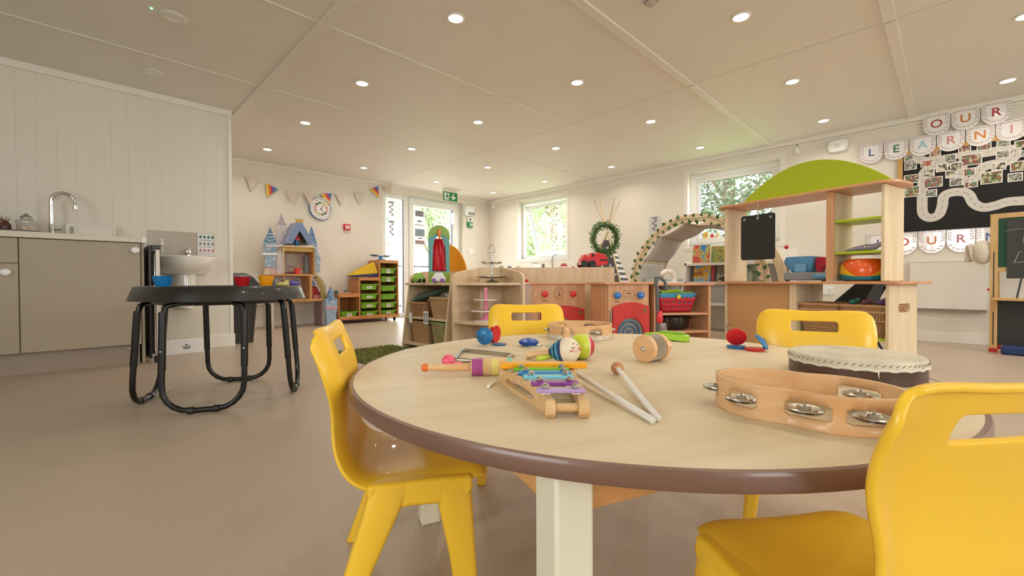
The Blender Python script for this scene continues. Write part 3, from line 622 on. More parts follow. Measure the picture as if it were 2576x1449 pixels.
for k in range(12):
    a0, a1 = 2*PI*k/12+.05, 2*PI*(k+1)/12-.05
    P = [(.10*math.cos(a0+(a1-a0)*i/4), .10*math.sin(a0+(a1-a0)*i/4)) for i in range(5)]+[(.068*math.cos(a1-(a1-a0)*i/4), .068*math.sin(a1-(a1-a0)*i/4)) for i in range(5)]
    build('coloured_segment', MB().prism(P, .024, .0252, Mc), mat('seg%d' % (k % 6), ['#d98a86', '#e6c08a', '#b7c98a', '#5e8a5a', '#4f5560', '#e2a59b'][k % 6], .5), fa)
b = MB()
for k in range(12): a = 2*PI*k/12; b.box(-.0035, .0035, .118, .132, .024, .0255, Mc @ Matrix.Rotation(a, 4, 'Z'))
build('hour_marks', b, INK, fa)
for an, ln in ((R(-35), .075), (R(-150), .055)): build('hand', MB().box(-.003, .003, -.012, ln, .027, .029, Mc @ Matrix.Rotation(an, 4, 'Z')), INK, ck)
build('cover_glass', MB().lathe([(0, .036), (.08, .035), (.143, .032)], 48, Mc, caps=False), GLASS, ck)
fc = thing('fire_call_point', 'square red fire alarm call point on the far wall', 'alarm', (2.91, YF, 1.37)); c = uy(871, 572, YF)
build('housing', MB().box(c.x-.048, c.x+.048, YF-.045, YF, c.z-.045, c.z+.045), RED, fc, bev=.004); build('window', MB().box(c.x-.03, c.x+.034, YF-.047, YF-.044, c.z-.022, c.z+.022), PAPER, fc)
b = MB(); b.box(c.x-.022, c.x+.026, YF-.0485, YF-.047, c.z-.004, c.z+.004); build('printed_line', b, INK, fc)
ht = thing('panel_heater', 'flat white wall heater panel behind the castle doll\'s house', 'heater', (1.75, YF, .28)); a = uy(627, 688, YF-.04)
build('cover', MB().box(1.42, 2.62, YF-.075, YF-.002, .30, .70), TRIM, ht, bev=.006); build('top_grille', MB().box(1.44, 2.6, YF-.07, YF-.01, .70, .704), PVC, ht)
# ------------------------------------------------------------------ castle doll's house
YC = 6.02
def px_poly(pts, Y, th, mb=None):
    mb = mb or MB(); Q = [uy(a, b, Y) for a, b in pts]; mb.prism([(q.x, q.z) for q in Q], -Y-th, -Y, Matrix(((1, 0, 0, 0), (0, 0, -1, 0), (0, 1, 0, 0), (0, 0, 0, 1)))); return mb
def zc(y, x=750): return uy(x, y, YC).z
def xc(x): return uy(x, 680, YC).x
ca = thing('castle_dolls_house', 'large open fronted wooden castle doll\'s house with blue towers on a stand', 'dollhouse', (xc(740), 6.15, 0))
PBLUE = blotch('print_blue', ['#5f86ad', '#86a8c4', '#a9bccf', '#6f93b8', '#c8cdd6'], 26, .5); PROOF = blotch('print_roof', ['#7f8fb4', '#8b9abc', '#7687ad', '#98a5c4'], 22, .5)
PWHT = blotch('print_stone', ['#c9bfc2', '#d8cfcb', '#bdb3bd', '#d9d2cf'], 22, .5); PINK_ = blotch('print_room', ['#d9c2a8', '#dcc7b0', '#c9a9a0', '#d2b8b4'], 16, .5)
OAK = wood('dollhouse_edge', '#cf9a5c', '#bd8445', stretch=(2, 9, 9)); DGOLD = mat('gold_paint', '#c9a44e', .4)
x0, x1 = xc(690), xc(793); xb0, xb1 = xc(681), xc(822)
build('base_board', MB().box(xb0, xb1, YC, YC+.32, zc(759), zc(753)), OAK, ca, bev=.002)
for xx in (xb0+.004, xb1-.05): 
    for yy in (YC+.01, YC+.27): build('leg', MB().box(xx, xx+.03, yy, yy+.03, 0, zc(759)), mat('pale_post', '#d5cabb', .5), ca, bev=.002)
build('side_skirt', MB().box(xc(809), xc(821), YC+.03, YC+.26, .02, zc(759)), mat('mauve_panel', '#9a7f84', .5), ca)
zf = zc(691); zt = zc(622)
build('floor_board', MB().box(xc(685), x1, YC, YC+.30, zf-.016, zf+.008), OAK, ca, bev=.002)
build('post', MB().box(xc(779), xc(785), YC, YC+.30, zc(753), zf-.016), OAK, ca); build('post', MB().box(xc(715), xc(719), YC+.02, YC+.04, zc(753), zf-.016), OAK, ca)
bw = build('back_wall', MB().box(xc(690), xb1, YC+.30, YC+.31, zc(753), zf), PWHT, ca)
for a in (697, 730, 757, 800):   # printed blue arches on the lower back wall
    b = MB(); X0 = xc(a)+.02; P = [(X0+.055*math.cos(PI*q/10), zf-.14+.08*math.sin(PI*q/10)) for q in range(11)]+[(X0-.055, zf-.28), (X0+.055, zf-.28)]
    b.prism(P, -(YC+.299), -(YC+.297), Matrix(((1, 0, 0, 0), (0, 0, -1, 0), (0, 1, 0, 0), (0, 0, 0, 1)))); build('painted_arch', b, mat('arch_blue', '#6e89a3', .5), bw, smooth=False)
rm_x0, rm_x1 = xc(713), xc(792)
build('room_side', MB().box(rm_x0, rm_x0+.012, YC, YC+.28, zf, zt), MAPLE, ca); build('room_side', MB().box(rm_x1-.014, rm_x1, YC, YC+.28, zf, zt), OAK, ca)
rb = build('room_back', MB().box(rm_x0, rm_x1, YC+.28, YC+.29, zf, zt), PINK_, ca)
b = MB(); xa = rm_x0+.13
b.prism([(xa, zf+.12), (xa+.12, zf+.12), (xa+.12, zf+.24), (xa+.10, zf+.28), (xa+.02, zf+.28), (xa, zf+.24)], -(YC+.279), -(YC+.276), Matrix(((1, 0, 0, 0), (0, 0, -1, 0), (0, 1, 0, 0), (0, 0, 0, 1)))); build('printed_window', b, mat('window_beige', '#d8d0bd', .5), rb)
build('attic_floor', MB().box(rm_x0-.01, rm_x1+.01, YC-.005, YC+.29, zt, zt+.016), MAPLE, ca, bev=.002)
build('valance', MB().box(rm_x0+.012, rm_x1-.014, YC+.02, YC+.03, zt-.055, zt), DGOLD, ca)
# roof: front gable ring and two slopes
ap = uy(754, 562, YC); el = uy(720, 613, YC); er = uy(789, 614, YC)
MXZ = Matrix(((1, 0, 0, 0), (0, 0, -1, 0), (0, 1, 0, 0), (0, 0, 0, 1)))
b = MB(); O = [(el.x, el.z), (er.x, er.z), (ap.x+.03, ap.z), (ap.x-.03, ap.z)]; I = [(el.x+.075, el.z+.002), (er.x-.075, er.z+.002), (ap.x+.002, ap.z-.10), (ap.x-.002, ap.z-.10)]
b.ringprism(O, I, -YC-.012, -YC, MXZ); build('gable_front', b, mat('roof_blue', '#7b8fb8', .5, noise=.12, nscale=40), ca)
b = MB(); P0 = [(el.x-.0, el.z), (ap.x-.03, ap.z)]; b.loft([[(el.x, YC, el.z), (ap.x-.03, YC, ap.z), (ap.x-.03, YC+.27, ap.z), (el.x, YC+.27, el.z)], [(el.x-.01, YC, el.z+.01), (ap.x-.03, YC, ap.z+.015), (ap.x-.03, YC+.27, ap.z+.015), (el.x-.01, YC+.27, el.z+.01)]])
b.loft([[(er.x, YC, er.z), (ap.x+.03, YC, ap.z), (ap.x+.03, YC+.27, ap.z), (er.x, YC+.27, er.z)], [(er.x+.01, YC, er.z+.01), (ap.x+.03, YC, ap.z+.015), (ap.x+.03, YC+.27, ap.z+.015), (er.x+.01, YC+.27, er.z+.01)]])
b.box(ap.x-.03, ap.x+.03, YC, YC+.27, ap.z, ap.z+.012); build('roof', b, PROOF, ca)
build('attic_back', MB().prism(O, -YC-.27, -YC-.26, MXZ), mat('attic_olive', '#a39468', .6), ca)
b = MB(); b.box(ap.x-.045, ap.x+.045, YC, YC+.02, ap.z+.012, ap.z+.04)
for q in range(5): b.box(ap.x-.045+q*.02, ap.x-.037+q*.02, YC, YC+.02, ap.z+.04, ap.z+.062)
build('gold_crown', b, DGOLD, ca)
# towers
def tower(pts_cone, pts_body, Y, mb_, mc, nm='tower'):
    t_ = build(nm, px_poly(pts_body, Y, .014), mb_, ca, bev=.001); build('spire', px_poly(pts_cone, Y-.003, .02), mc, t_, bev=.001); return t_
CONEB = blotch('spire_scales', ['#3f6a98', '#4f7ca6', '#86a6c0', '#3c6590'], 40, .5)
tw = tower([(680, 571), (683, 580), (697, 609), (663, 609), (677, 580)], [(663, 608), (697, 608), (697, 635), (694, 640), (694, 672), (667, 672), (667, 642), (662, 636)], YC+.02, PBLUE, CONEB)
for zz in (600, 592, 584):
    b = MB(); q0, q1 = uy(668, zz, YC+.015), uy(692, zz, YC+.015); b.tube([(q0.x+(q1.x-q0.x)*k/8, YC+.014, q0.z-.022*math.sin(PI*k/8)) for k in range(9)], .003, seg=5); build('scallop', b, PVC, tw)
build('tower_balcony', px_poly([(661, 636), (698, 636), (698, 641), (661, 641)], YC+.016, .03), PVC, tw)
tower([(709, 537), (711, 545), (720, 565), (697, 565), (706, 545)], [(697, 564), (721, 564), (721, 620), (697, 620)], YC+.20, PWHT, blotch('spire_grey', ['#7f7c8e', '#b8aeb4', '#8e8797', '#c7bfc2'], 40, .5))
tw = tower([(784, 570), (787, 578), (797, 611), (778, 611), (781, 578)], [(786, 608), (797, 608), (798, 625), (802, 640), (807, 652), (808, 662), (804, 672), (806, 684), (795, 690), (793, 660), (792, 630)], YC+.10, PBLUE, CONEB)
build('rock_block', px_poly([(665, 671), (713, 668), (713, 691), (665, 691)], YC+.03, .15), PINK_, ca)
build('side_wall', px_poly([(697, 641), (704, 628), (711, 641), (713, 641), (713, 690), (697, 690)], YC+.015, .012), PWHT, ca)
build('balcony_rail', px_poly([(668, 615), (700, 616), (713, 613), (713, 619), (700, 622), (668, 621)], YC-.005, .012), PWHT, ca)
Qs = [(793, 691), (800, 693), (812, 705), (819, 722), (821, 753), (808, 753), (806, 730), (800, 712)]
st = build('stair_side', px_poly(Qs, YC+.01, .012), mat('stair_olive', '#a08a4a', .5, noise=.15, nscale=30), ca)
b = MB()
for q in range(8):
    t = q/7; xx = xc(797)+.135*t**.8; zz = zf-.03-.33*t**1.25; b.box(xx, xx+.035, YC+.02, YC+.12, zz-.02, zz)
build('stair_treads', b, OAK, ca)
b = MB()
for q in range(9): t = q/8; pp = uy(794+24*t**.9, 690-14+52*t**1.6, YC); b.cyl((pp.x, YC+.01, pp.z-.07), (pp.x, YC+.01, pp.z), .0035, seg=6)
build('stair_railing', b, PWHT, ca)
b = px_poly([(767, 650), (772, 641), (777, 650), (777, 689), (767, 689)], YC+.2, .01); build('arched_door', b, mat('pale_blue', '#9fb0c0', .5), ca)
# small things in the castle
def solo_px(name, pts, Y, th, ma, label, cat): return solo(name, px_poly(pts, Y, th), ma, label, cat, bev=.002)
c = uy(746, 602, YC+.06); cz = zt+.016; b = MB(); b.lathe([(.026, 0), (.032, .075), (.0, .075)], 20, Matrix.Translation((c.x, YC+.06, cz))); 
tt = thing('toy_turret', 'toy turret with blue drum and red cone roof in the castle attic', 'toy', (c.x, YC+.06, cz))
build('drum', b, BLUE, tt); build('roof', MB().lathe([(.052, .075), (.03, .12), (.006, .16), (.0, .162)], 20, Matrix.Translation((c.x, YC+.06, cz))), mat('turret_red', '#c0364a', .4), tt)
c = uy(749, 682, YC+.05); b = MB(); b.lathe([(0, 0), (.034, 0), (.040, .08), (.035, .08), (.03, .006)], 24, Matrix.Translation((c.x, YC+.06, zf+.008)), caps=False); mg = thing('toy_mug', 'small red mug on the middle floor of the castle', 'cup', (c.x, YC+.06, zf+.008)); build('body', b, mat('coral_red', '#e04438', .4), mg)
b = MB(); b.tube([(c.x+.036+.016*math.sin(PI*k/8), YC+.06, zf+.066-.045*k/8) for k in range(9)], .004, seg=6); build('handle', b, PVC, mg)
sf = thing('toy_sofa', 'red and pink toy sofa behind the stairs on the castle ground floor', 'toy', (xc(796), YC+.16, zc(753))); b = MB(); X_ = xc(789); z_ = zc(753)
b.prism([(X_, z_), (X_+.15, z_), (X_+.15, z_+.06), (X_+.12, z_+.09), (X_+.09, z_+.16), (X_+.04, z_+.17), (X_+.0, z_+.12)], -YC-.2, -YC-.12, MXZ); build('back', b, mat('toy_red', '#b83a3a', .5), sf, bev=.006); build('seat', MB().box(X_+.02, X_+.15, YC+.06, YC+.12, z_, z_+.05), mat('toy_pink', '#c9808a', .5), sf, bev=.006)
tb = thing('toy_bed', 'dark red toy bed and furniture on the castle middle floor', 'toy', (rm_x0+.12, YC+.15, zf+.01)); build('frame', MB().box(rm_x0+.03, rm_x0+.19, YC+.1, YC+.2, zf+.008, zf+.035), mat('plum', '#7a3f4c', .5), tb, bev=.003); build('headboard', MB().box(rm_x0+.03, rm_x0+.04, YC+.1, YC+.2, zf+.008, zf+.07), mat('plum', '#7a3f4c', .5), tb)
# small free standing tower in front
Y2 = 5.93
s2_ = thing('toy_tower', 'narrow printed blue tower standing on the floor by the castle stairs', 'toy', (uy(834, 760, Y2).x, Y2, 0))
zb_ = 0
def P2(pts): return [(uy(a, b, Y2).x, max(0, uy(a, b, Y2).z)) for a, b in pts]
build('body', MB().prism(P2([(822, 820), (822, 788), (819, 780), (820, 752), (849, 752), (849, 780), (846, 788), (846, 820)]), -Y2-.08, -Y2, MXZ), PBLUE, s2_, bev=.002)
build('ledge', MB().prism(P2([(819, 770), (850, 770), (848, 779), (821, 779)]), -Y2-.084, -Y2+.006, MXZ), mat('toy_pink2', '#c99aa8', .5), s2_, bev=.002)
cx_ = uy(834.5, 740, Y2).x; zt_ = uy(834, 753, Y2).z; build('spire', MB().lathe([(.062, 0), (.056, .015), (.03, .10), (.012, .15), (.0, .185)], 20, Matrix.Translation((cx_, Y2+.042, zt_))), CONEB, s2_)
# ------------------------------------------------------------------ pine tray storage
YT = 6.04
def xt(x): return uy(x, 730, YT).x
def zt2(y, x=930): return uy(x, y, YT).z
us = thing('tray_storage_unit', 'stepped pine storage unit with green trays in three columns', 'storage unit', (xt(925), YT+.17, 0))
X0, X1, X2, X3 = xt(851), xt(905), xt(956), xt(1003); dp = .36
zb = .055; h1 = zt2(739, 880); h2 = zt2(697, 905); h3 = zt2(654, 975)
build('base_rail', MB().box(X0, X3, YT-.004, YT+.014, zb, zb+.05), PINE, us, bev=.002); build('base_board', MB().box(X0, X3, YT+.014, YT+dp, zb, zb+.018), PINE, us)
for (a, h) in ((X0, h1), (X1-.008, h2), (X2-.008, h3), (X3-.018, h3)): build('side_board', MB().box(a, a+.018, YT+.002, YT+dp, zb+.018, h-.02), PINEV, us, bev=.0015)
for (a, b_, h) in ((X0, X1-.008, h1), (X1-.008, X2-.008, h2), (X2-.008, X3, h3)):
    build('top_board', MB().box(a, b_, YT+.002, YT+dp, h-.02, h), PINE, us, bev=.002); build('top_rail', MB().box(a+(.018), b_-.001, YT-.003, YT+.012, h-.05, h-.02), PINE, us, bev=.002)
build('back_board', MB().box(X0, X1, YT+dp-.008, YT+dp, zb, h1-.02).box(X1, X2, YT+dp-.008, YT+dp, zb, h2-.02).box(X2, X3, YT+dp-.008, YT+dp, zb, h3-.02), PINEV, us)
for a in (X0+.05, X3-.05):
    for yy in (YT+.05, YT+dp-.05): build('castor', MB().cyl((a-.01, yy, .025), (a+.01, yy, .025), .025).box(a-.012, a+.012, yy-.012, yy+.012, .03, .056), BLK, us)
tp_ = None
def tray(cx, wd, z, h, label, lab):
    t = thing('storage_tray', label, 'tray', (cx, YT+.02, z), 0, 'green storage trays'); w = wd/2
    b = MB(); b.loft([[(x, y, 0) for x, y in rrect(-w*.84, w*.84, .012, .30, .02)], [(x, y, h*.8) for x, y in rrect(-w*.90, w*.90, -.002, .315, .02)], [(x, y, h*.82) for x, y in rrect(-w*.985, w*.985, -.022, .325, .014)], [(x, y, h) for x, y in rrect(-w, w, -.028, .33, .012)], [(x, y, h) for x, y in rrect(-w*.88, w*.88, -.008, .31, .012)], [(x, y, .006) for x, y in rrect(-w*.8, w*.8, .02, .29, .018)]])
    build('body', b, GREENT, t, local=True)
    if lab:
        sz = {1: (.038, .028), 2: (.048, .017)}[lab]; c_ = build('label_card', MB().box(-sz[0]*.9, sz[0]*.9, -.008, -.005, h*.42-sz[1], h*.42+sz[1], Matrix.Rotation(R(-4), 4, 'X')), PAPER, t, local=True)
        b = MB(); b.box(-sz[0]*.55, sz[0]*.55, -.0092, -.008, h*.42-sz[1]*.25, h*.42+sz[1]*.25, Matrix.Rotation(R(-4), 4, 'X')); build('printed_mark', b, mat('mark_grey', '#77706c', .6), c_, local=True)
    return t
zrow = lambda y, x: uy(x, y, YT).z
tall = [(690, 1, 'top tray of the tallest column'), (711, 1, 'second tray from the top of the tallest column'), (734, 0, 'third tray from the top of the tallest column'), (755, 0, 'fourth tray from the top of the tallest column, without a card'), (776, 1, 'fifth tray from the top of the tallest column'), (796, 1, 'lowest tray of the tallest column')]
for k, (y, l, s) in enumerate(tall): tray((X2+X3)/2-.006, X3-X2-.045, zrow(y, 975)+.012, .082, 'green tray, '+s, l)
midc = [(731, 'top'), (755, 'second'), (777, 'third'), (799, 'lowest')]
for y, s in midc: tray((X1+X2)/2-.001, X2-X1-.04, zrow(y, 930)+.010, .085, 'green tray with a worded card, %s of the middle column' % s, 2)
tray((X0+X1)/2+.006, X1-X0-.05, zrow(801, 877)+.010, .085, 'green plastic tray alone in the shortest column of the pine unit', 1)
# cushion on the step
cs = thing('floor_cushion', 'folded yellow and navy cushion on the middle step of the pine unit', 'cushion', ((X1+X2)/2, YT+.15, h2))
b = MB()
def cush(z0, z1, s): return [(X1-.06+.02*s, YT+.05, z0), (X2-.02, YT+.05, z0), (X2-.02, YT+.27, z0), (X1-.04+.02*s, YT+.27, z0)]
b.loft([[(X1-.08, YT+.03, h2+.005), (X2-.015, YT+.03, h2+.005), (X2-.015, YT+.27, h2+.005), (X1-.06, YT+.27, h2+.005)], [(X1-.11, YT+.02, h2+.02), (X2-.012, YT+.02, h2+.055), (X2-.012, YT+.28, h2+.055), (X1-.08, YT+.28, h2+.02)]]); build('navy_base', b, mat('navy_fabric', '#3d4a7e', .8), cs, bev=.008, sub=1)
b = MB(); b.loft([[(X1-.11, YT+.02, h2+.022), (X1+.15, YT+.02, h2+.04), (X2-.012, YT+.02, h2+.058), (X2-.012, YT+.28, h2+.058), (X1+.12, YT+.28, h2+.04), (X1-.08, YT+.28, h2+.022)], [(X1-.03, YT+.06, h2+.075), (X1+.11, YT+.03, h2+.15), (X2-.06, YT+.05, h2+.235), (X2-.08, YT+.25, h2+.20), (X1+.10, YT+.26, h2+.14), (X1-.02, YT+.26, h2+.07)]]); build('yellow_top', b, mat('yellow_fabric', '#d9b22c', .8), cs, bev=.012, sub=2)
sc_ = thing('toy_balance', 'blue toy weighing balance with flat pans on the tallest step', 'scales', (xt(971), YT+.15, h3)); c = Vector((xt(971), YT+.15, h3))
b = MB(); b.lathe([(.05, 0), (.045, .015), (.028, .022), (.022, .05), (.03, .06)], 20, Matrix.Translation(c)); build('base', b, mat('sky_blue_plastic', '#2f7fc0', .35), sc_)
build('beam', MB().box(c.x-.14, c.x+.14, c.y-.012, c.y+.012, c.z+.055, c.z+.068), mat('sky_blue_plastic', '#2f7fc0', .35), sc_, bev=.003)
for s in (-1, 1): build('pan', MB().lathe([(0, .066), (.05, .066), (.07, .078), (.074, .078)], 24, Matrix.Translation((c.x+s*.115, c.y, c.z))), mat('pan_teal', '#3c6f8c', .35) if s < 0 else mat('pan_clear', '#b9c6cc', .3), sc_)
for k, (px_, s) in enumerate(((855, 'dark teal wooden ball at the left on the lowest step'), (880, 'teal wooden ball at the right on the lowest step'))):
    b = MB(); b.sphere((xt(px_), YT+.12, h1+.028), .028); solo('wooden_ball', b, mat('teal_wood', '#4d7274', .5), s, 'ball')
b = MB(); b.cyl((xt(861), YT+.09, h1+.012), (xt(888), YT+.07, h1+.012), .010); solo('wooden_rod', b, BEECH, 'small wooden rod lying before the teal balls on the lowest step', 'rod')
# ------------------------------------------------------------------ door sheets, exit sign, wall boxes
SG = mat('sheet_grey', '#b9b9bd', .4)
def thinpaper(name, hx):
    ma = mat(name, hx, .4); nt = ma.node_tree; b = nt.nodes['Principled BSDF']; tr = nt.nodes.new('ShaderNodeBsdfTranslucent'); tr.inputs[0].default_value = C(hx); mx = nt.nodes.new('ShaderNodeMixShader'); mx.inputs[0].default_value = .35
    nt.links.new(b.outputs[0], mx.inputs[1]); nt.links.new(tr.outputs[0], mx.inputs[2]); nt.links.new(mx.outputs[0], nt.nodes['Material Output'].inputs[0]); return ma
LAMT = thinpaper('thin_laminated_sheet', '#ecebec'); SG = thinpaper('thin_grey_print', '#a9a9ae')
def sheet(px0, px1, py0, py1, Y, label, kind, ax='y', X=None):
    if ax == 'y': a, b = uy(px0, py0, Y), uy(px1, py1, Y); w = b.x-a.x; M_ = FF(a.x, b.z, 0, Y)
    else: a, b = ux(px0, py0, X), ux(px1, py1, X); w = a.y-b.y; M_ = FR(a.y, b.z, 0, X)
    h = a.z-b.z; t = thing('laminated_sheet', label, 'poster', tuple(M_ @ Vector((w/2, 0, 0))))
    build('sheet', MB().box(0, w, 0, h, 0, .0015, M_), LAMT, t)
    if kind == 's':
        q = MB(); pts = []
        for k in range(37): tt_ = k/36; pts.append((w*(.5+.17*math.sin(tt_*5*PI)), h*(.85-.75*tt_), .003))
        q.tube(pts, .006, seg=6, m=M_); build('wavy_line', q, mat('line_grey', '#6c6a6e', .5), t)
        q = MB(); q.box(w*.25, w*.75, h*.88, h*.97, .0015, .0025, M_); build('heading_picture', q, SG, t)
    else:
        for (a0, a1, b0, b1, mm) in kind: build('printed_block', MB().box(w*a0, w*a1, h*b0, h*b1, .0015, .0025, M_), mm, t)
    return t
sheet(970, 998, 504, 548, YD-.008, 'laminated sheet with wavy line, upper one on the narrow side light', 's')
sheet(971, 998, 553, 598, YD-.008, 'laminated sheet with wavy line, lower one on the narrow side light', 's')
sheet(1042, 1068, 527, 570, YD-.028, 'laminated notice with grey picture, uppermost on the door glass', [(.1, .9, .6, .95, SG), (.3, .7, .25, .35, SG), (.05, .95, .05, .08, INK)])
sheet(1043, 1069, 573, 616, YD-.028, 'laminated notice with blue and pink bands, lower one on the door glass', [(.05, .95, .5, .95, thinpaper('sheet_blue', '#a9bccb')), (.05, .95, .02, .25, thinpaper('sheet_pink', '#cbaaa8')), (.3, .75, .35, .42, SG)])
sheet(1633, 1661, 546, 588, XR-.003, 'laminated sheet with wavy line taped on the wall left of the large window', 's', 'x', XR-.003)
sheet(1636, 1664, 600, 640, XR-.003, 'laminated sheet with wavy line, lower on the wall behind the ivy arch', 's', 'x', XR-.003)
ex = thing('exit_sign', 'green hanging fire exit sign with running figure and down arrow', 'sign', (4.6, 6.1, 2.0)); GR = mat('exit_green', '#1d8a57', .35)
a, b_ = uy(1115, 481, 6.1), uy(1150, 483, 6.1); w = b_.x-a.x; h = a.z-uy(1115, 503, 6.1).z; Me = FF(a.x, a.z-h, 0, 6.1)
pl = build('panel', MB().box(0, w, 0, h, -.006, .006, Me), GR, ex, bev=.001)
build('bracket', MB().box(-.02, w+.02, h, h+.01, -.02, .02, Me), TRIM, ex); build('ceiling_plate', MB().box(w*.05, w*.95, CEIL-.02-(a.z-h), CEIL-(a.z-h), -.025, .025, Me), TRIM, ex); build('hanger', MB().box(w*.1, w*.13, h, CEIL-(a.z-h)-.02, -.004, .004, Me).box(w*.87, w*.9, h, CEIL-(a.z-h)-.02, -.004, .004, Me), STEEL, ex)
s = h
build('white_field', MB().box(w*.06, w*.40, h*.1, h*.9, .006, .0075, Me), PAPER, pl)
b = MB()
fig = [[(.13, .70), (.22, .66), (.27, .50), (.31, .44), (.26, .42), (.22, .48), (.17, .42), (.12, .50)], [(.17, .44), (.22, .46), (.27, .30), (.33, .14), (.28, .14), (.22, .28), (.17, .36)], [(.17, .44), (.19, .34), (.10, .28), (.08, .24), (.06, .30), (.12, .36)], [(.14, .66), (.10, .56), (.04, .50), (.06, .46), (.13, .52)], [(.22, .66), (.29, .60), (.34, .62), (.34, .57), (.28, .54), (.21, .58)]]
for P in fig: b.prism([((x+.06)*w, y*h) for x, y in P], .0078, .009, Me)
b.lathe([(.0, 0), (.011, 0), (.011, .0015), (0, .0015)], 16, Me @ Matrix.Translation((.26*w, .80*h, .0078))); build('running_figure', b, GR, pl)
b = MB(); b.prism([(x*w, y*h) for x, y in ((.66, .85), (.74, .85), (.74, .45), (.80, .55), (.86, .55), (.86, .42), (.70, .12), (.54, .42), (.54, .55), (.60, .55), (.66, .45))], .0062, .0078, Me); build('down_arrow', b, PAPER, pl)
al = thing('alarm_box', 'white wall box with dark name label beside the glazed door', 'box', (5.32, YF, 1.85)); a, b_ = uy(1172, 517, YF-.06), uy(1194, 545, YF-.06)
build('housing', MB().box(a.x, b_.x, YF-.06, YF, b_.z, a.z), PVC, al, bev=.006); lb_ = build('name_label', MB().box(a.x+.06, b_.x-.004, YF-.062, YF-.06, b_.z+.02, b_.z+.07), mat('label_dark', '#55535a', .5), al); build('printed_line', MB().box(a.x+.075, b_.x-.02, YF-.0635, YF-.062, b_.z+.037, b_.z+.052), PAPER, lb_)
a = uy(1184, 552, YF-.04); rl = thing('door_release', 'green and white door release unit below the white wall box', 'switch', (5.32, YF, 1.6)); build('housing', MB().box(a.x-.06, a.x+.05, YF-.04, YF, a.z-.045, a.z+.035), PVC, rl, bev=.004); build('key_switch', MB().lathe([(0, 0), (.02, 0), (.02, .008), (0, .008)], 20, FF(a.x-.01, a.z-.005, .04)), BLK, rl)
build('green_box', MB().box(a.x-.06, a.x+.05, YF-.05, YF, a.z-.15, a.z-.046), mat('release_green', '#2c8558', .4), rl, bev=.004); build('glass_window', MB().box(a.x-.025, a.x+.04, YF-.052, YF-.05, a.z-.125, a.z-.07), mat('pale_green', '#b5cfbd', .4), rl)
a = uy(1187, 632, YF-.01); lsw = thing('light_switch', 'white double light switch on the wall right of the door', 'switch', (a.x, YF, a.z)); build('plate', MB().box(a.x-.07, a.x+.07, YF-.012, YF, a.z-.045, a.z+.045), PVC, lsw, bev=.003); build('rocker', MB().box(a.x-.04, a.x-.015, YF-.016, YF-.012, a.z-.02, a.z+.02).box(a.x+.015, a.x+.04, YF-.016, YF-.012, a.z-.02, a.z+.02), TRIM, lsw)
a = ux(1240, 516, XR-.03); pir = thing('motion_sensor', 'small white motion sensor high in the far corner of the room', 'sensor', (XR, a.y, a.z)); build('body', MB().prism([(-.035, -.07), (.035, -.07), (.04, -.03), (.04, .06), (-.04, .06), (-.04, -.03)], 0, .05, FR(a.y, a.z)), PVC, pir, bev=.008); build('lens', MB().sphere((0, 0, .045), .028, (1, 1.3, .5), m=FR(a.y, a.z)), mat('pir_lens', '#cfcdc8', .3), pir)
# ------------------------------------------------------------------ rug
rg = thing('rug', 'green shaggy rug on the floor by the basket shelf unit', 'rug', (1.76, 2.9, 0))
build('backing', MB().box(1.47, 2.05, 2.2, 3.6, 0, .006), mat('rug_back', '#5d6530', .9), rg)
b = MB(); random.seed(11)
for k in range(9000):
    x, y = random.uniform(1.47, 2.05), random.uniform(2.2, 3.6); a = random.uniform(0, 2*PI); hh = random.uniform(.022, .042); w = .007; ca_, sa_ = math.cos(a), math.sin(a)
    l = Vector((random.gauss(0, .016), random.gauss(0, .016), hh*.62)); p = Vector((x, y, .005)); b.face([p+Vector((w*ca_, w*sa_, 0)), p-Vector((w*ca_, w*sa_, 0)), p+l])
build('pile', b, mat('rug_green', '#8f8f4c', .9, noise=.35, nscale=25), rg, smooth=False, stuff=True, recalc=False)
# ------------------------------------------------------------------ basket shelf unit (front faces -X)
SX, SY0, SY1 = 2.12, 2.885, 3.53
su = thing('basket_shelf_unit', 'maple open shelf unit with sloping sides holding wicker baskets', 'shelf unit', (2.3, 3.2, 0))
def side_y(y, th, xf0, xf1, xb, z1f, z1b):
    b = MB(); P = [(xf0, 0), (xb, 0), (xb, z1b), (xf1+.16, z1b-.005), (xf1+.05, z1f+.01), (xf1+.015, z1f-.01), (xf1, z1f-.05)]
    b.prism(P, -y-th, -y, Matrix(((1, 0, 0, 0), (0, 0, -1, 0), (0, 1, 0, 0), (0, 0, 0, 1)))); return b
build('side_panel', side_y(SY1-.018, .018, SX-.02, SX+.06, SX+.42, .655, .695), MAPLE, su, bev=.002)
build('side_panel', side_y(SY0, .018, SX-.02, SX+.06, SX+.42, .655, .695), MAPLE, su, bev=.002)
build('shelf', MB().box(SX+.012, SX+.42, SY0+.018, SY1-.018, .562, .582), MAPLEH, su, bev=.002); build('shelf', MB().box(SX+.015, SX+.42, SY0+.018, SY1-.018, .262, .282), MAPLEH, su, bev=.002); build('shelf', MB().box(SX-.01, SX+.42, SY0+.018, SY1-.018, .03, .05), MAPLEH, su, bev=.002)
build('back_panel', MB().box(SX+.405, SX+.42, SY0+.018, SY1-.018, 0, .69), MAPLE, su)
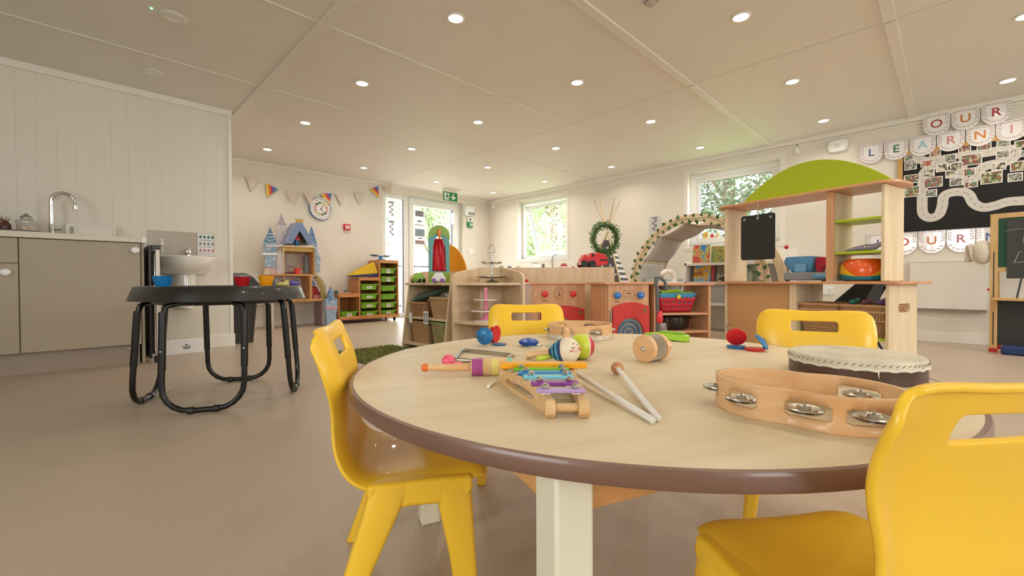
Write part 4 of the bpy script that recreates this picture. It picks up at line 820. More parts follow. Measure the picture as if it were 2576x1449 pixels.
def basket(name, label, cx, cy, z, w, d, h, rz, m_, rim=None, holes=True):
    """coiled basket: stacked woven rings, each a wavy tube, on an open box"""
    t = thing(name, label, 'basket', (cx, cy, z), rz)
    b = MB(); n = max(5, int(h/.014)); inner = []
    for k in range(n):
        f = .86+.14*k/(n-1); P = rrect(-w/2*f, w/2*f, -d/2*f, d/2*f, .02, 4); Q = []
        per = len(P)
        # resample for the weave wobble
        for q in range(per):
            x0_, y0_ = P[q]; x1_, y1_ = P[(q+1) % per]; L_ = math.hypot(x1_-x0_, y1_-y0_); s_ = max(1, int(L_/.018))
            for e in range(s_): Q.append((x0_+(x1_-x0_)*e/s_, y0_+(y1_-y0_)*e/s_))
        R_ = []
        for q, (x_, y_) in enumerate(Q):
            o = .003*(1 if (q+k) % 2 else -1); L_ = math.hypot(x_, y_); R_.append((x_*(1+o/L_), y_*(1+o/L_), .007+k*(h-.014)/(n-1)))
        b.tube(R_, .0078, closed=True, seg=6)
    build('weave', b, m_, t, local=True)
    build('base', MB().prism(rrect(-w/2*.85, w/2*.85, -d/2*.85, d/2*.85, .02), .002, .008), m_, t, local=True)
    if rim: build('rim', MB().tube([(x_, y_, h) for x_, y_ in rrect(-w/2*1.02, w/2*1.02, -d/2*1.02, d/2*1.02, .02)], rim, closed=True, seg=6), m_, t, local=True)
    return t
basket('wicker_basket', 'shallow wicker basket with a wide rim, left on the middle shelf of the basket unit', SX+.20, 3.36, .283, .22, .32, .12, PI/2, WICKD, .011)
basket('wicker_basket', 'tall pale wicker basket, right on the middle shelf of the basket unit', SX+.19, 3.04, .283, .25, .30, .17, PI/2, WICK, .010)
basket('wicker_basket', 'deep brown wicker basket on the bottom shelf of the basket unit', SX+.19, 3.34, .051, .25, .30, .185, PI/2, WICK, .010)
gb = thing('storage_box', 'translucent green plastic box on the bottom shelf beside the wicker basket', 'box', (SX+.2, 3.03, .051))
b = MB(); b.loft([[(x, y, .051) for x, y in rrect(SX+.05, SX+.33, 2.92, 3.13, .03)], [(x, y, .235) for x, y in rrect(SX+.03, SX+.35, 2.90, 3.15, .03)]]); build('body', b, blotch('green_clear', ['#9aa86a', '#8f9a60', '#b08a5c', '#9fb27a'], 9, .35), gb); build('lid', MB().box(SX+.02, SX+.36, 2.895, 3.155, .235, .25), mat('green_lid', '#8fae5a', .4), gb, bev=.004)
# tags
def tag_card(cx, cy, cz, w, h, label, framed):
    t = thing('basket_tag', label, 'tag', (cx, cy, cz)); build('card', MB().box(cx-.002, cx, cy-w/2, cy+w/2, cz-h/2, cz+h/2), PAPER, t)
    if framed: b = MB(); Mq = FR(cy+w/2, cz-h/2, 0, cx-.002); plate_hole(b, [(.012, .02), (w-.012, .02), (w-.012, h-.02), (.012, h-.02)], [(.02, .028), (w-.02, .028), (w-.02, h-.028), (.02, h-.028)], (w/2, h/2), 0, .001, Mq); build('printed_frame', b, mat('tag_blue', '#4a5a72', .5), t)
tag_card(SX+.01, 3.42, .27, .05, .09, 'plain white card tag hanging at the left of the middle shelf', False)
tag_card(SX+.0, 3.165, .285, .07, .11, 'white card tag with dark square frame between the wicker baskets', True)
# wooden and plastic animals in the baskets
an = thing('toy_dinosaur', 'grey green toy crocodile lying over the left wicker basket', 'toy', (SX+.2, 3.35, .40)); b = MB()
b.tube([(SX+.06, 3.46, .42), (SX+.10, 3.42, .45), (SX+.16, 3.36, .475), (SX+.22, 3.29, .50), (SX+.27, 3.22, .53)], .03, rr=[.012, .03, .036, .026, .008], seg=12); build('body', b, mat('croc_green', '#5a6a55', .6, noise=.2), an)
b = MB(); b.tube([(SX+.12, 3.40, .44), (SX+.10, 3.43, .415)], .01); b.tube([(SX+.2, 3.33, .47), (SX+.17, 3.36, .44)], .01); build('leg', b, mat('croc_green', '#5a6a55', .6), an)
b = MB(); b.tube([(SX+.12, 3.31, .42), (SX+.18, 3.25, .445), (SX+.24, 3.18, .455)], .02, rr=[.02, .018, .012], seg=10); solo('wooden_log', b, mat('log_brown', '#a98a66', .7), 'small pale wooden log in the left wicker basket', 'log')
for k in range(6):
    b = MB(); b.sphere((SX+.12+.05*(k % 2), 2.95+.032*k, .452+.012*(k % 3)), .026, (1, 1, .8)); solo('pebble', b, mat('pebble%d' % (k % 3), ['#c9bfae', '#8f8778', '#dcd3c2'][k % 3], .6), '%s stone in the tall pale wicker basket, %s from the right' % (['beige', 'grey', 'whitish'][k % 3], ['first', 'second', 'third', 'fourth', 'fifth', 'sixth'][k]), 'stone', 'stones in the tall wicker basket')
# puppet theatre arch
th_ = thing('puppet_theatre', 'blue and green arched wooden puppet theatre with red fabric curtain', 'toy', (SX+.2, 3.0, .583))
pa, pb = dpx(3.78, 1078), dpx(3.86, 1130); u_ = (pb-pa).normalized(); wv = (pb-pa).length; n_ = Vector((u_.y, -u_.x, 0))
Mt = Matrix(((u_.x, 0, n_.x, pa.x), (u_.y, 0, n_.y, pa.y), (0, 1, 0, .583), (0, 0, 0, 1))); H = .50
OUT = [(0, 0), (wv, 0)]+[(wv/2+wv/2*math.cos(PI*k/14), H-wv/2+wv/2*math.sin(PI*k/14)) for k in range(15)]
INN = [(.03, .10), (wv-.03, .10)]+[(wv/2+(wv/2-.038)*math.cos(PI*k/14), .28+.13*math.sin(PI*k/14)) for k in range(15)]
b = MB(); plate_hole(b, OUT, INN, (wv/2, .25), 0, .018, Mt); fr_ = build('frame', b, mat('theatre_blue', '#5f9fa0', .5), th_, bev=.002)
OUTT = [(wv*.0+.0, H-wv*.62)]+[(wv/2-wv/2*math.cos(PI*k/14), H-wv/2+wv/2*math.sin(PI*k/14)) for k in range(15)]+[(wv, H-wv*.62), (wv*.8, H-wv*.5), (wv/2, H-wv*.34), (wv*.2, H-wv*.5)]
GT = mat('theatre_green', '#8aab4c', .5)
build('green_top', MB().prism(OUTT, .0185, .021, Mt), GT, fr_, smooth=False); build('green_base', MB().box(.0, wv, 0, .09, .0185, .024, Mt), GT, fr_)
rows_ = []
for r_ in range(9):
    z = .385-.30*r_/8; ww = (.035+.05*math.sin(PI*min(1, r_/6)*.5)); rows_.append([(wv/2-ww+2*ww*c/14, z, -.004+.010*math.sin(c*1.6+.2*r_)) for c in range(15)])
build('curtain', MB().grid(rows_, Mt), mat('red_satin', '#c31a22', .35), th_, solid=.002)
build('hook', MB().tube([(wv/2, .46, .024), (wv/2-.006, .42, .032), (wv/2+.004, .385, .026)], .012, rr=[.014, .017, .008], seg=10, m=Mt), mat('orange_wood2', '#e58a35', .45), th_)
# orange semicircle panel behind
pa, pb = dpx(4.37, 1128), dpx(4.28, 1180); u_ = (pb-pa).normalized(); n_ = Vector((u_.y, -u_.x, 0)); Mq = Matrix(((u_.x, 0, n_.x, pa.x), (u_.y, 0, n_.y, pa.y), (0, 1, 0, .56), (0, 0, 0, 1))); wv2 = (pb-pa).length
op = thing('curved_play_panel', 'orange quarter round play panel behind the puppet theatre', 'panel', tuple(pa))
build('panel', MB().prism([(0, 0)]+[(wv2*math.sin(PI/2*(1-k/12)), .40*math.cos(PI/2*(1-k/12))) for k in range(13)], 0, .018, Mq), mat('play_orange', '#e89a1c', .45), op, bev=.002)
build('stand', MB().box(0, wv2, -.56, 0, 0, .018, Mq), mat('play_orange', '#e89a1c', .45), op)
build('edge', MB().box(-.02, 0, -.56, .42, -.05, .03, Mq), BIRCH, op)
# two toy cars on top shelf
def toycar(c, rz, body, wheel, label, L_=.10):
    t = thing('toy_car', label, 'toy', c, rz); b = MB(); b.loft([[(x, y, .012) for x, y in rrect(-L_/2, L_/2, -.032, .032, .012)], [(x, y, .045) for x, y in rrect(-L_/2, L_/2, -.034, .034, .014)], [(x, y, .055) for x, y in rrect(-L_*.38, L_*.38, -.03, .03, .014)], [(x, y, .085) for x, y in rrect(-L_*.24, L_*.24, -.022, .022, .012)]]); build('body', b, body, t, local=True, bev=.004)
    for sx in (-1, 1):
        for sy in (-1, 1): build('wheel', MB().cyl((sx*L_*.3, sy*.026, .018), (sx*L_*.3, sy*.040, .018), .018), wheel, t, local=True)
    build('window', MB().box(-L_*.26, L_*.26, -.018, .018, .06, .074), BLK, t, local=True); return t
p = dpx(3.72, 1053, .583); toycar(p, R(25), mat('car_green', '#7fae3a', .35), BLK, 'green and black toy tractor at the left end of the top shelf', .11)
p = dpx(3.66, 1104, .583); toycar(p, R(-45), mat('car_white', '#e6e2e6', .3), mat('wheel_purple', '#8a4fa8', .4), 'white rounded toy car with purple wheels before the puppet theatre', .11)
# ------------------------------------------------------------------ corner unit (splayed sides, bowed shelves)
FL_, FR_ = dpx(3.44, 1138), dpx(3.26, 1318); BL_, BR_ = dpx(3.72, 1206), dpx(3.72, 1262)
cu_ = thing('corner_shelf_unit', 'maple corner shelf unit with splayed sides and bowed shelves holding cake stands', 'shelf unit', tuple((FL_+FR_+BL_+BR_)/4))
def vpanel(P0, P1, zb, z0, z1, th, mb=None, c0=.0):
    mb = mb or MB(); d = (P1-P0); L_ = d.length; d.normalize(); n = Vector((-d.y, d.x, 0)); M_ = Matrix(((d.x, 0, n.x, P0.x), (d.y, 0, n.y, P0.y), (0, 1, 0, 0), (0, 0, 0, 1)))
    P = [(0, zb), (L_, zb), (L_, z1)]+([(c0*2, z0+(z1-z0)*c0*2/L_), (c0*.5, z0-.01), (0, z0-c0)] if c0 else [(0, z0)]); mb.prism(P, -th/2, th/2, M_); return mb
build('side_panel', vpanel(FL_, BL_, 0, .655, .712, .018, c0=.04), MAPLE, cu_, bev=.002); build('side_panel', vpanel(FR_, BR_, 0, .655, .712, .018, c0=.04), MAPLE, cu_, bev=.002); build('back_panel', vpanel(BL_, BR_, 0, .712, .712, .018), MAPLE, cu_, bev=.002)
mid = (FL_+FR_)/2; toC = (EYE-mid); toC.z = 0; toC.normalize()
def bow(z, k, inset=.0):
    a_, c_ = FL_.lerp(BL_, inset), FR_.lerp(BR_, inset); P = []
    for q in range(13): t = q/12; p = a_.lerp(c_, t)+toC*k*4*t*(1-t); P.append((p.x, p.y))
    P += [(BR_.x, BR_.y), (BL_.x, BL_.y)]; return MB().prism(P, z-.02, z)
build('shelf', bow(.582, .0, .07), MAPLEH, cu_, bev=.002); build('shelf', bow(.282, .10, .02), MAPLEH, cu_, bev=.002); build('shelf', bow(.06, .12, .0), MAPLEH, cu_, bev=.002)
# cake stands
c = dpx(3.50, 1237, .583); cs_ = thing('cake_stand', 'two tier silver cake stand with loop handle on the top corner shelf', 'cake stand', c)
b = MB(); b.lathe([(.055, 0), (.05, .01), (.012, .02), (.008, .04)], 24, Matrix.Translation(c)); build('foot', b, STEEL, cs_)
b = MB(); b.tube([c+Vector((0, 0, z)) for z in (.03, .07, .10, .13, .155, .19, .22, .235)], .006, rr=[.006, .011, .005, .010, .005, .009, .005, .004], seg=10); build('stem', b, STEEL, cs_)
for z, r in ((.035, .125), (.150, .085)): build('plate', MB().lathe([(0, z), (r*.8, z), (r, z+.012), (r, z+.015), (r*.8, z+.004), (0, z+.003)], 40, Matrix.Translation(c)), STEEL, cs_)
Mh = Matrix.Translation(c+Vector((0, 0, .235))) @ Matrix.Rotation(R(45-90), 4, 'Z')
b = MB(); pts = []
for k in range(28):
    a = 2*PI*k/28-PI/2; r = .026*(1+.22*math.cos(3*(a-PI/2))); pts.append((r*math.cos(a), 0, .032+r*1.15*math.sin(a)))
b.tube(pts, .0032, closed=True, seg=6, m=Mh); b.cyl((0, 0, -.02), (0, 0, .006), .006, m=Mh); build('loop_handle', b, STEEL, cs_)
PK = mat('pink_plastic', '#ec8fae', .35); WPK = mat('white_pink', '#efe0dd', .35)
c = dpx(3.40, 1222, .283); c2 = thing('cake_stand', 'three tier pink toy cake stand on the lower corner shelf', 'cake stand', c)
build('base', MB().lathe([(.0, 0), (.095, 0), (.095, .006), (.05, .012), (.04, .02), (.018, .035), (0, .036)], 32, Matrix.Translation(c)), WPK, c2); build('hub', MB().lathe([(.052, .007), (.046, .018), (.02, .04), (.016, .05)], 28, Matrix.Translation(c)), PK, c2)
b = MB(); b.lathe([(.014, .03), (.014, .24), (.020, .25), (.012, .262), (0, .263)], 20, Matrix.Translation(c)); build('pole', b, PK, c2)
for z, r in ((.078, .115), (.165, .095)): build('tier', MB().lathe([(.012, z), (r, z), (r, z+.007), (.012, z+.007)], 32, Matrix.Translation(c), caps=False), WPK, c2)
# ------------------------------------------------------------------ play kitchen row
def frm(D, px, phi, z=0): # local +X to the right along the front, local +Y away from the camera
    return dpx(D, px, z), R(-45)+R(phi)
def dial(parent, x, z, ma):
    M_ = Matrix.Translation((x, 0, z)) @ Matrix.Rotation(PI/2, 4, 'X')
    k = build('knob', MB().lathe([(.024, .0), (.026, .008), (.024, .018), (.014, .024), (0, .026)], 24, M_), ma, parent, local=True); build('knob_cap', MB().sphere((0, 0, .0255), .004, (1, 1, .5), m=M_), CHROME, k, local=True)
    b = MB()
    for q in range(7): a = PI*q/6; b.box(.037, .045, -.0012, .0012, 0, .0012, M_ @ Matrix.Rotation(a, 4, 'Z'))
    build('printed_ticks', b, INK, parent, local=True)
MF = Matrix(((1, 0, 0, 0), (0, 0, -1, 0), (0, 1, 0, 0), (0, 0, 0, 1)))   # (u,v,n) -> (x,-n,z)
def arch_door(parent, x0, x1, z0, z1, hole, ma):
    w = x1-x0; P = [(x0, z0), (x1, z0)]+[(x1-w*k/10, z1-.035*(2*k/10-1)**2) for k in range(11)]; b = MB(); cx, cz, hw, hh = hole
    I = circ(hw, 28, cx, cz, ry=hh) if hw < .095 or True else None
    plate_hole(b, P, I, (cx, cz), .002, .016, MF); dr = build('door', b, ma, parent, local=True, bev=.0015)
    b = MB(); b.lathe([(0, 0), (.018, 0), (.018, .001), (0, .001)], 20, MF @ Matrix.Translation((x1-.035, z1-.06, .0163)) @ Matrix.Diagonal((.8, 1.2, 1, 1))); build('finger_hole', b, mat('brown_mdf_dark', '#8a6038', .5), dr, local=True)
    return dr
loc, rz = frm(3.50, 1337, 12); ck_ = thing('play_cooker', 'wooden play cooker with red dials, printed clock and red door', 'play kitchen', loc, rz); w = .452
build('carcass', MB().box(0, w, .018, .34, 0, .565), BEECH, ck_, local=True, bev=.001)
b = MB(); plate_hole(b, [(0, 0), (w, 0), (w, .565), (0, .565)], [(.07, .06), (w-.03, .06), (w-.03, .34), (.07, .34)], (w/2, .2), 0, .0, MF) if 0 else b.box(0, w, 0, .018, 0, .565); build('front', b, BEECH, ck_, local=True, bev=.001)
build('worktop', MB().box(-.02, w+.15, -.02, .36, .566, .585), BEECHE, ck_, local=True, bev=.003)
zk = .488; dial(ck_, .108, zk, mat('dial_red', '#d9262c', .3)); dial(ck_, .348, zk, mat('dial_red', '#d9262c', .3))
b = MB(); b.tube([(.228+.040*math.cos(2*PI*k/32), -.001, zk+.004+.046*math.sin(2*PI*k/32)) for k in range(32)], .0013, closed=True, seg=5); b.box(.2275, .229, -.0015, 0, zk+.004, zk+.036); b.box(.228, .24, -.0015, 0, zk-.012, zk+.004)
for q in range(12): a = 2*PI*q/12; b.box(.030, .034, -.0008, .0008, 0, .0012, Matrix.Translation((.228, 0, zk+.004)) @ Matrix.Rotation(PI/2, 4, 'X') @ Matrix.Rotation(a, 4, 'Z'))
build('printed_clock', b, INK, ck_, local=True)
W_ = WM[ck_.name]
text('printed_name', 'millhouse', .013, INK, ck_, W_ @ MF @ Matrix.Translation((.108, zk-.052, .0012)), .0004)
arch_door(ck_, .07, w-.008, .05, .395, (.27, .19, .10, .10), REDP); build('hinge', MB().cyl((.062, -.008, .22), (.062, -.008, .36), .006), STEEL, ck_, local=True); build('screw', MB().lathe([(0, 0), (.006, 0), (.006, .001), (0, .001)], 12, MF @ Matrix.Translation((.035, zk-.003, .0))), PVC, ck_, local=True)
loc, rz = frm(3.16, 1530, 10); wsh = thing('play_washing_machine', 'wooden play washing machine with blue dials and red door with blue spiral', 'play kitchen', loc, rz); w = .315
build('carcass', MB().box(-.012, w, .018, .33, 0, .565), BEECH, wsh, local=True, bev=.001); build('front', MB().box(0, w, 0, .018, 0, .565), BEECH, wsh, local=True, bev=.001); build('worktop', MB().box(-.035, w+.045, -.02, .35, .566, .585), BEECHE, wsh, local=True, bev=.003)
zk = .487; dial(wsh, .068, zk, mat('dial_blue', '#2f78c4', .3)); dial(wsh, .248, zk, mat('dial_blue', '#2f78c4', .3))
b = MB(); P = rrect(.12, .20, zk-.03, zk+.035, .01); b.ringprism(P, [(x+(.16-x)*.045, z+(zk-z)*.06) for x, z in P], 0, .001, MF); P = rrect(.135, .185, zk-.018, zk-.003, .002); b.ringprism(P, [(x+(.16-x)*.09, z+(zk-.01-z)*.25) for x, z in P], 0, .001, MF)
for q in range(4): b.box(.143+q*.009, .149+q*.009, -.001, 0, zk+.010, zk+.020)
build('printed_panel', b, INK, wsh, local=True)
text('printed_name', 'millhouse', .011, INK, wsh, WM[wsh.name] @ MF @ Matrix.Translation((.068, zk-.045, .0012)), .0004)
dr = arch_door(wsh, .03, w-.003, .05, .437, (.165, .205, .105, .118), REDP)
b = MB(); b.tube([(.165+(.012+.083*k/64)*math.cos(k/64*5.2*PI+.8), -.010, .215+(.012+.088*k/64)*math.sin(k/64*5.2*PI+.8)) for k in range(65)], .0055, seg=6); build('blue_spiral', b, mat('spiral_blue', '#2b6c9c', .4), dr, local=True)
b = MB(); b.lathe([(0, 0), (.116, 0), (.116, .001), (0, .001)], 32, MF @ Matrix.Translation((.165, .205, .0005))); build('clear_pane', b, mat('pane_grey', '#9a8f84', .2), dr, local=True)
build('hinge', MB().cyl((.018, -.008, .28), (.018, -.008, .38), .006), STEEL, wsh, local=True)
# storage unit behind the play kitchen (we see its maple back board above the worktops)
pa, pb = dpx(4.16, 1268), dpx(4.06, 1546); d_ = (pb-pa); L_ = d_.length; rzb = math.atan2(d_.y, d_.x)
bk = thing('storage_unit', 'maple storage unit whose back board rises behind the play cooker', 'storage unit', tuple(pa), rzb)
build('back_board', MB().box(0, L_, 0, .018, 0, .722), MAPLE, bk, local=True, bev=.001); build('top', MB().box(0, L_, .018, .36, .70, .718), MAPLEH, bk, local=True, bev=.001); build('side', MB().box(0, .018, .018, .36, 0, .69), MAPLE, bk, local=True); build('side', MB().box(L_-.018, L_, .018, .36, 0, .69), MAPLE, bk, local=True); build('shelf', MB().box(.018, L_-.018, .018, .36, .35, .368), MAPLE, bk, local=True)
ZT = .718
# toys on that unit
c = dpx(4.22, 1352, ZT+.001); cm = thing('toy_camera', 'silver toy camera on the storage unit under the small window', 'toy', c, R(-40)); build('body', MB().box(-.055, .035, -.03, .03, 0, .045).box(-.03, .01, -.02, .02, .045, .058), STEEL, cm, local=True, bev=.004); build('lens', MB().cyl((.045, 0, .022), (.068, 0, .022), .022), mat('lens_brown', '#7a6a58', .3), cm, local=True); build('strap_lug', MB().sphere((-.05, 0, .05), .006), CHROME, cm, local=True)
c = dpx(4.22, 1418, ZT+.001); th2 = thing('toy_house', 'tiny white toy house with red roof beside the red truck', 'toy', c, R(-40)); build('walls', MB().box(-.03, .03, -.02, .02, 0, .016), PVC, th2, local=True); b = MB(); b.prism([(-.038, .016), (.038, .016), (.016, .044), (-.016, .044)], -.024, .024, MF); build('roof', b, mat('roof_red', '#b8434a', .4), th2, local=True)
c = dpx(4.2, 1492, ZT+.001); tk = thing('toy_truck', 'red plastic toy truck with black wheels tipped on top of the storage unit', 'toy', c, R(-35))
Mtk = Matrix.Rotation(R(-7), 4, 'Y'); b = MB(); Pt = [(-.135, .03), (-.125, .075), (-.105, .095), (-.085, .125), (-.068, .125), (-.055, .095), (-.035, .098), (-.025, .13), (.005, .135), (.02, .115), (.05, .13), (.075, .12), (.125, .095), (.14, .06), (.135, .005), (.02, .0), (-.06, .012)]
b.prism(Pt, -.05, .05, Mtk @ Matrix(((1, 0, 0, 0), (0, 0, -1, 0), (0, 1, 0, 0.012), (0, 0, 0, 1)))); build('body', b, mat('truck_red', '#d2232b', .3), tk, local=True, bev=.008, seg=3)
b = MB(); b.box(-.018, .012, -.051, .051, .105, .135, Mtk); b.box(.06, .10, -.052, .052, .055, .075, Mtk); b.box(.105, .13, -.052, .052, .045, .07, Mtk); build('opening', b, BLK, tk, local=True, bev=.004)
for x_, y_ in ((-.105, -.055), (-.03, -.055), (-.105, .055), (-.03, .055)): build('wheel', MB().cyl((x_, y_-.016, .035), (x_, y_+.016, .035), .036, seg=24), BLK, tk, local=True, bev=.006)
c = dpx(4.3, 1442, ZT+.001); b = MB(); b.sphere(c+Vector((0, 0, .01)), .012, (1.6, 1, .8)); solo('toy_bit', b, mat('small_red', '#b8343a', .4), 'tiny red toy behind the red truck', 'toy')
for px_, cc, s in ((1262, '#8fae5a', 'small green toy on the storage unit behind the cake stand'), (1282, '#8e93b8', 'small blue grey toy on the storage unit left of the camera'), (1304, '#d8d4cc', 'small white toy pot on the storage unit left of the camera')):
    c = dpx(4.36, px_, ZT+.001); b = MB(); b.lathe([(0, 0), (.022, 0), (.024, .02), (.016, .028), (0, .03)], 16, Matrix.Translation(c)); solo('toy_pot', b, mat('pot'+cc[1:], cc, .4), s, 'toy')
c = dpx(3.36, 1324, .586); b = MB(); b.box(c.x-.012, c.x+.012, c.y-.012, c.y+.012, c.z, c.z+.02); solo('toy_block', b, RED, 'small red block at the left end of the play cooker worktop', 'toy', bev=.002)
b = MB(); b.tube([ux(1402, 638, XR-.02), ux(1391, 645, XR-.03), ux(1388, 655, XR-.02), ux(1390, 672, XR-.015), ux(1392, 690, XR-.015)], .005, seg=6); solo('window_cable', b, BLK, 'thin black cable hanging from the awning window', 'cable')
# ------------------------------------------------------------------ teepee and wreath
TC = dpx(5.7, 1528)
te = thing('teepee', 'grey play teepee with white stars and striped side behind the play kitchen', 'tent', tuple(TC), R(-45))
ap_ = Vector((0, 0, 1.246)); base = [Vector((-.42, -.42, 0)), Vector((.42, -.42, 0)), Vector((.42, .42, 0)), Vector((-.42, .42, 0))]
rot = Matrix.Rotation(R(-28), 4, 'Z'); base = [rot @ p for p in base]
DG = mat('teepee_grey', '#57575a', .8); WH = mat('teepee_white', '#e2dfd8', .8)
def tpt(a_, b_, t): return a_.lerp(b_, t)
for k in range(4):
    A_, B_ = base[k], base[(k+1) % 4]; top = .90
    b = MB(); b.loft([[A_, B_, B_*.999+Vector((0, 0, .001)), A_*.999+Vector((0, 0, .001))], [tpt(A_, ap_, top), tpt(B_, ap_, top), tpt(B_, ap_, top)*.999, tpt(A_, ap_, top)*.999]]) if 0 else b.face([A_, B_, tpt(B_, ap_, top), tpt(A_, ap_, top)])
    cl_ = build('canvas', b, DG, te, local=True, solid=.004, smooth=False)
    nn = (B_-A_).cross(ap_-A_).normalized()*.006
    if (A_+B_).dot(nn) < 0: nn = -nn
    if k in (1,):
        for q in range(15):
            t0, t1 = q/16*.9, (q+.5)/16*.9; f = MB(); f.face([tpt(A_, ap_, t0).lerp(tpt(B_, ap_, t0), .06)+nn, tpt(A_, ap_, t0).lerp(tpt(B_, ap_, t0), .94)+nn, tpt(A_, ap_, t1).lerp(tpt(B_, ap_, t1), .94)+nn, tpt(A_, ap_, t1).lerp(tpt(B_, ap_, t1), .06)+nn]); build('stripe', f, WH, cl_, local=True, solid=.002, smooth=False)
    else:
        e1 = (B_-A_).normalized(); e2 = (ap_-(A_+B_)/2).normalized()
        random.seed(5+k)
        for r_ in range(9):
            t = .08+r_*.092; W2_ = (1-t)
            for q in range(int(7*W2_)+1):
                u = (q+.5+(.25 if r_ % 2 else -.2))/(int(7*W2_)+1); u = min(max(u, .08), .92)
                cc = tpt(A_, ap_, t).lerp(tpt(B_, ap_, t), u)+nn; f = MB(); f.face([cc+e1*(.022 if s % 2 == 0 else .009)*math.cos(PI*s/5+PI/2)+e2*(.022 if s % 2 == 0 else .009)*math.sin(PI*s/5+PI/2) for s in range(10)]); build('star', f, WH, cl_, local=True, solid=.002, smooth=False)
for k in range(4):
    d_ = (ap_-base[k]).normalized(); build('pole', MB().cyl(base[k]+d_*.02, ap_+d_*.44, .011, seg=10), BIRCH, te, local=True)
WC = dpx(5.2, 1522, .59+(708-601)/1100*5.2); wr = thing('leaf_wreath', 'round green leaf wreath hung on the teepee poles', 'wreath', tuple(WC), R(-45))
b = MB(); b.tube([(.135*math.cos(2*PI*k/40), 0, .16*math.sin(2*PI*k/40)) for k in range(40)], .018, closed=True, seg=8); build('ring', b, mat('twig', '#4f5a38', .8), wr, local=True)
b = MB(); random.seed(21)
for k in range(1500):
    a = random.uniform(0, 2*PI); p = Vector((.140*math.cos(a), 0, .165*math.sin(a)))+Vector((random.gauss(0, .018), random.gauss(0, .018), random.gauss(0, .018))); o = (p-Vector((.14*math.cos(a), 0, .165*math.sin(a)))).normalized(); o = (o+Vector((random.gauss(0, .5), random.gauss(0, .5), random.gauss(0, .5)))).normalized(); v = o.cross(Vector((random.gauss(0, 1), random.gauss(0, 1), random.gauss(0, 1)))).normalized()
    l = random.uniform(.018, .032); b.face([p, p+o*l*.5+v*.007, p+o*l, p+o*l*.5-v*.007])
build('leaves', b, mat('wreath_green', '#5d8a45', .55, noise=.4, nscale=30), wr, local=True, smooth=False, stuff=True, recalc=False)
# ------------------------------------------------------------------ vacuum, open unit with shopping baskets
v0 = dpx(2.92, 1654); va = thing('toy_vacuum', 'grey handled toy vacuum cleaner with red and orange parts beside the play washing machine', 'toy', tuple(v0), R(-45))
GVC = mat('vacuum_grey', '#5a5855', .4)
b = MB(); b.tube([(0, 0, .20), (0, 0, .40), (-.004, 0, .56)], .013, seg=10); build('tube', b, GVC, va, local=True)
b = MB(); b.tube([(-.012, 0, .555), (-.006, 0, .615), (.02, 0, .612), (.048, 0, .59), (.058, 0, .55), (.05, 0, .525)], .012, rr=[.014, .014, .011, .011, .012, .008]); build('handle', b, GVC, va, local=True)
build('red_sleeve', MB().lathe([(.018, .31), (.026, .33), (.020, .385), (.017, .39)], 16, Matrix.Translation((.012, 0, 0))), mat('vac_red', '#d8303a', .35), va, local=True)
build('clear_drum', MB().lathe([(.03, .235), (.036, .26), (.026, .31)], 20, Matrix.Translation((.03, 0, 0))), mat('vac_clear', '#a89a92', .15, trans=.5), va, local=True)
build('orange_base', MB().lathe([(.036, .15), (.042, .17), (.042, .228), (.036, .236)], 20, Matrix.Translation((.035, 0, 0))), mat('vac_orange', '#f09a1e', .35), va, local=True); build('floor_head', MB().box(-.07, .10, -.05, .06, 0, .05).cyl((.02, 0, .04), (.02, 0, .16), .02), GVC, va, local=True, bev=.006)
loc, rz = frm(3.24, 1652, 8); ou = thing('open_shelf_unit', 'beech open shelf unit holding shopping baskets and a black pot', 'shelf unit', loc, rz); w = .425
build('side_panel', MB().box(-.02, 0, 0, .36, 0, .555), BEECH, ou, local=True, bev=.001); build('side_panel', MB().box(w-.012, w+.008, 0, .36, 0, .555), BEECH, ou, local=True, bev=.001)
SKH = (.10, .30, .08, .26)
b = MB(); plate_hole(b, [(-.02, -.01), (w+.03, -.01), (w+.03, .37), (-.02, .37)], circ(.09, 28, .20, .18), (.20, .18), .556, .575); build('worktop', b, BEECHE, ou, local=True, bev=.003)
for z in (.335, .20, .03): build('shelf', MB().box(0, w-.012, .005, .35, z, z+.016), BEECHE, ou, local=True, bev=.001)
bs = thing('play_sink', 'white plastic play sink bowl and curved tap in the open shelf unit top', 'sink', tuple(WM[ou.name] @ Vector((.20, .18, .54))), rz)
build('bowl', MB().lathe([(0, -.03), (.07, -.028), (.088, 0), (.098, .036), (.102, .038), (.098, .042), (.084, .01), (.066, -.02), (0, -.022)], 32), mat('sink_white', '#e6e2d8', .3), bs, local=True)
b = MB(); b.tube([(.085, .10, .035), (.09, .10, .065), (.078, .09, .10), (.035, .06, .128), (-.025, .03, .130), (-.07, .01, .105)], .02, rr=[.026, .021, .020, .018, .016, .013], seg=14); build('tap', b, mat('sink_white', '#e6e2d8', .3), bs, local=True)
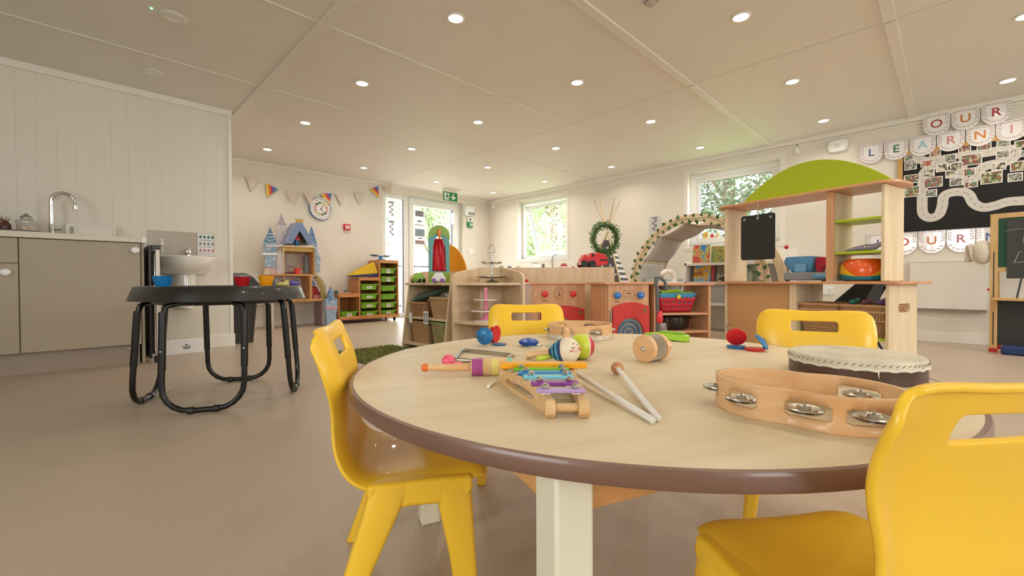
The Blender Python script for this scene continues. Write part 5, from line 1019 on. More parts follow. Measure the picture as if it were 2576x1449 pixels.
def shopbasket(z, ma, name, label, sc=1.0, holes=True):
    t = thing('shopping_basket', label, 'basket', tuple(WM[ou.name] @ Vector((.20, .16, z))), rz); hx, hy, h = .15*sc, .105*sc, .10
    rows_ = []; NP = 64
    for r_ in range(9):
        f = .80+.20*r_/8; P = rrect(-hx*f, hx*f, -hy*f, hy*f, .02, 3); per = len(P); Q = []
        L_ = [0]
        for q in range(per): a_, b_ = P[q], P[(q+1) % per]; L_.append(L_[-1]+math.hypot(b_[0]-a_[0], b_[1]-a_[1]))
        for e in range(NP):
            s_ = L_[-1]*e/NP
            for q in range(per):
                if L_[q+1] >= s_: break
            a_, b_ = P[q], P[(q+1) % per]; u = (s_-L_[q])/(L_[q+1]-L_[q]+1e-9); Q.append((a_[0]+(b_[0]-a_[0])*u, a_[1]+(b_[1]-a_[1])*u, .004+h*r_/8))
        rows_.append(Q)
    b = MB(); b.grid(rows_, wrap=True, skip=(lambda i, j: i in (2, 5) and j % 3 == 1) if holes else None); b.face(rows_[0][::-1]); build('body', b, ma, t, local=True, solid=.003)
    Pq = rrect(-hx, hx, -hy, hy, .02, 4); b = MB(); b.ringprism([(x*1.05, y*1.05) for x, y in Pq], [(x*.96, y*.95) for x, y in Pq], h+.002, h+.012); build('rim', b, ma, t, local=True)
    return t
shopbasket(.352, mat('basket_red', '#c01f30', .35), 'r', 'red perforated shopping basket at the bottom of the nested stack')
by_ = shopbasket(.370, mat('basket_yellow', '#e0c83c', .35), 'y', 'yellow shopping basket nested in the red one', .93)
shopbasket(.384, mat('basket_blue', '#3a9cc4', .35), 'b', 'light blue shopping basket nested above the yellow one', 1.0, True)
t_ = shopbasket(.396, mat('basket_green', '#7db83c', .35), 'g', 'green shopping basket on top of the nested stack', .86)
hb_ = t_
b = MB(); b.tube([(-.13, -.085, .115), (-.04, -.105, .12), (.0, -.11, .122), (.02, -.105, .115)], .009, seg=8); build('green_handle', b, mat('lime_handle', '#a8cc3c', .35), hb_, local=True)
b = MB(); b.sphere((0, -.112, .10), .018, (1, .5, 1)); build('handle_boss', b, mat('yellow_handle', '#e6d23c', .35), by_, local=True)
pt = thing('cooking_pot', 'black oval cooking pot on the lower shelf of the open shelf unit', 'pot', tuple(WM[ou.name] @ Vector((.205, .15, .217))), rz)
build('body', MB().lathe([(0, 0), (.105, 0), (.125, .02), (.13, .095), (.138, .10), (.134, .104), (.122, .10), (.115, .02), (0, .01)], 40, Matrix.Diagonal((1, .85, 1, 1))), mat('pot_black', '#1b1918', .2, coat=.3), pt, local=True)
build('lid', MB().lathe([(.132, .103), (.12, .106), (.06, .108), (0, .108)], 40, Matrix.Diagonal((1, .85, 1, 1))), mat('pot_black', '#1b1918', .2), pt, local=True)
for s in (-1, 1): build('handle', MB().tube([(s*.125, -.03, .085), (s*.150, -.02, .088), (s*.150, .02, .088), (s*.125, .03, .085)], .006), BLK, pt, local=True)
# ------------------------------------------------------------------ ivy arch den
AX0, AX1, AYC, AHW, AZ0, AH = 4.35, 4.95, 1.81, .695, .50, .757
ar = thing('arch_den', 'curved birch arch den draped with beige fabric and trailing ivy leaves', 'den', (4.6, AYC, 0))
def arc(hw, h, n=32): return [(AYC+hw, 0)]+[(AYC+hw*math.cos(PI*k/n), AZ0+h*math.sin(PI*k/n)) for k in range(n+1)]+[(AYC-hw, 0)]
MYZ = lambda x: Matrix(((0, 0, 1, x), (1, 0, 0, 0), (0, 1, 0, 0), (0, 0, 0, 1)))
for x_ in (AX0, AX1):
    O, I = arc(AHW, AH), arc(AHW-.085, AH-.08); b = MB(); b.grid([[(x_, *p) for p in O], [(x_, *p) for p in I]]); 
    b = MB(); n_ = len(O)
    b.loft([[(x_, *O[k]), (x_, *I[k]), (x_+.018, *I[k]), (x_+.018, *O[k])] for k in range(n_)]); build('arch_rib', b, BIRCH, ar, bev=.0015)
angs_ = [R(a) for a in (178, 155, 128, 100, 68, 40, 10)]
for a in angs_[1:6]:
    y_, z_ = AYC-(AHW-.03)*math.cos(a)*-1*-1, AZ0+(AH-.03)*math.sin(a); y_ = AYC-(AHW-.05)*math.cos(a) if 0 else AYC+(AHW-.06)*math.cos(PI-a)
    z_ = AZ0+(AH-.06)*math.sin(a); build('slat', MB().box(AX0+.01, AX1+.01, -.022, .022, -.008, .008, Matrix.Translation((0, y_, z_)) @ Matrix.Rotation(-(PI-a)+PI/2 if 0 else (PI/2-(PI-a))*-1, 4, 'X')), BIRCH, ar, bev=.001)
FAB = mat('den_fabric', '#cabfb5', .85, noise=.06, nscale=12, bump=.3, bscale=300)
for k, (a0, a1) in enumerate(((2, 24), (27, 54), (54, 82), (82, 112), (112, 140))):
    rows_ = []
    for r_ in range(11):
        a = R(a0+(a1-a0)*r_/10); sag = .035*math.sin(PI*r_/10)*(1 if k else .2)
        rows_.append([(AX0+.03+(AX1-AX0-.03)*c/8, AYC+(AHW-.075-sag)*math.cos(a), AZ0+(AH-.075-sag)*math.sin(a)-.004*math.sin(c*1.7)) for c in range(9)])
    build('fabric_panel', MB().grid(rows_), FAB, ar, solid=.003)
LEAF = mat('ivy_green', '#3f6a34', .5, noise=.35, nscale=25); random.seed(9)
IV = [(-.5, .0), (-.28, -.42), (0, -.5), (.28, -.42), (.5, 0), (.3, .12), (.32, .4), (0, .75), (-.32, .4), (-.3, .12)]
def ivy(parent, x, y, z, s, rot_):
    M_ = Matrix.Translation((x, y, z)) @ Matrix.Rotation(R(random.uniform(-25, 25)), 4, 'Y') @ Matrix(((0, 0, -1, 0), (-1, 0, 0, 0), (0, 1, 0, 0), (0, 0, 0, 1))) @ Matrix.Rotation(rot_, 4, 'Z') @ Matrix.Rotation(R(random.uniform(-20, 20)), 4, 'X')
    b = MB(); P = [(px_*s, py_*s) for px_, py_ in IV]
    c0 = (0, 0, .004)
    for q in range(len(P)): b.face([(*P[q], 0), (*P[(q+1) % len(P)], 0), c0], M_)
    build('ivy_leaf', b, LEAF, parent, smooth=False, recalc=False)
for k in range(56):
    a = R(-2+182*k/55) ; rr_ = .01+.065*(k % 2)+random.uniform(-.012, .012)
    y_ = AYC-(AHW-rr_)*math.cos(a)*-1; z_ = AZ0+(AH-rr_)*math.sin(a)
    ivy(ar, AX0-.006, y_, z_, .038*random.uniform(.7, 1.15), random.uniform(0, 2*PI))
for k in range(7):
    ivy(ar, AX0-.006, AYC+AHW-.04+random.uniform(-.03, .03) if k < 3 else AYC-AHW+.04+random.uniform(-.03, .03), .50-.06*(k % 4), .045, random.uniform(0, 6))
vb = MB(); vb.tube([(AX0-.004, AYC+(AHW-.04-.012*math.sin(k))*math.cos(PI*k/40), AZ0+(AH-.04-.012*math.sin(k))*math.sin(PI*k/40)) for k in range(41)], .002, seg=5); build('ivy_stem', vb, mat('stem_green', '#5a6a3c', .7), ar)
bx = solo('plastic_crate', MB().box(4.45, 4.8, 2.10, 2.38, .45, .62), mat('pale_aqua', '#c2cdc6', .4), 'pale aqua plastic crate inside the left foot of the ivy arch', 'crate', bev=.008)
solo('crate_stand', MB().box(4.44, 4.82, 2.08, 2.38, 0, .449), FAB, 'beige fabric covered box under the pale crate in the arch den', 'box', bev=.006)
# ------------------------------------------------------------------ book display under the large window
XB = 5.30; bc = thing('book_display', 'white tiered book display rack under the large window', 'bookcase', (XB+.15, 1.9, 0))
yl, yr = ux(1722, 700, XB).y, ux(1990, 700, XB).y; zA = ux(1780, 664, XB).z; zB = ux(1780, 712, XB).z
for y_ in (yl-.02, (yl+yr)/2+.03, yr): build('divider', MB().box(XB, XB+.3, y_, y_+.02, .02, zA+.03), TRIM, bc, bev=.002)
build('back', MB().box(XB+.29, XB+.31, yr, yl, 0, zA+.15), TRIM, bc)
for z in (zA, zB, zB-.25): build('ledge', MB().box(XB, XB+.3, yr, yl, z-.016, z), TRIM, bc, bev=.002); build('lip', MB().box(XB, XB+.012, yr, yl, z-.002, z+.016), TRIM, bc)
def book(px0, px1, py0, zb_, cols, label, seed, lean=10):
    a = ux(px0, py0, XB+.08); b_ = ux(px1, py0, XB+.08); w = a.y-b_.y; h = (a.z+b_.z)/2-zb_; c = ((XB+.07), (a.y+b_.y)/2, zb_+.004)
    t = thing('picture_book', label, 'book', c, 0, 'picture books on the window display rack'); M_ = Matrix.Rotation(R(lean), 4, 'Y')
    build('pages', MB().box(.0025, .009, -w/2+.002, w/2-.001, .002, h-.002, M_), PAPER, t, local=True); build('cover', MB().box(0, .0024, -w/2, w/2, 0, h, M_).box(.0092, .0115, -w/2, w/2, 0, h, M_).box(0, .0115, w/2-.002, w/2, 0, h, M_), blotch('cover%d' % seed, cols, 11, .35, seed), t, local=True)
book(1742, 1785, 616, zA, ['#8a5a3c', '#b8453a', '#d98a5a', '#5f8f4a', '#c9b04a', '#3f7ab0'], 'picture book with red tree and green meadow cover, upper row left', 1)
book(1788, 1838, 618, zA, ['#3f4a34', '#7a8a4a', '#b0913f', '#5a6a3c', '#8f8a6a'], 'picture book with dark green and gold cover, upper row beside the stall post', 2)
book(1880, 1915, 618, zA, ['#3a3a38', '#8a8a88', '#c9c9c5'], 'picture book with grey black cover, upper row behind the chalkboard', 3)
book(1744, 1787, 668, zB, ['#3f8fc4', '#7ab8d8', '#d9a03c', '#e0b84a', '#a8602f'], 'picture book with blue sky and yellow hills cover, lower row left', 4)
book(1789, 1796, 668, zB, ['#b03040', '#c04050'], 'narrow red edged book in the lower row', 5)
book(1803, 1838, 668, zB, ['#6a3f34', '#8f7a6a', '#c9c0b0', '#4a4038'], 'picture book with dark brown cover, lower row beside the stall post', 6)
book(1872, 1900, 668, zB, ['#8f9a84', '#b0b8a0', '#6a7a5c'], 'picture book with pale green cover, lower row right of the stall post', 7)
fl = thing('window_sticker', 'small yellow and red flower card on the large window sill', 'card', (XR+.05, 2.3, 1.1)); c = ux(1790, 600, XR+.05)
for px_, cc, r_ in ((1772, '#e0b95a', .04), (1789, '#d8524a', .026), (1803, '#e6d9a0', .03)):
    c = ux(px_, 600, XR+.05); build('petal', MB().lathe([(0, 0), (r_, 0), (r_, .003), (0, .003)], 10, FR(c.y, W2[2]+.115+r_, -.085)), mat('card'+cc[1:], cc, .6), fl)
# ------------------------------------------------------------------ market stall
loc = dl(3.6, 1.748); rz = R(-105); sl = thing('market_stall', 'birch play market stall with green domed canopy and shelves', 'play stall', tuple(loc), rz)
MS = WM[sl.name]; LOCAL = dict(local=True)
def uprt(x, y0, y1, z0, z1, nm='upright', ma=BIRCH): return build(nm, MB().box(x-.009, x+.009, y0, y1, z0, z1), ma, sl, local=True, bev=.0015)
a_ = uprt(.009, 0, .28, .586, 1.18); c_ = uprt(1.055, 0, .28, .586, 1.18)
d_ = uprt(.775, .0, .28, .586, 1.18); build('front_strip', MB().box(.752, .797, -.018, 0, .586, 1.18), BEECH, sl, local=True, bev=.0015)
uprt(-.0, .02, .45, 0, .565, 'lower_side'); uprt(.535, .02, .40, 0, .565, 'lower_side')
rp = MB(); P = [(.02+.0, 0), (.45, 0), (.45, .565), (.02, .565)]; MSX = Matrix(((0, 0, 1, 1.072), (1, 0, 0, 0), (0, 1, 0, 0), (0, 0, 0, 1)))
plate_hole(rp, P, rrect(.16, .34, .385, .44, .025), (.25, .41), -.009, .009, MSX); lp = build('lower_side', rp, BIRCH, sl, local=True, bev=.002)
b = MB()
for y_, z_ in ((.12, .14), (.36, .15)): b.lathe([(0, 0), (.009, 0), (.009, .002), (0, .002)], 14, Matrix.Translation((1.0625, y_, z_)) @ Matrix.Rotation(-PI/2, 4, 'Y'))
for y_, z_ in ((.13, .985), (.13, .775)): b.lathe([(0, 0), (.007, 0), (.007, .002), (0, .002)], 14, Matrix.Translation((1.046, y_, z_)) @ Matrix.Rotation(-PI/2, 4, 'Y'))
for y_, z_ in ((.05, .60), (.23, .60), (.05, 1.16), (.23, 1.16)): b.lathe([(0, 0), (.004, 0), (.004, .002), (0, .002)], 10, Matrix.Translation((.018, y_, z_)) @ Matrix.Rotation(PI/2, 4, 'Y'))
build('bolt', b, STEEL, sl, local=True)
build('front_panel', MB().box(.012, .525, .03, .045, .02, .565), MDF, sl, local=True, bev=.001); build('front_edge', MB().box(.505, .527, .012, .030, 0, .565), BIRCH, sl, local=True, bev=.001)
build('counter', MB().prism(rrect(-.08, 1.15, -.02, .50, .03), .566, .583), BEECHE, sl, local=True, bev=.002)
b = MB(); b.prism(rrect(-.07, 1.13, -.05, .30, .10, 8), 1.181, 1.197); build('roof_board', b, BEECHE, sl, local=True, bev=.002)
CP = [(.5+.55*math.cos(PI*k/40), 1.1975+.285*math.sin(PI*k/40)**1.55) for k in range(41)]
CP = [(.5+.56*(1-2*k/40), 1.198+.285*(1-(1-2*k/40)**2)) for k in range(41)]
build('canopy', MB().prism(CP, -.275, -.258, MF), LIME, sl, local=True, bev=.001)
for z in (.985, .775): build('green_shelf', MB().box(.785, 1.045, .0, .27, z-.014, z+.002), LIME, sl, local=True, bev=.001)
build('green_shelf', MB().box(.545, 1.062, .03, .44, .21, .226), LIME, sl, local=True, bev=.001); build('base_board', MB().box(.01, 1.062, .03, .44, .03, .046), BIRCH, sl, local=True)
def W_(x, y, z): return tuple(MS @ Vector((x, y, z)))
cbd = thing('chalkboard', 'small black chalkboard hanging by a hook from the stall roof', 'chalkboard', W_(.29, -.01, .75), rz)
pl = build('board', MB().prism(rrect(-.135, .125, 0, .345, .02), .0, .012, MF), mat('chalk_black', '#20211f', .6), cbd, local=True, bev=.002)
for x_ in (-.105, .0, .098): build('rivet', MB().lathe([(0, 0), (.010, 0), (.010, .002), (0, .002)], 16, MF @ Matrix.Translation((x_, .315, .0125))), STEEL, pl, local=True)
build('hanging_hook', MB().tube([(0, -.014, .315), (.006, -.016, .345), (-.004, -.012, .38), (.004, -.01, .43)], .0025, seg=6), STEEL, cbd, local=True)
# till
ti = thing('toy_till', 'grey and blue toy cash till with red card reader on the stall counter', 'toy', W_(.56, .17, .584), rz)
TB = mat('till_blue', '#5a96c0', .35); TG = mat('till_grey', '#8b8e8f', .4)
build('base', MB().box(-.13, .15, -.10, .12, .006, .066), TG, ti, local=True, bev=.01, seg=3); build('feet', MB().box(-.12, -.10, -.09, -.07, 0, .006).box(.12, .14, -.09, -.07, 0, .006), BLK, ti, local=True)
b = MB(); b.loft([[(-.095, -.06, .066), (.04, -.06, .066), (.04, .06, .066), (-.095, .06, .066)], [(-.14, -.08, .145), (.065, -.08, .145), (.065, .07, .145), (-.14, .07, .145)], [(-.13, -.07, .182), (.05, -.07, .182), (.05, .07, .182), (-.13, .07, .182)]]); build('scanner_head', b, TB, ti, local=True, bev=.008)
build('screen_block', MB().box(-.06, .02, -.09, -.06, .067, .125), mat('till_blue2', '#6fa8cc', .35), ti, local=True, bev=.004)
b = MB(); b.prism([(.07, .066), (.10, .066), (.108, .10), (.135, .115), (.14, .150), (.12, .172), (.065, .172), (.058, .125)], -.01, .05, MF); build('card_reader', b, mat('till_red', '#b5283a', .35), ti, local=True, bev=.005)
build('keypad', MB().box(.08, .17, -.13, -.06, .02, .045), TB, ti, local=True, bev=.004); build('key', MB().box(.095, .11, -.115, -.075, .045, .049).box(.12, .135, -.115, -.075, .045, .049).box(.145, .16, -.115, -.075, .045, .049), PVC, ti, local=True)
# toy drum / bucket with coloured swirls
dr_ = thing('toy_drum', 'rounded orange, yellow and teal toy drum on the right of the stall counter', 'toy', W_(.905, .13, .584), rz)
prof = [(.0, 0), (.095, 0), (.118, .012), (.125, .05), (.124, .085), (.112, .125), (.10, .142), (.088, .145), (.088, .139), (.0, .130)]
build('body', MB().lathe(prof, 48), mat('drum_orange', '#e8601c', .25, coat=.3), dr_, local=True)
def patch(z0f, z1f, nm, ma, off):
    rows_ = []
    for r_ in range(9):
        row = []
        for k in range(49):
            a = 2*PI*k/48; z = z0f(a)+(z1f(a)-z0f(a))*r_/8
            for (r0, q0), (r1, q1) in zip(prof[1:], prof[2:]):
                if q0 <= z <= q1: r = r0+(r1-r0)*(z-q0)/(q1-q0); break
            else: r = .12
            row.append(((r+off)*math.cos(a), (r+off)*math.sin(a), z))
        rows_.append(row)
    build(nm, MB().grid(rows_), ma, dr_, local=True)
patch(lambda a: .005, lambda a: .040+.010*math.cos(2*(a+R(69))+PI), 'teal_band', mat('drum_teal', '#1f7f93', .25), .0016)
patch(lambda a: .03, lambda a: .078-.054*math.cos(2*(a+R(69))), 'yellow_wave', mat('drum_yellow', '#edbb1e', .25), .0008)
# purple toy on green shelf
pu = thing('toy_hairdryer', 'lilac toy with slanted handle lying on the lower green stall shelf', 'toy', W_(.92, .12, .778), rz)
b = MB(); b.tube([(-.11, 0, .012), (-.06, 0, .02), (0, 0, .025), (.05, 0, .028), (.085, 0, .045), (.12, 0, .06)], .02, rr=[.006, .014, .022, .020, .012, .010], seg=14); build('body', b, mat('lilac', '#a99ab8', .4), pu, local=True); build('silver_band', MB().cyl((.0, 0, .025), (.008, 0, .0255), .0235), CHROME, pu, local=True)
# hamper baskets in the stall
def hamper(x, y, label, ww):
    t = basket('wicker_hamper', label, *W_(x, y, .227), ww, .30, .195, rz, WICKD, .013)
    b = MB(); b.box(-ww/2-.006, ww/2+.006, -.156, -.150, .155, .165); b.box(-ww/2-.006, ww/2+.006, -.158, -.150, .10, .106)
    for q in range(int(ww/.016)): xx = -ww/2+.01+q*.016; b.cyl((xx, -.157, .108), (xx+.004, -.157, .155), .0022, seg=5)
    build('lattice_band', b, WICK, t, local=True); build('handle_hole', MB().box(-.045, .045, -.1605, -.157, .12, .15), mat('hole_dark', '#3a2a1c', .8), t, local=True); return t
hamper(.675, .20, 'brown wicker hamper with handle hole, left one on the lower green stall shelf', .235); hamper(.93, .20, 'brown wicker hamper with handle hole, right one on the lower green stall shelf', .245)
for k, (x_, cc, s) in enumerate(((.83, '#4fb0a0', 'teal toy lying on top of the right hamper'), (.90, '#b87a8a', 'dusty pink toy lying on top of the right hamper'), (.98, '#9a7fb0', 'purple toy lying on top of the right hamper'))):
    c = Vector(W_(x_, .18, .445)); b = MB(); b.sphere(c, .03, (1.5, .8, .6)); b.sphere(c+Vector((.02, -.02, .012)), .016); solo('small_toy', b, mat('toy'+cc[1:], cc, .5), s, 'toy')
# pushchair behind the stall
pc = thing('toy_pushchair', 'black toy pushchair with curved handle behind the stall', 'pushchair', W_(.66, .78, 0), rz)
build('seat', MB().prism([(-.15, .28), (.02, .26), (.10, .60), (.04, .62), (-.16, .42)], -.12, .12, MF), mat('push_black', '#232323', .7), pc, local=True, bev=.01)
b = MB(); b.tube([(-.14, -.12, .03), (.0, -.12, .35), (.12, -.12, .60), (.17, -.12, .63), (.19, -.12, .58)], .009); b.tube([(.19, -.12, .03), (0, -.12, .35)], .009); b.tube([(-.14, .12, .03), (.0, .12, .35), (.12, .12, .60), (.17, .12, .63), (.19, .12, .58)], .009); b.tube([(.19, .12, .03), (0, .12, .35)], .009); build('frame', b, BLK, pc, local=True)
for x_ in (-.14, .19):
    for y_ in (-.13, .13): build('wheel', MB().cyl((x_, y_-.012, .035), (x_, y_+.012, .035), .035), BLK, pc, local=True)
# ------------------------------------------------------------------ right wall: router, boxes, socket, heater
c = ux(2107, 367, XR-.03); ro = thing('wifi_router', 'white rounded wireless access box high on the right wall', 'router', (XR, c.y, c.z)); build('body', MB().prism(rrect(-.085, .085, -.065, .065, .045, 8), 0, .045, FR(c.y, c.z)), PVC, ro, bev=.012, seg=3); b = MB()
for q in range(4): b.box(-.02, .02, .012-.012*q, .016-.012*q, .045, .0465, FR(c.y, c.z))
build('vent_marks', b, mat('mark_grey2', '#b9b6b0', .5), ro)
c = ux(2005, 380, XR-.02); cbx = thing('cable_box', 'small white cable outlet box left of the wireless access box', 'box', (XR, c.y, c.z)); build('body', MB().box(-.018, .018, -.03, .03, 0, .03, FR(c.y, c.z)), PVC, cbx, bev=.003); build('conduit', MB().box(-.006, .006, .03, .10, 0, .012, FR(c.y, c.z)), PVC, cbx)
b = MB(); b.tube([(XR-.01, c.y, c.z-.03), (XR-.012, c.y-.01, c.z-.10), (XR-.012, c.y+.005, c.z-.2), (XR-.01, c.y-.02, c.z-.26)], .002, seg=5); build('loose_wire', b, PVC, cbx)
c = ux(2076, 731, XR-.01); so_ = thing('power_socket', 'white double power socket low on the wall behind the stall', 'socket', (XR, c.y, c.z)); pl = build('plate', MB().box(-.073, .073, -.043, .043, 0, .01, FR(c.y, c.z)), PVC, so_, bev=.003); b = MB()
for s in (-.035, .035): b.box(s-.003, s+.003, .0, .010, .01, .0105, FR(c.y, c.z)); b.box(s-.014, s-.006, -.02, -.015, .01, .0105, FR(c.y, c.z)); b.box(s+.006, s+.014, -.02, -.015, .01, .0105, FR(c.y, c.z))
build('pin_slots', b, INK, pl)
hr = thing('panel_heater', 'flat pale wall heater panel below the lower letter bunting on the right wall', 'heater', (XR, .02, .32)); build('cover', MB().box(-.255, .255, 0, .445, .002, .07, FR(.02, .317)), TRIM, hr, bev=.006); build('top_edge', MB().box(-.255, .255, .445, .45, .004, .072, FR(.02, .317)), PVC, hr); build('bracket', MB().box(-.26, .26, -.022, -.002, .002, .05, FR(.02, .317)), mat('heater_shadow_grey', '#a39a8c', .5), hr)  # darker bar below the cover is coloured as the heater's shadow
# ------------------------------------------------------------------ display board
BY0, BY1, BZ0, BZ1 = .375, -1.35, 1.062, 1.853
db = thing('display_board', 'black pinboard with small photographs along a winding white road', 'pinboard', (XR-.01, -.5, BZ0)); OB = .012
build('backing', MB().box(XR-OB, XR-.001, BY1, BY0, BZ0, BZ1), mat('board_black', '#1c1a19', .85), db)
GOLDW = mat('gold_frame', '#c79a54', .45)
build('frame', MB().box(XR-.02, XR-.001, BY0-.001, BY0+.0, BZ0, BZ1).box(XR-.02, XR-OB, BY0-.04, BY0, BZ0, BZ1), GOLDW, db, bev=.002); build('frame', MB().box(XR-.02, XR-OB, BY1, BY0, BZ1-.035, BZ1+.005), GOLDW, db, bev=.002)
def bp(x, y): return (2100+x*.3105, 230+y*.3105)
PX = XR-OB-.001
road = [(1600, 880), (1530, 885), (1400, 895), (1300, 925), (1200, 940), (1125, 905), (1088, 840), (1040, 815), (950, 818), (885, 850), (870, 930), (840, 1000), (770, 1025), (715, 990), (708, 900), (712, 780), (715, 680), (760, 625), (850, 592), (960, 575), (1025, 610), (1015, 680), (1060, 728), (1125, 712), (1160, 650), (1230, 602), (1400, 565), (1462, 510), (1430, 468), (1200, 500), (1000, 530), (800, 560), (700, 555), (655, 510)]
rp_ = [ux(*bp(*p), PX) for p in road]
def smooth_path(P, n=6):
    out = []
    for i in range(len(P)-1):
        p0, p1, p2, p3 = P[max(i-1, 0)], P[i], P[i+1], P[min(i+2, len(P)-1)]
        for k in range(n):
            t = k/n; out.append(.5*((2*p1)+(p2-p0)*t+(2*p0-5*p1+4*p2-p3)*t*t+(3*p1-p0-3*p2+p3)*t**3))
    return out+[P[-1]]
sp_ = smooth_path(rp_); b = MB(); rows_ = []
for i, p in enumerate(sp_):
    t = (sp_[min(i+1, len(sp_)-1)]-sp_[max(i-1, 0)]); t.normalize(); nn = Vector((0, -t.z, t.y))*.038; rows_.append([p+nn, p-nn])
b.grid(rows_); rd = build('paper_road', b, mat('road_white', '#cfc9c0', .6), db, solid=.001, smooth=False)
b = MB()
for i in range(1, len(sp_)-1, 4):
    t = (sp_[i+1]-sp_[i-1]).normalized(); nn = Vector((0, -t.z, t.y))*.0018; o = Vector((-.0014, 0, 0)); p = sp_[i]; b.face([p+nn+o+t*.012, p-nn+o+t*.012, p-nn+o-t*.012, p+nn+o-t*.012])
build('road_dashes', b, mat('dash_grey', '#77736c', .6), rd, smooth=False)
PH = [(560, 515, 640, 570), (765, 475, 860, 535), (565, 575, 665, 640), (695, 560, 795, 615), (820, 590, 920, 655), (935, 580, 1035, 645), (885, 515, 985, 572), (1000, 440, 1105, 495), (1150, 420, 1270, 480), (1020, 515, 1195, 605), (1310, 400, 1425, 455), (1305, 480, 1420, 545), (1455, 400, 1570, 460), (1500, 480, 1620, 530), (895, 640, 990, 705), (715, 635, 810, 695), (720, 700, 875, 785), (1040, 625, 1140, 690), (1270, 580, 1390, 645), (1420, 570, 1560, 650), (1180, 655, 1360, 755), (1400, 665, 1525, 735), (930, 705, 1035, 770), (1045, 735, 1160, 785), (730, 800, 830, 860), (560, 680, 690, 750), (565, 775, 690, 860)]
PHM = [['#3a3a38', '#7a776e', '#c9c3b4', '#55604f'], ['#c9bfa8', '#d8cfb8', '#8f8a78', '#4a4a44'], ['#2f4f80', '#c9b9a0', '#3a3530', '#b04a3a', '#3f8a6a'], ['#4f6a3a', '#c9b49a', '#5f8a4a', '#3a3a30', '#b06a4a'], ['#3f3834', '#8a6a54', '#d8cbb8', '#b0523f']]
for k, (a, b_, c, d) in enumerate(PH):
    p0, p1 = ux(*bp(a, b_), PX-.003), ux(*bp(c, b_), PX-.003); zt__ = (p0.z+ux(*bp(c, b_-(c-a)*.1), PX-.003).z)/2; h = p0.z-ux(*bp(a, d), PX-.003).z; w = p0.y-p1.y
    kk = [0, 4, 0, 4, 1, 1, 0, 2, 2, 2, 0, 0, 3, 0, 1, 1, 2, 2, 1, 3, 3, 0, 0, 2, 0, 2, 3][k]; off = .002+.0005*(k % 3)
    ph = build('photograph', MB().box(PX-off-.0008, PX-off, p0.y-w, p0.y, zt__-h, zt__), PAPER, db, smooth=False); m_ = blotch('photo_print%d' % (k % 9), PHM[kk] if k >= 9 else PHM[kk], 32, .3, k); m_ = blotch('photo_p%d' % k, PHM[kk], 32, .3, k)
    build('print', MB().box(PX-off-.0016, PX-off-.0008, p0.y-w+.006, p0.y-.006, zt__-h+.006, zt__-.006), m_, ph, smooth=False)
# letter bunting
def pennant_string(label, items, off, zloc):
    ps = [(ux(x0, y0, XR-off), ux(x1, y0, XR-off), ux((x0+x1)/2, (y0), XR-off), ux((x0+x1)/2, y1, XR-off)) for _, x0, x1, y0, y1, _c in items]
    t = thing('letter_bunting', label, 'bunting', (XR, ps[0][0].y, ps[0][3].z))
    for (ch, *_r, colr), (pl_, pr_, pt_, pb_) in zip(items, ps):
        w = pl_.y-pr_.y-.004; h = pt_.z-pb_.z; M_ = FR((pl_.y+pr_.y)/2, pt_.z, off)
        P = [(-w/2, 0), (-w/2, -h*.55)]+[(-w/2*math.cos(PI*k/16), -h*.55-h*.45*math.sin(PI*k/16)) for k in range(1, 16)]+[(w/2, -h*.55), (w/2, 0)]
        pn = build('pennant', MB().prism(P, 0, .0012, M_), LAMIN, t, smooth=False)
        b = MB(); n_ = 0
        def rain(cx, cy, rot_):
            for r_ in (.0145, .010):
                I = circ(r_, 7, a0=0, a1=PI); J = circ(r_-.003, 7, a0=0, a1=PI); Mq = M_ @ Matrix.Translation((cx, cy, .0012)) @ Matrix.Rotation(rot_, 4, 'Z'); b.grid([[(x, y, .0006) for x, y in I], [(x, y, .0006) for x, y in J]], Mq)
        for s in (-1, 1):
            for q in range(5): rain(s*(w/2-.018), -.022-q*.022, R(random.uniform(-25, 25)))
        for q in range(4): rain(-w*.27+q*w*.18, -.02, 0)
        for q in range(1, 7): a = PI*q/7; rain(-(w/2-.018)*math.cos(a), -h*.60-(h*.45-.028)*math.sin(a), R(90-math.degrees(a)) if 0 else 0)
        build('rainbow_border', b, mat('border_rose', '#bf9d98', .5), pn, smooth=False, stuff=True)
        if ch: text('letter', ch, .105, mat('ink'+colr[1:], colr, .5), pn, M_ @ Matrix.Translation((0, -h*.46, .0014)), .0004, bold=.0012)
    b = MB(); b.tube([ps[0][0]+Vector((-.002, .03, 0))]+[(p[0]+p[1])/2+Vector((0, 0, 0)) for p in ps]+[ps[-1][1]+Vector((-.002, -.03, 0))], .0012, seg=4); build('string', b, PVC, t)
    return t
pennant_string('top string of letter flags spelling OUR above the pinboard', [('O', 2322, 2391, 288, 340, '#b23a3a'), ('U', 2393, 2466, 274, 326, '#cc7438'), ('R', 2468, 2546, 257, 312, '#b83544')], .026, 0)
pennant_string('middle string of letter flags spelling LEARNING over the top edge of the pinboard', [('L', 2163, 2222, 362, 411, '#4a5c94'), ('E', 2224, 2286, 352, 402, '#2f7050'), ('A', 2288, 2355, 342, 392, '#93c4d8'), ('R', 2357, 2428, 330, 380, '#d0807c'), ('N', 2430, 2503, 317, 367, '#d08026'), ('I', 2505, 2586, 302, 354, '#cf9096'), ('N', 2588, 2680, 284, 338, '#4a5c94'), ('G', 2684, 2790, 262, 320, '#2f7050')], .0225, 0)
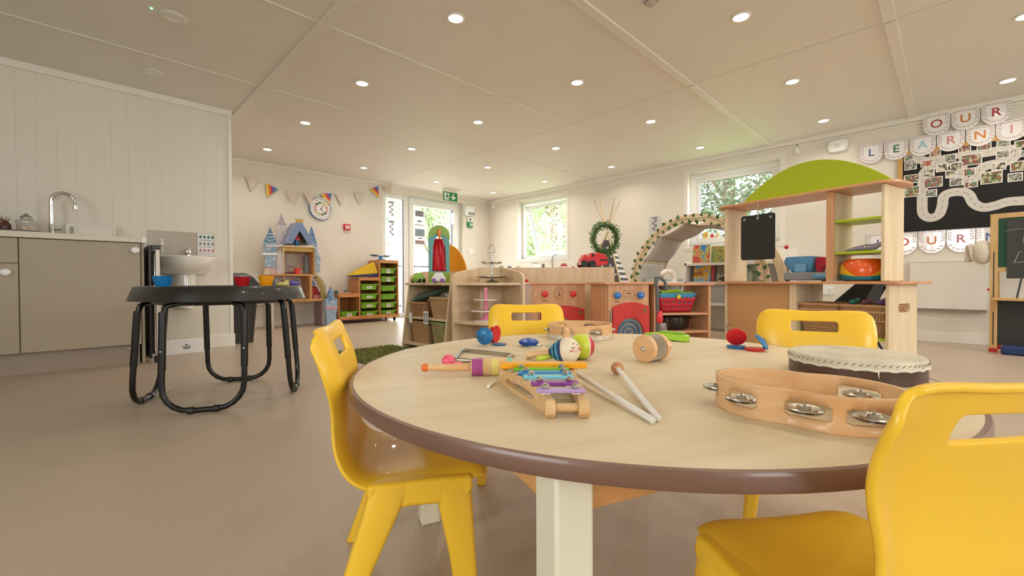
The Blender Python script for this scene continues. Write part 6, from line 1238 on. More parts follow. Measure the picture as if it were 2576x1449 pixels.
pennant_string('lower string of letter flags spelling JOURNEY under the pinboard', [('J', 2180, 2238, 588, 642, '#4a5c94'), ('O', 2240, 2308, 583, 641, '#c4504e'), ('U', 2310, 2379, 579, 637, '#cc7f2c'), ('R', 2381, 2454, 573, 634, '#c87c88'), ('N', 2456, 2534, 568, 630, '#5a6aa4'), ('E', 2536, 2620, 562, 626, '#2f7050'), ('Y', 2622, 2712, 555, 622, '#d08026')], .008, 0)
# ------------------------------------------------------------------ easel
el_ = uz(2498, 885, 0); rz = R(-98); ea = thing('easel', 'pine children\'s easel with chalkboards and red tipped legs at the right edge', 'easel', (el_.x, el_.y, 0), rz)
PL = wood('easel_pine', '#d8b27a', '#c99f62', stretch=(10, 10, 1.2)); CHB = mat('chalk_grey', '#3c3e3b', .6, noise=.15, nscale=18)
for x_ in (0, .58):
    build('leg', MB().box(x_-.022, x_+.022, -.012, .012, .03, 1.125), PL, ea, local=True, bev=.002); build('foot_cap', MB().box(x_-.024, x_+.024, -.014, .014, 0, .032), RED, ea, local=True, bev=.002)
    build('slot', MB().box(x_-.003, x_+.003, -.0135, -.012, .42, .82).box(x_-.003, x_+.003, -.0135, -.012, .06, .33), BLK, ea, local=True)
    bl = Matrix.Translation((x_, .012, 1.1)) @ Matrix.Rotation(R(14), 4, 'X'); build('rear_leg', MB().box(-.018, .018, 0, .02, -1.10, 0, bl), PL, ea, local=True, bev=.002); build('foot_cap', MB().box(x_-.02, x_+.02, .255, .30, 0.0, .032), RED, ea, local=True, bev=.002)
build('top_rail', MB().box(.022, .56, -.012, .012, 1.085, 1.125), PL, ea, local=True, bev=.002); build('mid_rail', MB().box(.022, .56, -.012, .012, .655, .69), PL, ea, local=True, bev=.002)
build('green_board', MB().box(.022, .558, -.004, .008, .69, 1.085), mat('board_green', '#1f5238', .6), ea, local=True)
cb2 = build('chalkboard', MB().box(.07, .52, -.028, -.014, .60, 1.07), CHB, ea, local=True, bev=.001)
b = MB(); b.tube([(.06, -.0295, .98), (.13, -.0295, .99), (.17, -.0295, .985), (.155, -.0295, .90), (.165, -.0295, .85), (.19, -.0295, .82)], .002, seg=4); b.tube([(.11, -.0295, .73), (.125, -.0295, .77), (.13, -.0295, .80), (.15, -.0295, .81)], .003, seg=4); b.tube([(.105, -.0295, .725), (.15, -.0295, .728), (.20, -.0295, .73), (.22, -.0295, .78), (.2, -.0295, .81)], .003, seg=4); build('chalk_drawing', b, mat('chalk_line', '#9a9a95', .8), cb2, local=True)
build('tray_shelf', MB().box(.0, .58, -.13, .02, .425, .445), PL, ea, local=True, bev=.002); build('lower_board', MB().box(.022, .558, -.002, .01, .06, .42), mat('dark_board', '#2c2d2b', .6), ea, local=True)
build('clip', MB().box(-.04, -.022, .04, .06, .50, .52), RED, ea, local=True)
b = MB(); b.tube([(.13, -.08, .446), (.145, -.05, .56), (.15, -.03, .60)], .006, seg=8); solo('paint_brush', Ellipsis and MB().cyl(tuple(WM[ea.name] @ Vector((.13, -.08, .447))), tuple(WM[ea.name] @ Vector((.15, -.035, .60))), .006), BLK, 'black handled brush standing on the easel tray', 'brush')
wh = thing('cloth_hat', 'white crumpled cloth hat hanging on the left side of the easel', 'hat', tuple(WM[ea.name] @ Vector((-.05, .02, .72))), rz)
b = MB(); b.sphere((-.02, .02, .10), .075, (.9, .8, 1.35), seg=18); build('crown', b, mat('cloth_white', '#d8cfbe', .8, bump=.6, bscale=40), wh, local=True); b = MB(); b.grid([[(-.08-.03*r_/5, -.0+.012*math.sin(c*1.3+r_), .15-.11*r_/5-.03*c/6) for c in range(7)] and [(-.07-.045*c/6, -.03+.012*math.sin(c*1.3+r_), .16-.14*r_/5) for c in range(7)] for r_ in range(6)]); build('flap', b, mat('cloth_beige', '#c9bca4', .8), wh, local=True, solid=.002)
b = MB(); q = WM[ea.name]; b.prism(rrect(.05, .5, -.14, -.04, .03), 0, .07, q); solo('blue_bag', b, mat('navy_bag', '#22386e', .6, noise=.2), 'dark blue fabric bag lying on the floor under the easel', 'bag', bev=.015)
# ------------------------------------------------------------------ activity table
TCX, TCY, TR, TZ = .802, .489, .529, .42
at_ = thing('activity_table', 'round maple topped children\'s table with brown edge and cream legs', 'table', (TCX, TCY, 0), R(-45+24))
def dl2(u, v): return (u, v)
build('tabletop', MB().lathe([(0, TZ-.019), (TR-.008, TZ-.019), (TR-.007, TZ), (0, TZ)], 128), wood('table_maple', '#e6d4b4', '#dcc8a6', rough=.46, stretch=(1.0, 8, 8), scale=2.2, coat=0), at_, local=True)
build('edge_band', MB().lathe([(TR-.009, TZ-.0205), (TR-.002, TZ-.020), (TR, TZ-.016), (TR, TZ-.004), (TR-.002, TZ-.0002), (TR-.0075, TZ+.0002)], 128, caps=False), mat('brown_edge', '#7a5848', .35, coat=.2), at_, local=True)
HA = .325
for sx in (-1, 1):
    for sy in (-1, 1): build('leg', MB().box(sx*HA-.024, sx*HA+.024, sy*HA-.024, sy*HA+.024, 0, TZ-.02), CREAM, at_, local=True, bev=.004)
APR = wood('apron_pine', '#dba870', '#cf965c', stretch=(1.5, 8, 8))
for k in range(4):
    M_ = Matrix.Rotation(PI/2*k, 4, 'Z'); build('apron', MB().box(-HA+.0245, HA-.0245, -HA-.012, -HA+.010, TZ-.085, TZ-.0195, M_), APR, at_, local=True, bev=.002)
# ------------------------------------------------------------------ yellow chairs
PROF = [(.132, .232, .108), (.134, .250, .118), (.114, .261, .126), (.053, .256, .132), (-.018, .252, .136), (-.066, .254, .137), (-.096, .268, .134), (-.111, .296, .124), (-.115, .330, .112), (-.111, .365, .110), (-.113, .398, .120), (-.118, .425, .129), (-.1235, .445, .131), (-.126, .4535, .131), (-.1275, .4585, .131), (-.1325, .4715, .131), (-.138, .4845, .130), (-.140, .489, .129), (-.1435, .498, .127), (-.148, .507, .122), (-.155, .513, .113), (-.164, .511, .107)]
US = [-1, -.965, -.88, -.70, -.45, -.39, -.345, -.15, 0, .15, .345, .39, .45, .70, .88, .965, 1]
def chair(label, loc, face):
    t = thing('school_chair', label, 'chair', loc, math.atan2(face[1], face[0])-PI/2, 'yellow plastic chairs around the round table')
    rows_ = []
    for i, (y, z, hw) in enumerate(PROF):
        p0, p1 = PROF[max(i-1, 0)], PROF[min(i+1, len(PROF)-1)]; ty, tz = p1[0]-p0[0], p1[1]-p0[1]; L_ = math.hypot(ty, tz); ny, nz = -tz/L_, ty/L_      # points back on the backrest, down under the seat
        row = []
        up_ = min(1, max(0, (z-.27)/.1)) if i > 5 else 0
        for u in US:
            e = max(0, (abs(u)-.70)/.30); fl_ = .024*e**2.2*(.6+.4*up_)*(1, .85, .6, .35, .2)[max(0, i-(len(PROF)-5))] ; dish = .007*(1-abs(u)**2)
            row.append((u*hw, y+ny*(fl_+dish), z+nz*(fl_+dish)))
        rows_.append(row)
    b = MB(); b.grid(rows_, skip=lambda i, j: i in (14, 15) and 5 <= j <= 10)
    # rounder hole: also drop the neighbour row between inner columns
    s = build('shell', b, YEL, t, local=True, solid=.008, sub=2)
    s.modifiers['solidify'].offset = 0
    def sec(c, wx, wy, n=10):
        return [(c[0]+wx/2*math.copysign(abs(math.cos(a))**.55, math.cos(a)), c[1]+wy/2*math.copysign(abs(math.sin(a))**.55, math.sin(a)), c[2]) for a in [2*PI*(k+.5)/n for k in range(n)]]
    for sx in (-1, 1):
        b = MB(); b.loft([sec((sx*.118, .062, .252), .034, .066), sec((sx*.124, .069, .215), .036, .062), sec((sx*.134, .081, .12), .032, .046), sec((sx*.146, .094, .0), .026, .036)]); build('leg', b, YEL, t, local=True, bev=.003)
        b = MB(); b.loft([sec((sx*.120, -.036, .252), .034, .072), sec((sx*.128, -.050, .215), .036, .064), sec((sx*.143, -.088, .12), .032, .046), sec((sx*.160, -.136, .0), .026, .036)]); build('leg', b, YEL, t, local=True, bev=.003)
        b = MB(); b.loft([[(sx*.104, y_, z0), (sx*.140, y_, z0), (sx*.136, y_, .253), (sx*.104, y_, .253)] for y_, z0 in ((-.076, .236), (-.054, .205), (-.01, .212), (.036, .212), (.075, .200), (.100, .232))]); build('side_rail', b, YEL, t, local=True, bev=.006, seg=3)
    return t
chair('yellow plastic chair on the near left side of the round table, seen side on', (.474, .751, 0), (.84, -.54))
def dirw(D, L): v = dl(D, L)-dl(0, 0); return (v.x, v.y)
chair('yellow plastic chair in the near right foreground, seen from behind', tuple(dl(.500, .392)), dirw(.99, -.13))
chair('yellow plastic chair on the far left side of the round table, facing the camera', tuple(dl(1.37, .052)), dirw(-1, .02))
chair('yellow plastic chair on the far right side of the round table beside the drum', tuple(dl(1.165-.155*.87, .803-.155*.5)), dirw(-.87, -.50))
# ------------------------------------------------------------------ instruments
def T(px_, py_, z=TZ): return uz(px_, py_, z)
WDL = wood('light_toy_wood', '#e2bd8c', '#d3a870', stretch=(6, 6, 6)); WDM = wood('orange_toy_wood', '#e8bf90', '#dca873', rough=.35, stretch=(3, 3, 14)); HID = mat('drum_skin', '#d9cfb8', .7, noise=.2, nscale=22)
TINM = mat('jingle_tin', '#c6c3bb', .22, metal=1)
def ring_frame(name, parent, rf, n, z0, z1, slots, ma, th, rz=0):
    """drum shell on a plan curve rf(a) with slots = list of (centre angle, half angle)"""
    H = z1-z0; zr = [z0, z0+.0015, z0+H*.28, z0+H*.32, z0+H*.38, z0+H*.62, z0+H*.68, z0+H*.72, z1-.0015, z1]
    rows_ = [[(rf(2*PI*k/n)*math.cos(2*PI*k/n), rf(2*PI*k/n)*math.sin(2*PI*k/n), z) for k in range(n)] for z in zr]
    def sk(i, j):
        if i < 2 or i > 6: return False
        a = 2*PI*(j+.5)/n
        for c, h_ in slots:
            d = abs((a-c+PI) % (2*PI)-PI)
            if d < h_ and not ((i in (2, 6)) and d > h_*.88): return True
        return False
    b = MB(); b.grid(rows_, wrap=True, skip=sk); return build(name, b, ma, parent, local=True, solid=th)
def jingle(parent, c, r, tilt=0):
    M_ = Matrix.Translation(c) @ Matrix.Rotation(tilt, 4, 'X')
    b = MB()
    for s in (-1, 1): b.lathe([(.001, s*.0032), (r*.35, s*.0045), (r*.45, s*.0022), (r*.8, s*.0028), (r*.9, s*.0014), (r, s*.0010)], 28, M_, caps=False)
    j = build('jingle', b, TINM, parent, local=True, solid=.0005); build('pin', MB().cyl((c[0], c[1], c[2]-.012), (c[0], c[1], c[2]+.012), .0009, seg=6), STEEL, j, local=True)
# front headless tambourine, waisted outline
ft_ = Vector((.655, .130, TZ)); la = math.atan2(.99, -.08); tb_ = thing('tambourine', 'large headless wooden tambourine with waisted frame in front of the drum', 'tambourine', tuple(ft_), la)
def rf1(a):
    e = 1/math.sqrt((math.cos(a)/.101)**2+(math.sin(a)/.072)**2); d = abs(abs((a+PI) % (2*PI)-PI)-R(84)); return e-.013*math.exp(-(d/.42)**2)
S1 = [(R(178), .20), (R(228), .20), (R(275), 0)]
slots = [(R(a), h_) for a, h_ in ((6, .20), (44, .22), (97, .33), (143, .30), (-132, .30))]
ring_frame('frame', tb_, rf1, 160, .0, .042, slots, WDM, .006)
for a, h_ in slots:
    r = rf1(a); jingle(tb_, (r*math.cos(a), r*math.sin(a), .021), .0195)
# hand drum
dm = thing('hand_drum', 'hand drum with dark brown shell and stitched white skin', 'drum', (.995, .122, TZ))
build('shell', MB().lathe([(.0955, 0), (.0985, .001), (.0985, .030), (.0955, .030)], 72, caps=False), wood('dark_shell', '#5a3c2c', '#432b20', stretch=(2, 2, 16)), dm, local=True, solid=.002)
build('skin', MB().lathe([(.0993, .0235), (.0998, .034), (.0975, .0385), (.09, .0388), (0, .0385)], 72, caps=False), HID, dm, local=True)
b = MB(); 
for k in range(64): a = 2*PI*k/64; a2 = a+.05; b.cyl((.1003*math.cos(a), .1003*math.sin(a), .031), (.1003*math.cos(a2), .1003*math.sin(a2), .0345), .0006, seg=4)
build('stitching', b, mat('stitch_brown', '#8a7a60', .7), dm, local=True)
b = MB(); b.tube([(.1001*math.cos(2*PI*k/90), .1001*math.sin(2*PI*k/90), .0255+.0015*math.sin(k*1.7)) for k in range(90)], .0018, closed=True, seg=5); build('skin_hem', b, mat('hem_white', '#e6dfcf', .7), dm, local=True)
b = MB(); b.prism([(-.001, .026), (.002, .026), (.001, .012)], 0, .001, Matrix.Rotation(R(205), 4, 'Z') @ Matrix(((0, 0, 1, .1), (1, 0, 0, 0), (0, 1, 0, 0), (0, 0, 0, 1)))); build('loose_thread', b, mat('hem_white', '#e6dfcf', .7), dm, local=True)
# back tambourine with drum head, upside down
bt_ = thing('tambourine', 'smaller wooden tambourine with studded white skin at the far edge of the table', 'tambourine', (1.085, .795, TZ), R(-45))
sl_ = [(R(a), .20) for a in (0, 60, 120, 180, 238, 290)]
ring_frame('frame', bt_, lambda a: .094, 144, .004, .043, sl_, WDM, .005)
for a, h_ in sl_: jingle(bt_, (.094*math.cos(a), .094*math.sin(a), .0235), .016)
build('skin', MB().lathe([(.0, .0005), (.096, .0005), (.0975, .003), (.0975, .013), (.0965, .0135)], 60, caps=False), mat('skin_white', '#e0d3c0', .6, noise=.1), bt_, local=True); b = MB()
for k in range(20): a = 2*PI*k/20; b.sphere((.098*math.cos(a), .098*math.sin(a), .009), .0028, seg=8)
build('stud', b, CHROME, bt_, local=True)
# xylophone
xy = thing('xylophone', 'small wooden toy xylophone with coloured bars tapering toward the camera', 'xylophone', tuple(dl(.63, .05, TZ)), R(-45))
XM = WM[xy.name].inverted()
def X_(D, L, z): return tuple(XM @ dl(D, L, z))
def rail(p0, p1, h0, h1, th):
    P0, P1 = Vector(X_(*p0, TZ)), Vector(X_(*p1, TZ)); d = P1-P0; L_ = d.length; d.normalize(); n = Vector((-d.y, d.x, 0)); M_ = Matrix(((d.x, 0, n.x, P0.x), (d.y, 0, n.y, P0.y), (0, 1, 0, 0), (0, 0, 0, 1)))
    OUT = [(0, 0), (L_, 0), (L_, h1*.8), (L_*.93, h1)]+[(L_*(.88-.78*k/14), h1+(h0-h1)*k/14+.0022*math.cos(k*PI)) for k in range(15)]+[(L_*.04, h0*.92)]
    cx = L_*.48; hm = (h0+h1)/2; INN = [(cx+L_*.30*math.cos(a), hm*.46+hm*.22*math.copysign(abs(math.sin(a))**.7, math.sin(a))) for a in [2*PI*k/28 for k in range(28)]]
    b = MB(); plate_hole(b, OUT, INN, (cx, hm*.46), -th/2, th/2, M_); return b
rl_ = build('rail', rail((.735, -.020), (.555, .048), .026, .026, .009), WDL, xy, local=True, bev=.001); build('rail', rail((.735, .098), (.555, .088), .026, .026, .009), WDL, xy, local=True, bev=.001)
pq = Vector(X_(.575, .0385, TZ+.012)); b = MB(); b.prism([(-.006, -.009), (.006, -.009), (0, .010)], -.0005, .0012, Matrix.Translation(pq) @ Matrix.Rotation(R(-22), 4, 'Z') @ Matrix.Rotation(R(-90), 4, 'Z') @ Matrix.Rotation(R(-90), 4, 'X') @ Matrix.Rotation(R(180), 4, 'X') if 0 else Matrix.Translation(pq) @ Matrix.Rotation(math.atan2(.068, -.18)+PI/2+R(0), 4, 'Z') @ Matrix.Rotation(PI/2, 4, 'Y') if 0 else Matrix.Translation(pq) @ Matrix(((-.35, 0, -.94, 0), (.94, 0, -.35, 0), (0, 1, 0, 0), (0, 0, 0, 1)))); build('green_mark', b, mat('leaf_mark', '#4fa548', .5), rl_, local=True)
def oct_(r): return [(r*math.cos(PI/8+PI/4*k), r*math.sin(PI/8+PI/4*k)) for k in range(8)]
for L0 in (.0465, .0885):
    M_ = Matrix.Translation(X_(.545, L0-.0065, TZ+.0115)) @ Matrix.Rotation(PI/2, 4, 'Y'); build('end_block', MB().prism(oct_(.0122), 0, .013, M_), WDL, xy, local=True, bev=.0015)
build('axle', MB().cyl(X_(.545, .052, TZ+.0125), X_(.545, .084, TZ+.0125), .0055), WDL, xy, local=True); build('cross_bar', MB().cyl(X_(.728, -.01, TZ+.012), X_(.728, .094, TZ+.012), .005), WDL, xy, local=True)
BARS = [('bar_yellow', '#f5a818', .722, -.020, .122, .011), ('bar_green', '#6fc02c', .697, .002, .090, .008), ('bar_blue', '#1f84c8', .670, .009, .090, .009), ('bar_sky', '#7cc8dc', .643, .016, .090, .009), ('bar_purple', '#8e3c96', .603, .026, .091, .0085), ('bar_lilac', '#b99acb', .563, .031, .0935, .0085)]
for nm, hx, D_, L0, L1, wd in BARS:
    M_ = Matrix.Translation(X_(D_, L0, TZ+.0295)) @ Matrix.Rotation(math.atan2(X_(D_, L1, 0)[1]-X_(D_, L0, 0)[1], X_(D_, L1, 0)[0]-X_(D_, L0, 0)[0]), 4, 'Z')
    lw = L1-L0; th_b = .009 if nm == 'bar_yellow' else .0045
    bar = build('bar', MB().box(0, lw, -wd, wd, -.002, th_b-.002, M_), mat(nm, hx, .35), xy, local=True, bev=.0012)
    dx = .012
    if nm != 'bar_yellow':
        for s in (dx, lw-dx): build('screw', MB().lathe([(.0036, .002), (.0052, .0045), (.0050, .0068), (.0030, .0088), (0, .0094)], 14, M_ @ Matrix.Translation((s, 0, 0))), CHROME, bar, local=True)
    build('felt_pad', MB().box(.006, .018, -wd*.6, wd*.6, -.004, -.002, M_).box(lw-.018, lw-.006, -wd*.6, wd*.6, -.004, -.002, M_), PAPER, bar, local=True)
b = MB(); b.tube([T(1262, 938, TZ+.02), T(1255, 950, TZ+.006), T(1245, 960, TZ+.003), T(1228, 972, TZ+.003)], .0022, rr=[.002, .0018, .0018, .0028]); build('cord', b, PAPER, xy)
# beaters
STK = mat('stick_white', '#ece8e2', .35)
def beater(a, b_, ball, label, br=.0115):
    t = thing('beater', label, 'beater', tuple(a)); build('stick', MB().cyl(a, b_, .0042), STK, t)
    if ball: build('ball', MB().sphere(b_, br, seg=20), wood('ball_wood', '#c98f62', '#b97c50', stretch=(5, 5, 5)), t)
beater(T(1655, 1052, TZ+.0048), T(1553, 926, TZ+.0115), True, 'white beater with wooden ball head whose ball lies in the middle of the table')
beater(T(1650, 1056, TZ+.0048)+Vector((-.004, .002, 0)), T(1437, 932, TZ+.0115), True, 'white beater whose head is hidden behind the xylophone')
# striped maraca
def along(p0, p1):
    d = (p1-p0); L_ = d.length; q = d.to_track_quat('Z', 'Y').to_matrix().to_4x4(); q.translation = p0; return q, L_
m0, m1 = T(1062, 925, TZ+.0135), T(1296, 922, TZ+.016); q, L_ = along(m0, m1); sm = thing('striped_shaker', 'wooden shaker with orange knob and purple, yellow and mint stripes', 'shaker', tuple(T(1180, 935)))
build('knob', MB().sphere((0, 0, .006), .0078, (1, 1, 1), m=q), mat('knob_orange', '#e0702c', .4), sm); build('handle', MB().lathe([(.0055, .010), (.0065, L_*.25), (.0072, L_*.52)], 20, q), WDM, sm)
hd = build('head', MB().lathe([(.004, L_*.52), (.0145, L_*.53), (.0158, L_*.56), (.0158, L_*.97), (.013, L_), (0, L_)], 28, q), WDL, sm)
for a, b_, nm, hx in ((.545, .66, 'stripe_magenta', '#a84a8a'), (.75, .83, 'stripe_yel', '#e6cf7a'), (.915, .97, 'stripe_mint', '#8ccbb0')): build('stripe', MB().lathe([(.0161, L_*a), (.0163, L_*b_)], 28, q, caps=False), mat(nm, hx, .35), hd)
pb_ = thing('pink_shaker', 'pink ball shaker behind the striped shaker handle', 'shaker', tuple(T(1128, 912))); c = T(1128, 908, TZ+.012); build('ball', MB().sphere(c, .0132, seg=20), mat('pink_ball', '#ee5f78', .3), pb_); build('handle', MB().cyl(c+Vector((.004, -.01, -.006)), T(1160, 915, TZ+.005), .0045), mat('pink_ball', '#ee5f78', .3), pb_)
# triangle
tg = [T(1145, 905, TZ+.005), T(1163, 880, TZ+.005), T(1293, 893, TZ+.005), T(1260, 912, TZ+.005)]
b = MB(); b.tube(smooth_path([tg[0], tg[1]], 4)[:-1]+[tg[1]+(tg[2]-tg[1])*.04]+[tg[1].lerp(tg[2], t_) for t_ in (.2, .5, .8, .96)]+[tg[2]+(tg[3]-tg[2])*.1, tg[3]], .0045, seg=12); b.tube([tg[0]+Vector((.004, -.004, 0)), tg[0].lerp(tg[3], .45), tg[0].lerp(tg[3], .8)], .0045, seg=12); solo('triangle', b, mat('steel_bar', '#cfcecb', .18, metal=1), 'steel triangle instrument lying behind the striped shaker', 'triangle')
# clapper discs (castanets)
def disc(c, n, r, ma, M_only=False):
    q = Vector(n).to_track_quat('Z', 'Y').to_matrix().to_4x4(); q.translation = c
    return MB().lathe([(0, .009), (r*.25, .009), (r*.3, .0075), (r*.75, .0055), (r, .001), (r, -.002), (r*.85, -.003), (r*.4, -.0015), (0, -.0012)], 32, q), q
EB = (EYE-T(1230, 860)); EB.z = 0; EB.normalize(); SD = Vector((EB.y, -EB.x, 0))*-1
ca1 = thing('castanet', 'blue and red castanet pair standing on edge at the far left of the table', 'castanet', tuple(T(1232, 868)))
c = T(1219, 868, TZ)+Vector((0, 0, .0243)); b, q = disc(c, EB+SD*-.35, .0235, None); k_ = build('blue_shell', b, BLUE, ca1); build('boss', MB().lathe([(.005, .009), (.0045, .0105), (.002, .0105), (.0018, .008)], 16, q), BLUE, k_)
c2_ = T(1248, 862, TZ)+Vector((0, 0, .0245)); b, q = disc(c2_, EB*-.6+SD*-1.0, .0235, None); build('red_shell', b, RED, ca1); b, q = disc(c2_+Vector((0, 0, -.002))+SD*-.010, EB*.7+SD*.9, .022, None); build('inner_red_shell', b, RED, ca1)
build('elastic', MB().tube([T(1193, 846, TZ+.02), T(1205, 850, TZ+.022), T(1215, 855, TZ+.02)], .0012), BLK, ca1); build('blue_base', MB().lathe([(0, 0), (.017, 0), (.02, .004), (0, .006)], 24, Matrix.Translation(T(1256, 868))), BLUE, ca1)
ca2 = thing('castanet', 'closed royal blue castanet lying flat left of the face maraca', 'castanet', tuple(T(1330, 872))); c = T(1330, 870, TZ)
build('upper_shell', MB().lathe([(.027, .011), (.026, .014), (.015, .019), (.004, .021), (0, .021)], 32, Matrix.Translation(c)), DBLUE, ca2); build('lower_shell', MB().lathe([(0, .001), (.012, .001), (.024, .005), (.027, .010)], 32, Matrix.Translation(c)), DBLUE, ca2); build('clear_rim', MB().lathe([(.020, 0), (.022, 0), (.022, .003), (.020, .003)], 32, Matrix.Translation(c+Vector((.01, -.01, 0)))), mat('clear_plastic', '#d6d6cc', .15, trans=.5), ca2)
ca3 = thing('castanet', 'red and blue castanet propped open, left of the right hand pair', 'castanet', tuple(T(1852, 877)))
c = T(1852, 876, TZ); build('blue_base', MB().lathe([(0, 0), (.02, 0), (.0225, .004), (.0225, .0065), (.018, .006), (0, .005)], 32, Matrix.Translation(c)), BLUE, ca3); E2 = (EYE-c); E2.z = 0; E2.normalize()
b, q = disc(c+E2*-.006+Vector((0, 0, .0285)), E2*-1+Vector((0, 0, .45)), .0235, None); build('red_shell', b, RED, ca3); build('elastic', MB().tube([c+Vector((-.004, .018, .045)), c+Vector((-.006, .022, .055)), c+Vector((-.004, .012, .060))], .0011), mat('elastic_grey', '#4a4f55', .6), ca3)
ca4 = thing('castanet', 'red based castanet with tilted blue shell on the right of the table', 'castanet', tuple(T(1900, 884))); c = T(1899, 882, TZ); E3 = Vector((E2.y, -E2.x, 0))
build('red_base', MB().lathe([(0, 0), (.019, 0), (.0225, .004), (.0225, .0065), (.017, .006), (0, .004)], 32, Matrix.Translation(c)), RED, ca4); b, q = disc(c-E3*.014+Vector((0, 0, .022)), -E3*.85-Vector((0, 0, -.65)), .022, None); build('blue_shell', b, BLUE, ca4); build('hinge_cord', MB().cyl(c-E3*.019, c-E3*.017+Vector((0, 0, .016)), .0014), BLUE, ca4)
# maracas
mf = thing('maraca', 'maraca with white painted face, blue striped neck and wooden handle', 'maraca', tuple(T(1428, 912))); c = T(1429, 912, TZ)+Vector((0, 0, .0262)); hp = T(1325, 893, TZ+.0085)
q, L_ = along(c, hp); build('head', MB().sphere(c, .0262, seg=32), mat('face_cream', '#ecdcc0', .35), mf); nk = build('neck', MB().lathe([(.0255, .008), (.0235, .018), (.015, .032), (.008, .042)], 28, q, caps=False), mat('neck_navy', '#27466e', .4), mf)
build('stripe', MB().lathe([(.0245, .0155), (.0225, .021)], 28, q, caps=False), mat('stripe_sky', '#4fa6c4', .4), nk); build('stripe', MB().lathe([(.0195, .0265), (.0165, .031)], 28, q, caps=False), mat('stripe_sky', '#4fa6c4', .4), nk); build('handle', MB().lathe([(.0068, .040), (.0078, L_*.7), (.009, L_), (.0, L_+.001)], 20, q), WDM, mf)
EV = (EYE-c).normalized(); HV = (c-hp).normalized(); U_ = EV.cross(HV).normalized(); AX = (HV*.78+EV*.6).normalized(); side = AX.cross(Vector((0, 0, 1))).normalized(); upv = side.cross(AX)
def onface(a, u): return c+(AX+side*a+upv*u).normalized()*.0262
sn = onface(0, 0); qq, _ = along(sn-AX*.003, sn+AX*.005); build('snout', MB().lathe([(.007, 0), (.0068, .004), (.005, .0055), (0, .0058)], 20, qq), mat('snout_pink', '#e6c3ae', .4), mf)
b = MB()
for s in (-1, 1): b.sphere(onface(s*.32, .38 if 0 else .12), .0016, seg=8)
b.sphere(onface(.1, .48), .0016, seg=8); b.sphere(onface(-.3, .40), .0016, seg=8)
build('eye', b, INK, mf); b = MB(); b.sphere(onface(.46, -.12), .0028, (1, 1, .7), seg=10); b.sphere(onface(-.50, -.05), .0028, seg=10); build('cheek', b, mat('cheek_red', '#d85a50', .4), mf)
my = thing('maraca', 'yellow green and red maraca lying behind the face maraca', 'maraca', tuple(T(1465, 905))); c = T(1463, 904, TZ)+Vector((0, 0, .0282)); 
d_ = (SD*1.0+EB*-.1).normalized(); d_ = -d_ if (d_.dot(RT) < 0) else d_
q, _ = along(c, c+d_); build('yellow_half', MB().lathe([(.0282*math.sin(a), -.0282*math.cos(a)) for a in [R(112)*k/14 for k in range(15)]], 32, q, caps=False), mat('maraca_lime', '#c9d33a', .35), my); build('red_half', MB().lathe([(.0283*math.sin(a), -.0283*math.cos(a)) for a in [R(112)+R(68)*k/10 for k in range(11)]], 32, q, caps=False), mat('maraca_red', '#cf3a44', .35), my); build('seam_ring', MB().lathe([(.0266, .0098), (.0272, .0102), (.0268, .0118)], 32, q, caps=False), PAPER, my)
p_ = T(1350, 903, TZ+.006); build('handle', MB().cyl(c-d_*.024+Vector((0, 0, -.012)), p_, .0058), mat('maraca_lime', '#c9d33a', .35), my)
b = MB(); c = T(1425, 861, TZ+.008); b.cyl(c+Vector((0, 0, -.007)), c+Vector((0, 0, .03)), .0085, .0095); b.sphere(c+Vector((0, 0, .03)), .0095); solo('wooden_peg', b, WDM, 'short rounded wooden peg standing before the smaller tambourine', 'peg')
b = MB(); c = T(1385, 872, TZ); b.lathe([(0, 0), (.012, 0), (.013, .004), (.006, .008), (0, .008)], 20, Matrix.Translation(c)); solo('clear_counter', b, mat('clear_mint', '#cfd9c4', .2, trans=.4), 'small pale mint plastic disc between the blue castanet and the face maraca', 'disc')
# cabasa
cb_ = thing('cabasa', 'wooden cabasa wrapped in beaded metal chain', 'cabasa', tuple(T(1640, 905))); c0 = T(1618, 912, TZ)+Vector((0, 0, .0285)); ax_ = (RT*.80+FW*.60); ax_.z = 0; ax_.normalize(); q, _ = along(c0, c0+ax_)
build('disc', MB().lathe([(0, 0), (.0265, 0), (.0285, .002), (.0285, .010), (.026, .013), (.0, .013)], 40, q), WDM, cb_); build('screw', MB().sphere(c0-ax_*.0005, .006, (1, 1, 1), seg=14), CHROME, cb_); build('core', MB().lathe([(.0245, .013), (.0245, .045)], 32, q, caps=False), mat('chain_dark', '#5c4f45', .5, metal=.3), cb_)
build('disc', MB().lathe([(0, .045), (.0285, .046), (.0285, .055), (.026, .058), (0, .058)], 40, q), WDM, cb_); build('handle', MB().lathe([(.009, .058), (.011, .09), (.0, .091)], 20, q), WDM, cb_)
b = MB(); BC = mat('bead_steel', '#d5cfc6', .25, metal=.9)
for r_ in range(9):
    for k in range(44):
        a = 2*PI*(k+.5*(r_ % 2))/44; p = Vector((.0258*math.cos(a), .0258*math.sin(a), .0155+.0035*r_)); b.lathe([(0, -.0021), (.0021, 0), (0, .0021)], 5, q @ Matrix.Translation(p))
build('bead_chain', b, BC, cb_, stuff=True)
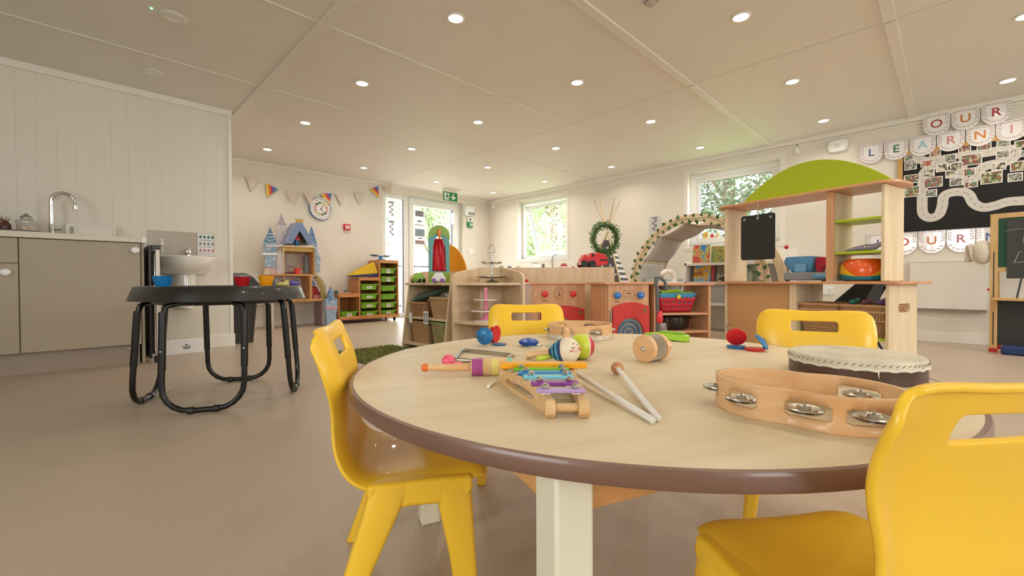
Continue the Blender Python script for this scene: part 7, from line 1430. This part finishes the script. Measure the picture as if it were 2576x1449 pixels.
# green shaker bar
g0, g1 = T(1622, 852, TZ), T(1733, 860, TZ); q, L_ = along(g0, g1); gs = thing('green_clapper', 'lime green flat plastic clapper at the far edge of the table', 'clapper', tuple(g0)); mz = math.atan2((g1-g0).y, (g1-g0).x); Mg = Matrix.Translation(g0) @ Matrix.Rotation(mz, 4, 'Z')
GLM = mat('apple_green', '#a2cf2c', .3); b = MB(); b.loft([[(x, -w_, z0), (x, w_, z0), (x, w_, z1), (x, -w_, z1)] for x, w_, z0, z1 in ((0, .008, .010, .016), (.03, .014, .008, .020), (L_*.5, .016, .004, .021), (L_*.9, .016, .001, .019), (L_, .013, .001, .017))]); build('body', b, GLM, gs, bev=.003) if 0 else None
b = MB(); b.loft([[tuple(Mg @ Vector(p)) for p in ((x, -w_, z0), (x, w_, z0), (x, w_, z1), (x, -w_, z1))] for x, w_, z0, z1 in ((0, .008, .010, .017), (.03, .014, .008, .021), (L_*.5, .016, .004, .022), (L_*.9, .016, .001, .020), (L_, .013, .001, .018))]); build('body', b, GLM, gs, bev=.002); build('strike_plate', MB().box(L_*.35, L_*.9, -.012, .012, .0215, .026, Mg), mat('apple_green2', '#8fc02a', .3), gs, bev=.002)
b = MB()
for s in (.45, .8): b.sphere(Mg @ Vector((L_*s, -.010, .026)), .003, seg=8)
build('rivet', b, CHROME, gs)

c = dpx(4.0, 1978, .59+(706-622)/1100*4.0)
pm = thing('red_pompom', 'small red pompom on a thin wire above the toy till', 'decoration', (c.x, c.y, .586))
build('ball', MB().sphere(c, .018), mat('pom_red', '#c8323c', .7), pm)
build('wire', MB().tube([c, c+Vector((.01, -.01, -.06)), c+Vector((-.005, 0, -.14)), Vector((c.x, c.y, .50))], .0015, seg=5), STEEL, pm)
build('base', MB().cyl((c.x, c.y, 0), (c.x, c.y, .50), .008).cyl((c.x, c.y, 0), (c.x, c.y, .01), .06), BIRCH, pm)
c = uz(1638, -4, CEIL); sd = thing('smoke_detector', 'grey round ceiling detector cut by the top edge of the picture', 'detector', (c.x, c.y, CEIL))
build('body', MB().lathe([(0, -.03), (.03, -.028), (.045, -.015), (.048, 0), (0, 0)], 28), mat('detector_grey', '#c5beb3', .5), sd, local=True)
build('vent_ring', MB().lathe([(.034, -.0275), (.038, -.0235)], 28, caps=False), mat('vent_dark', '#8a857c', .5), sd, local=True)
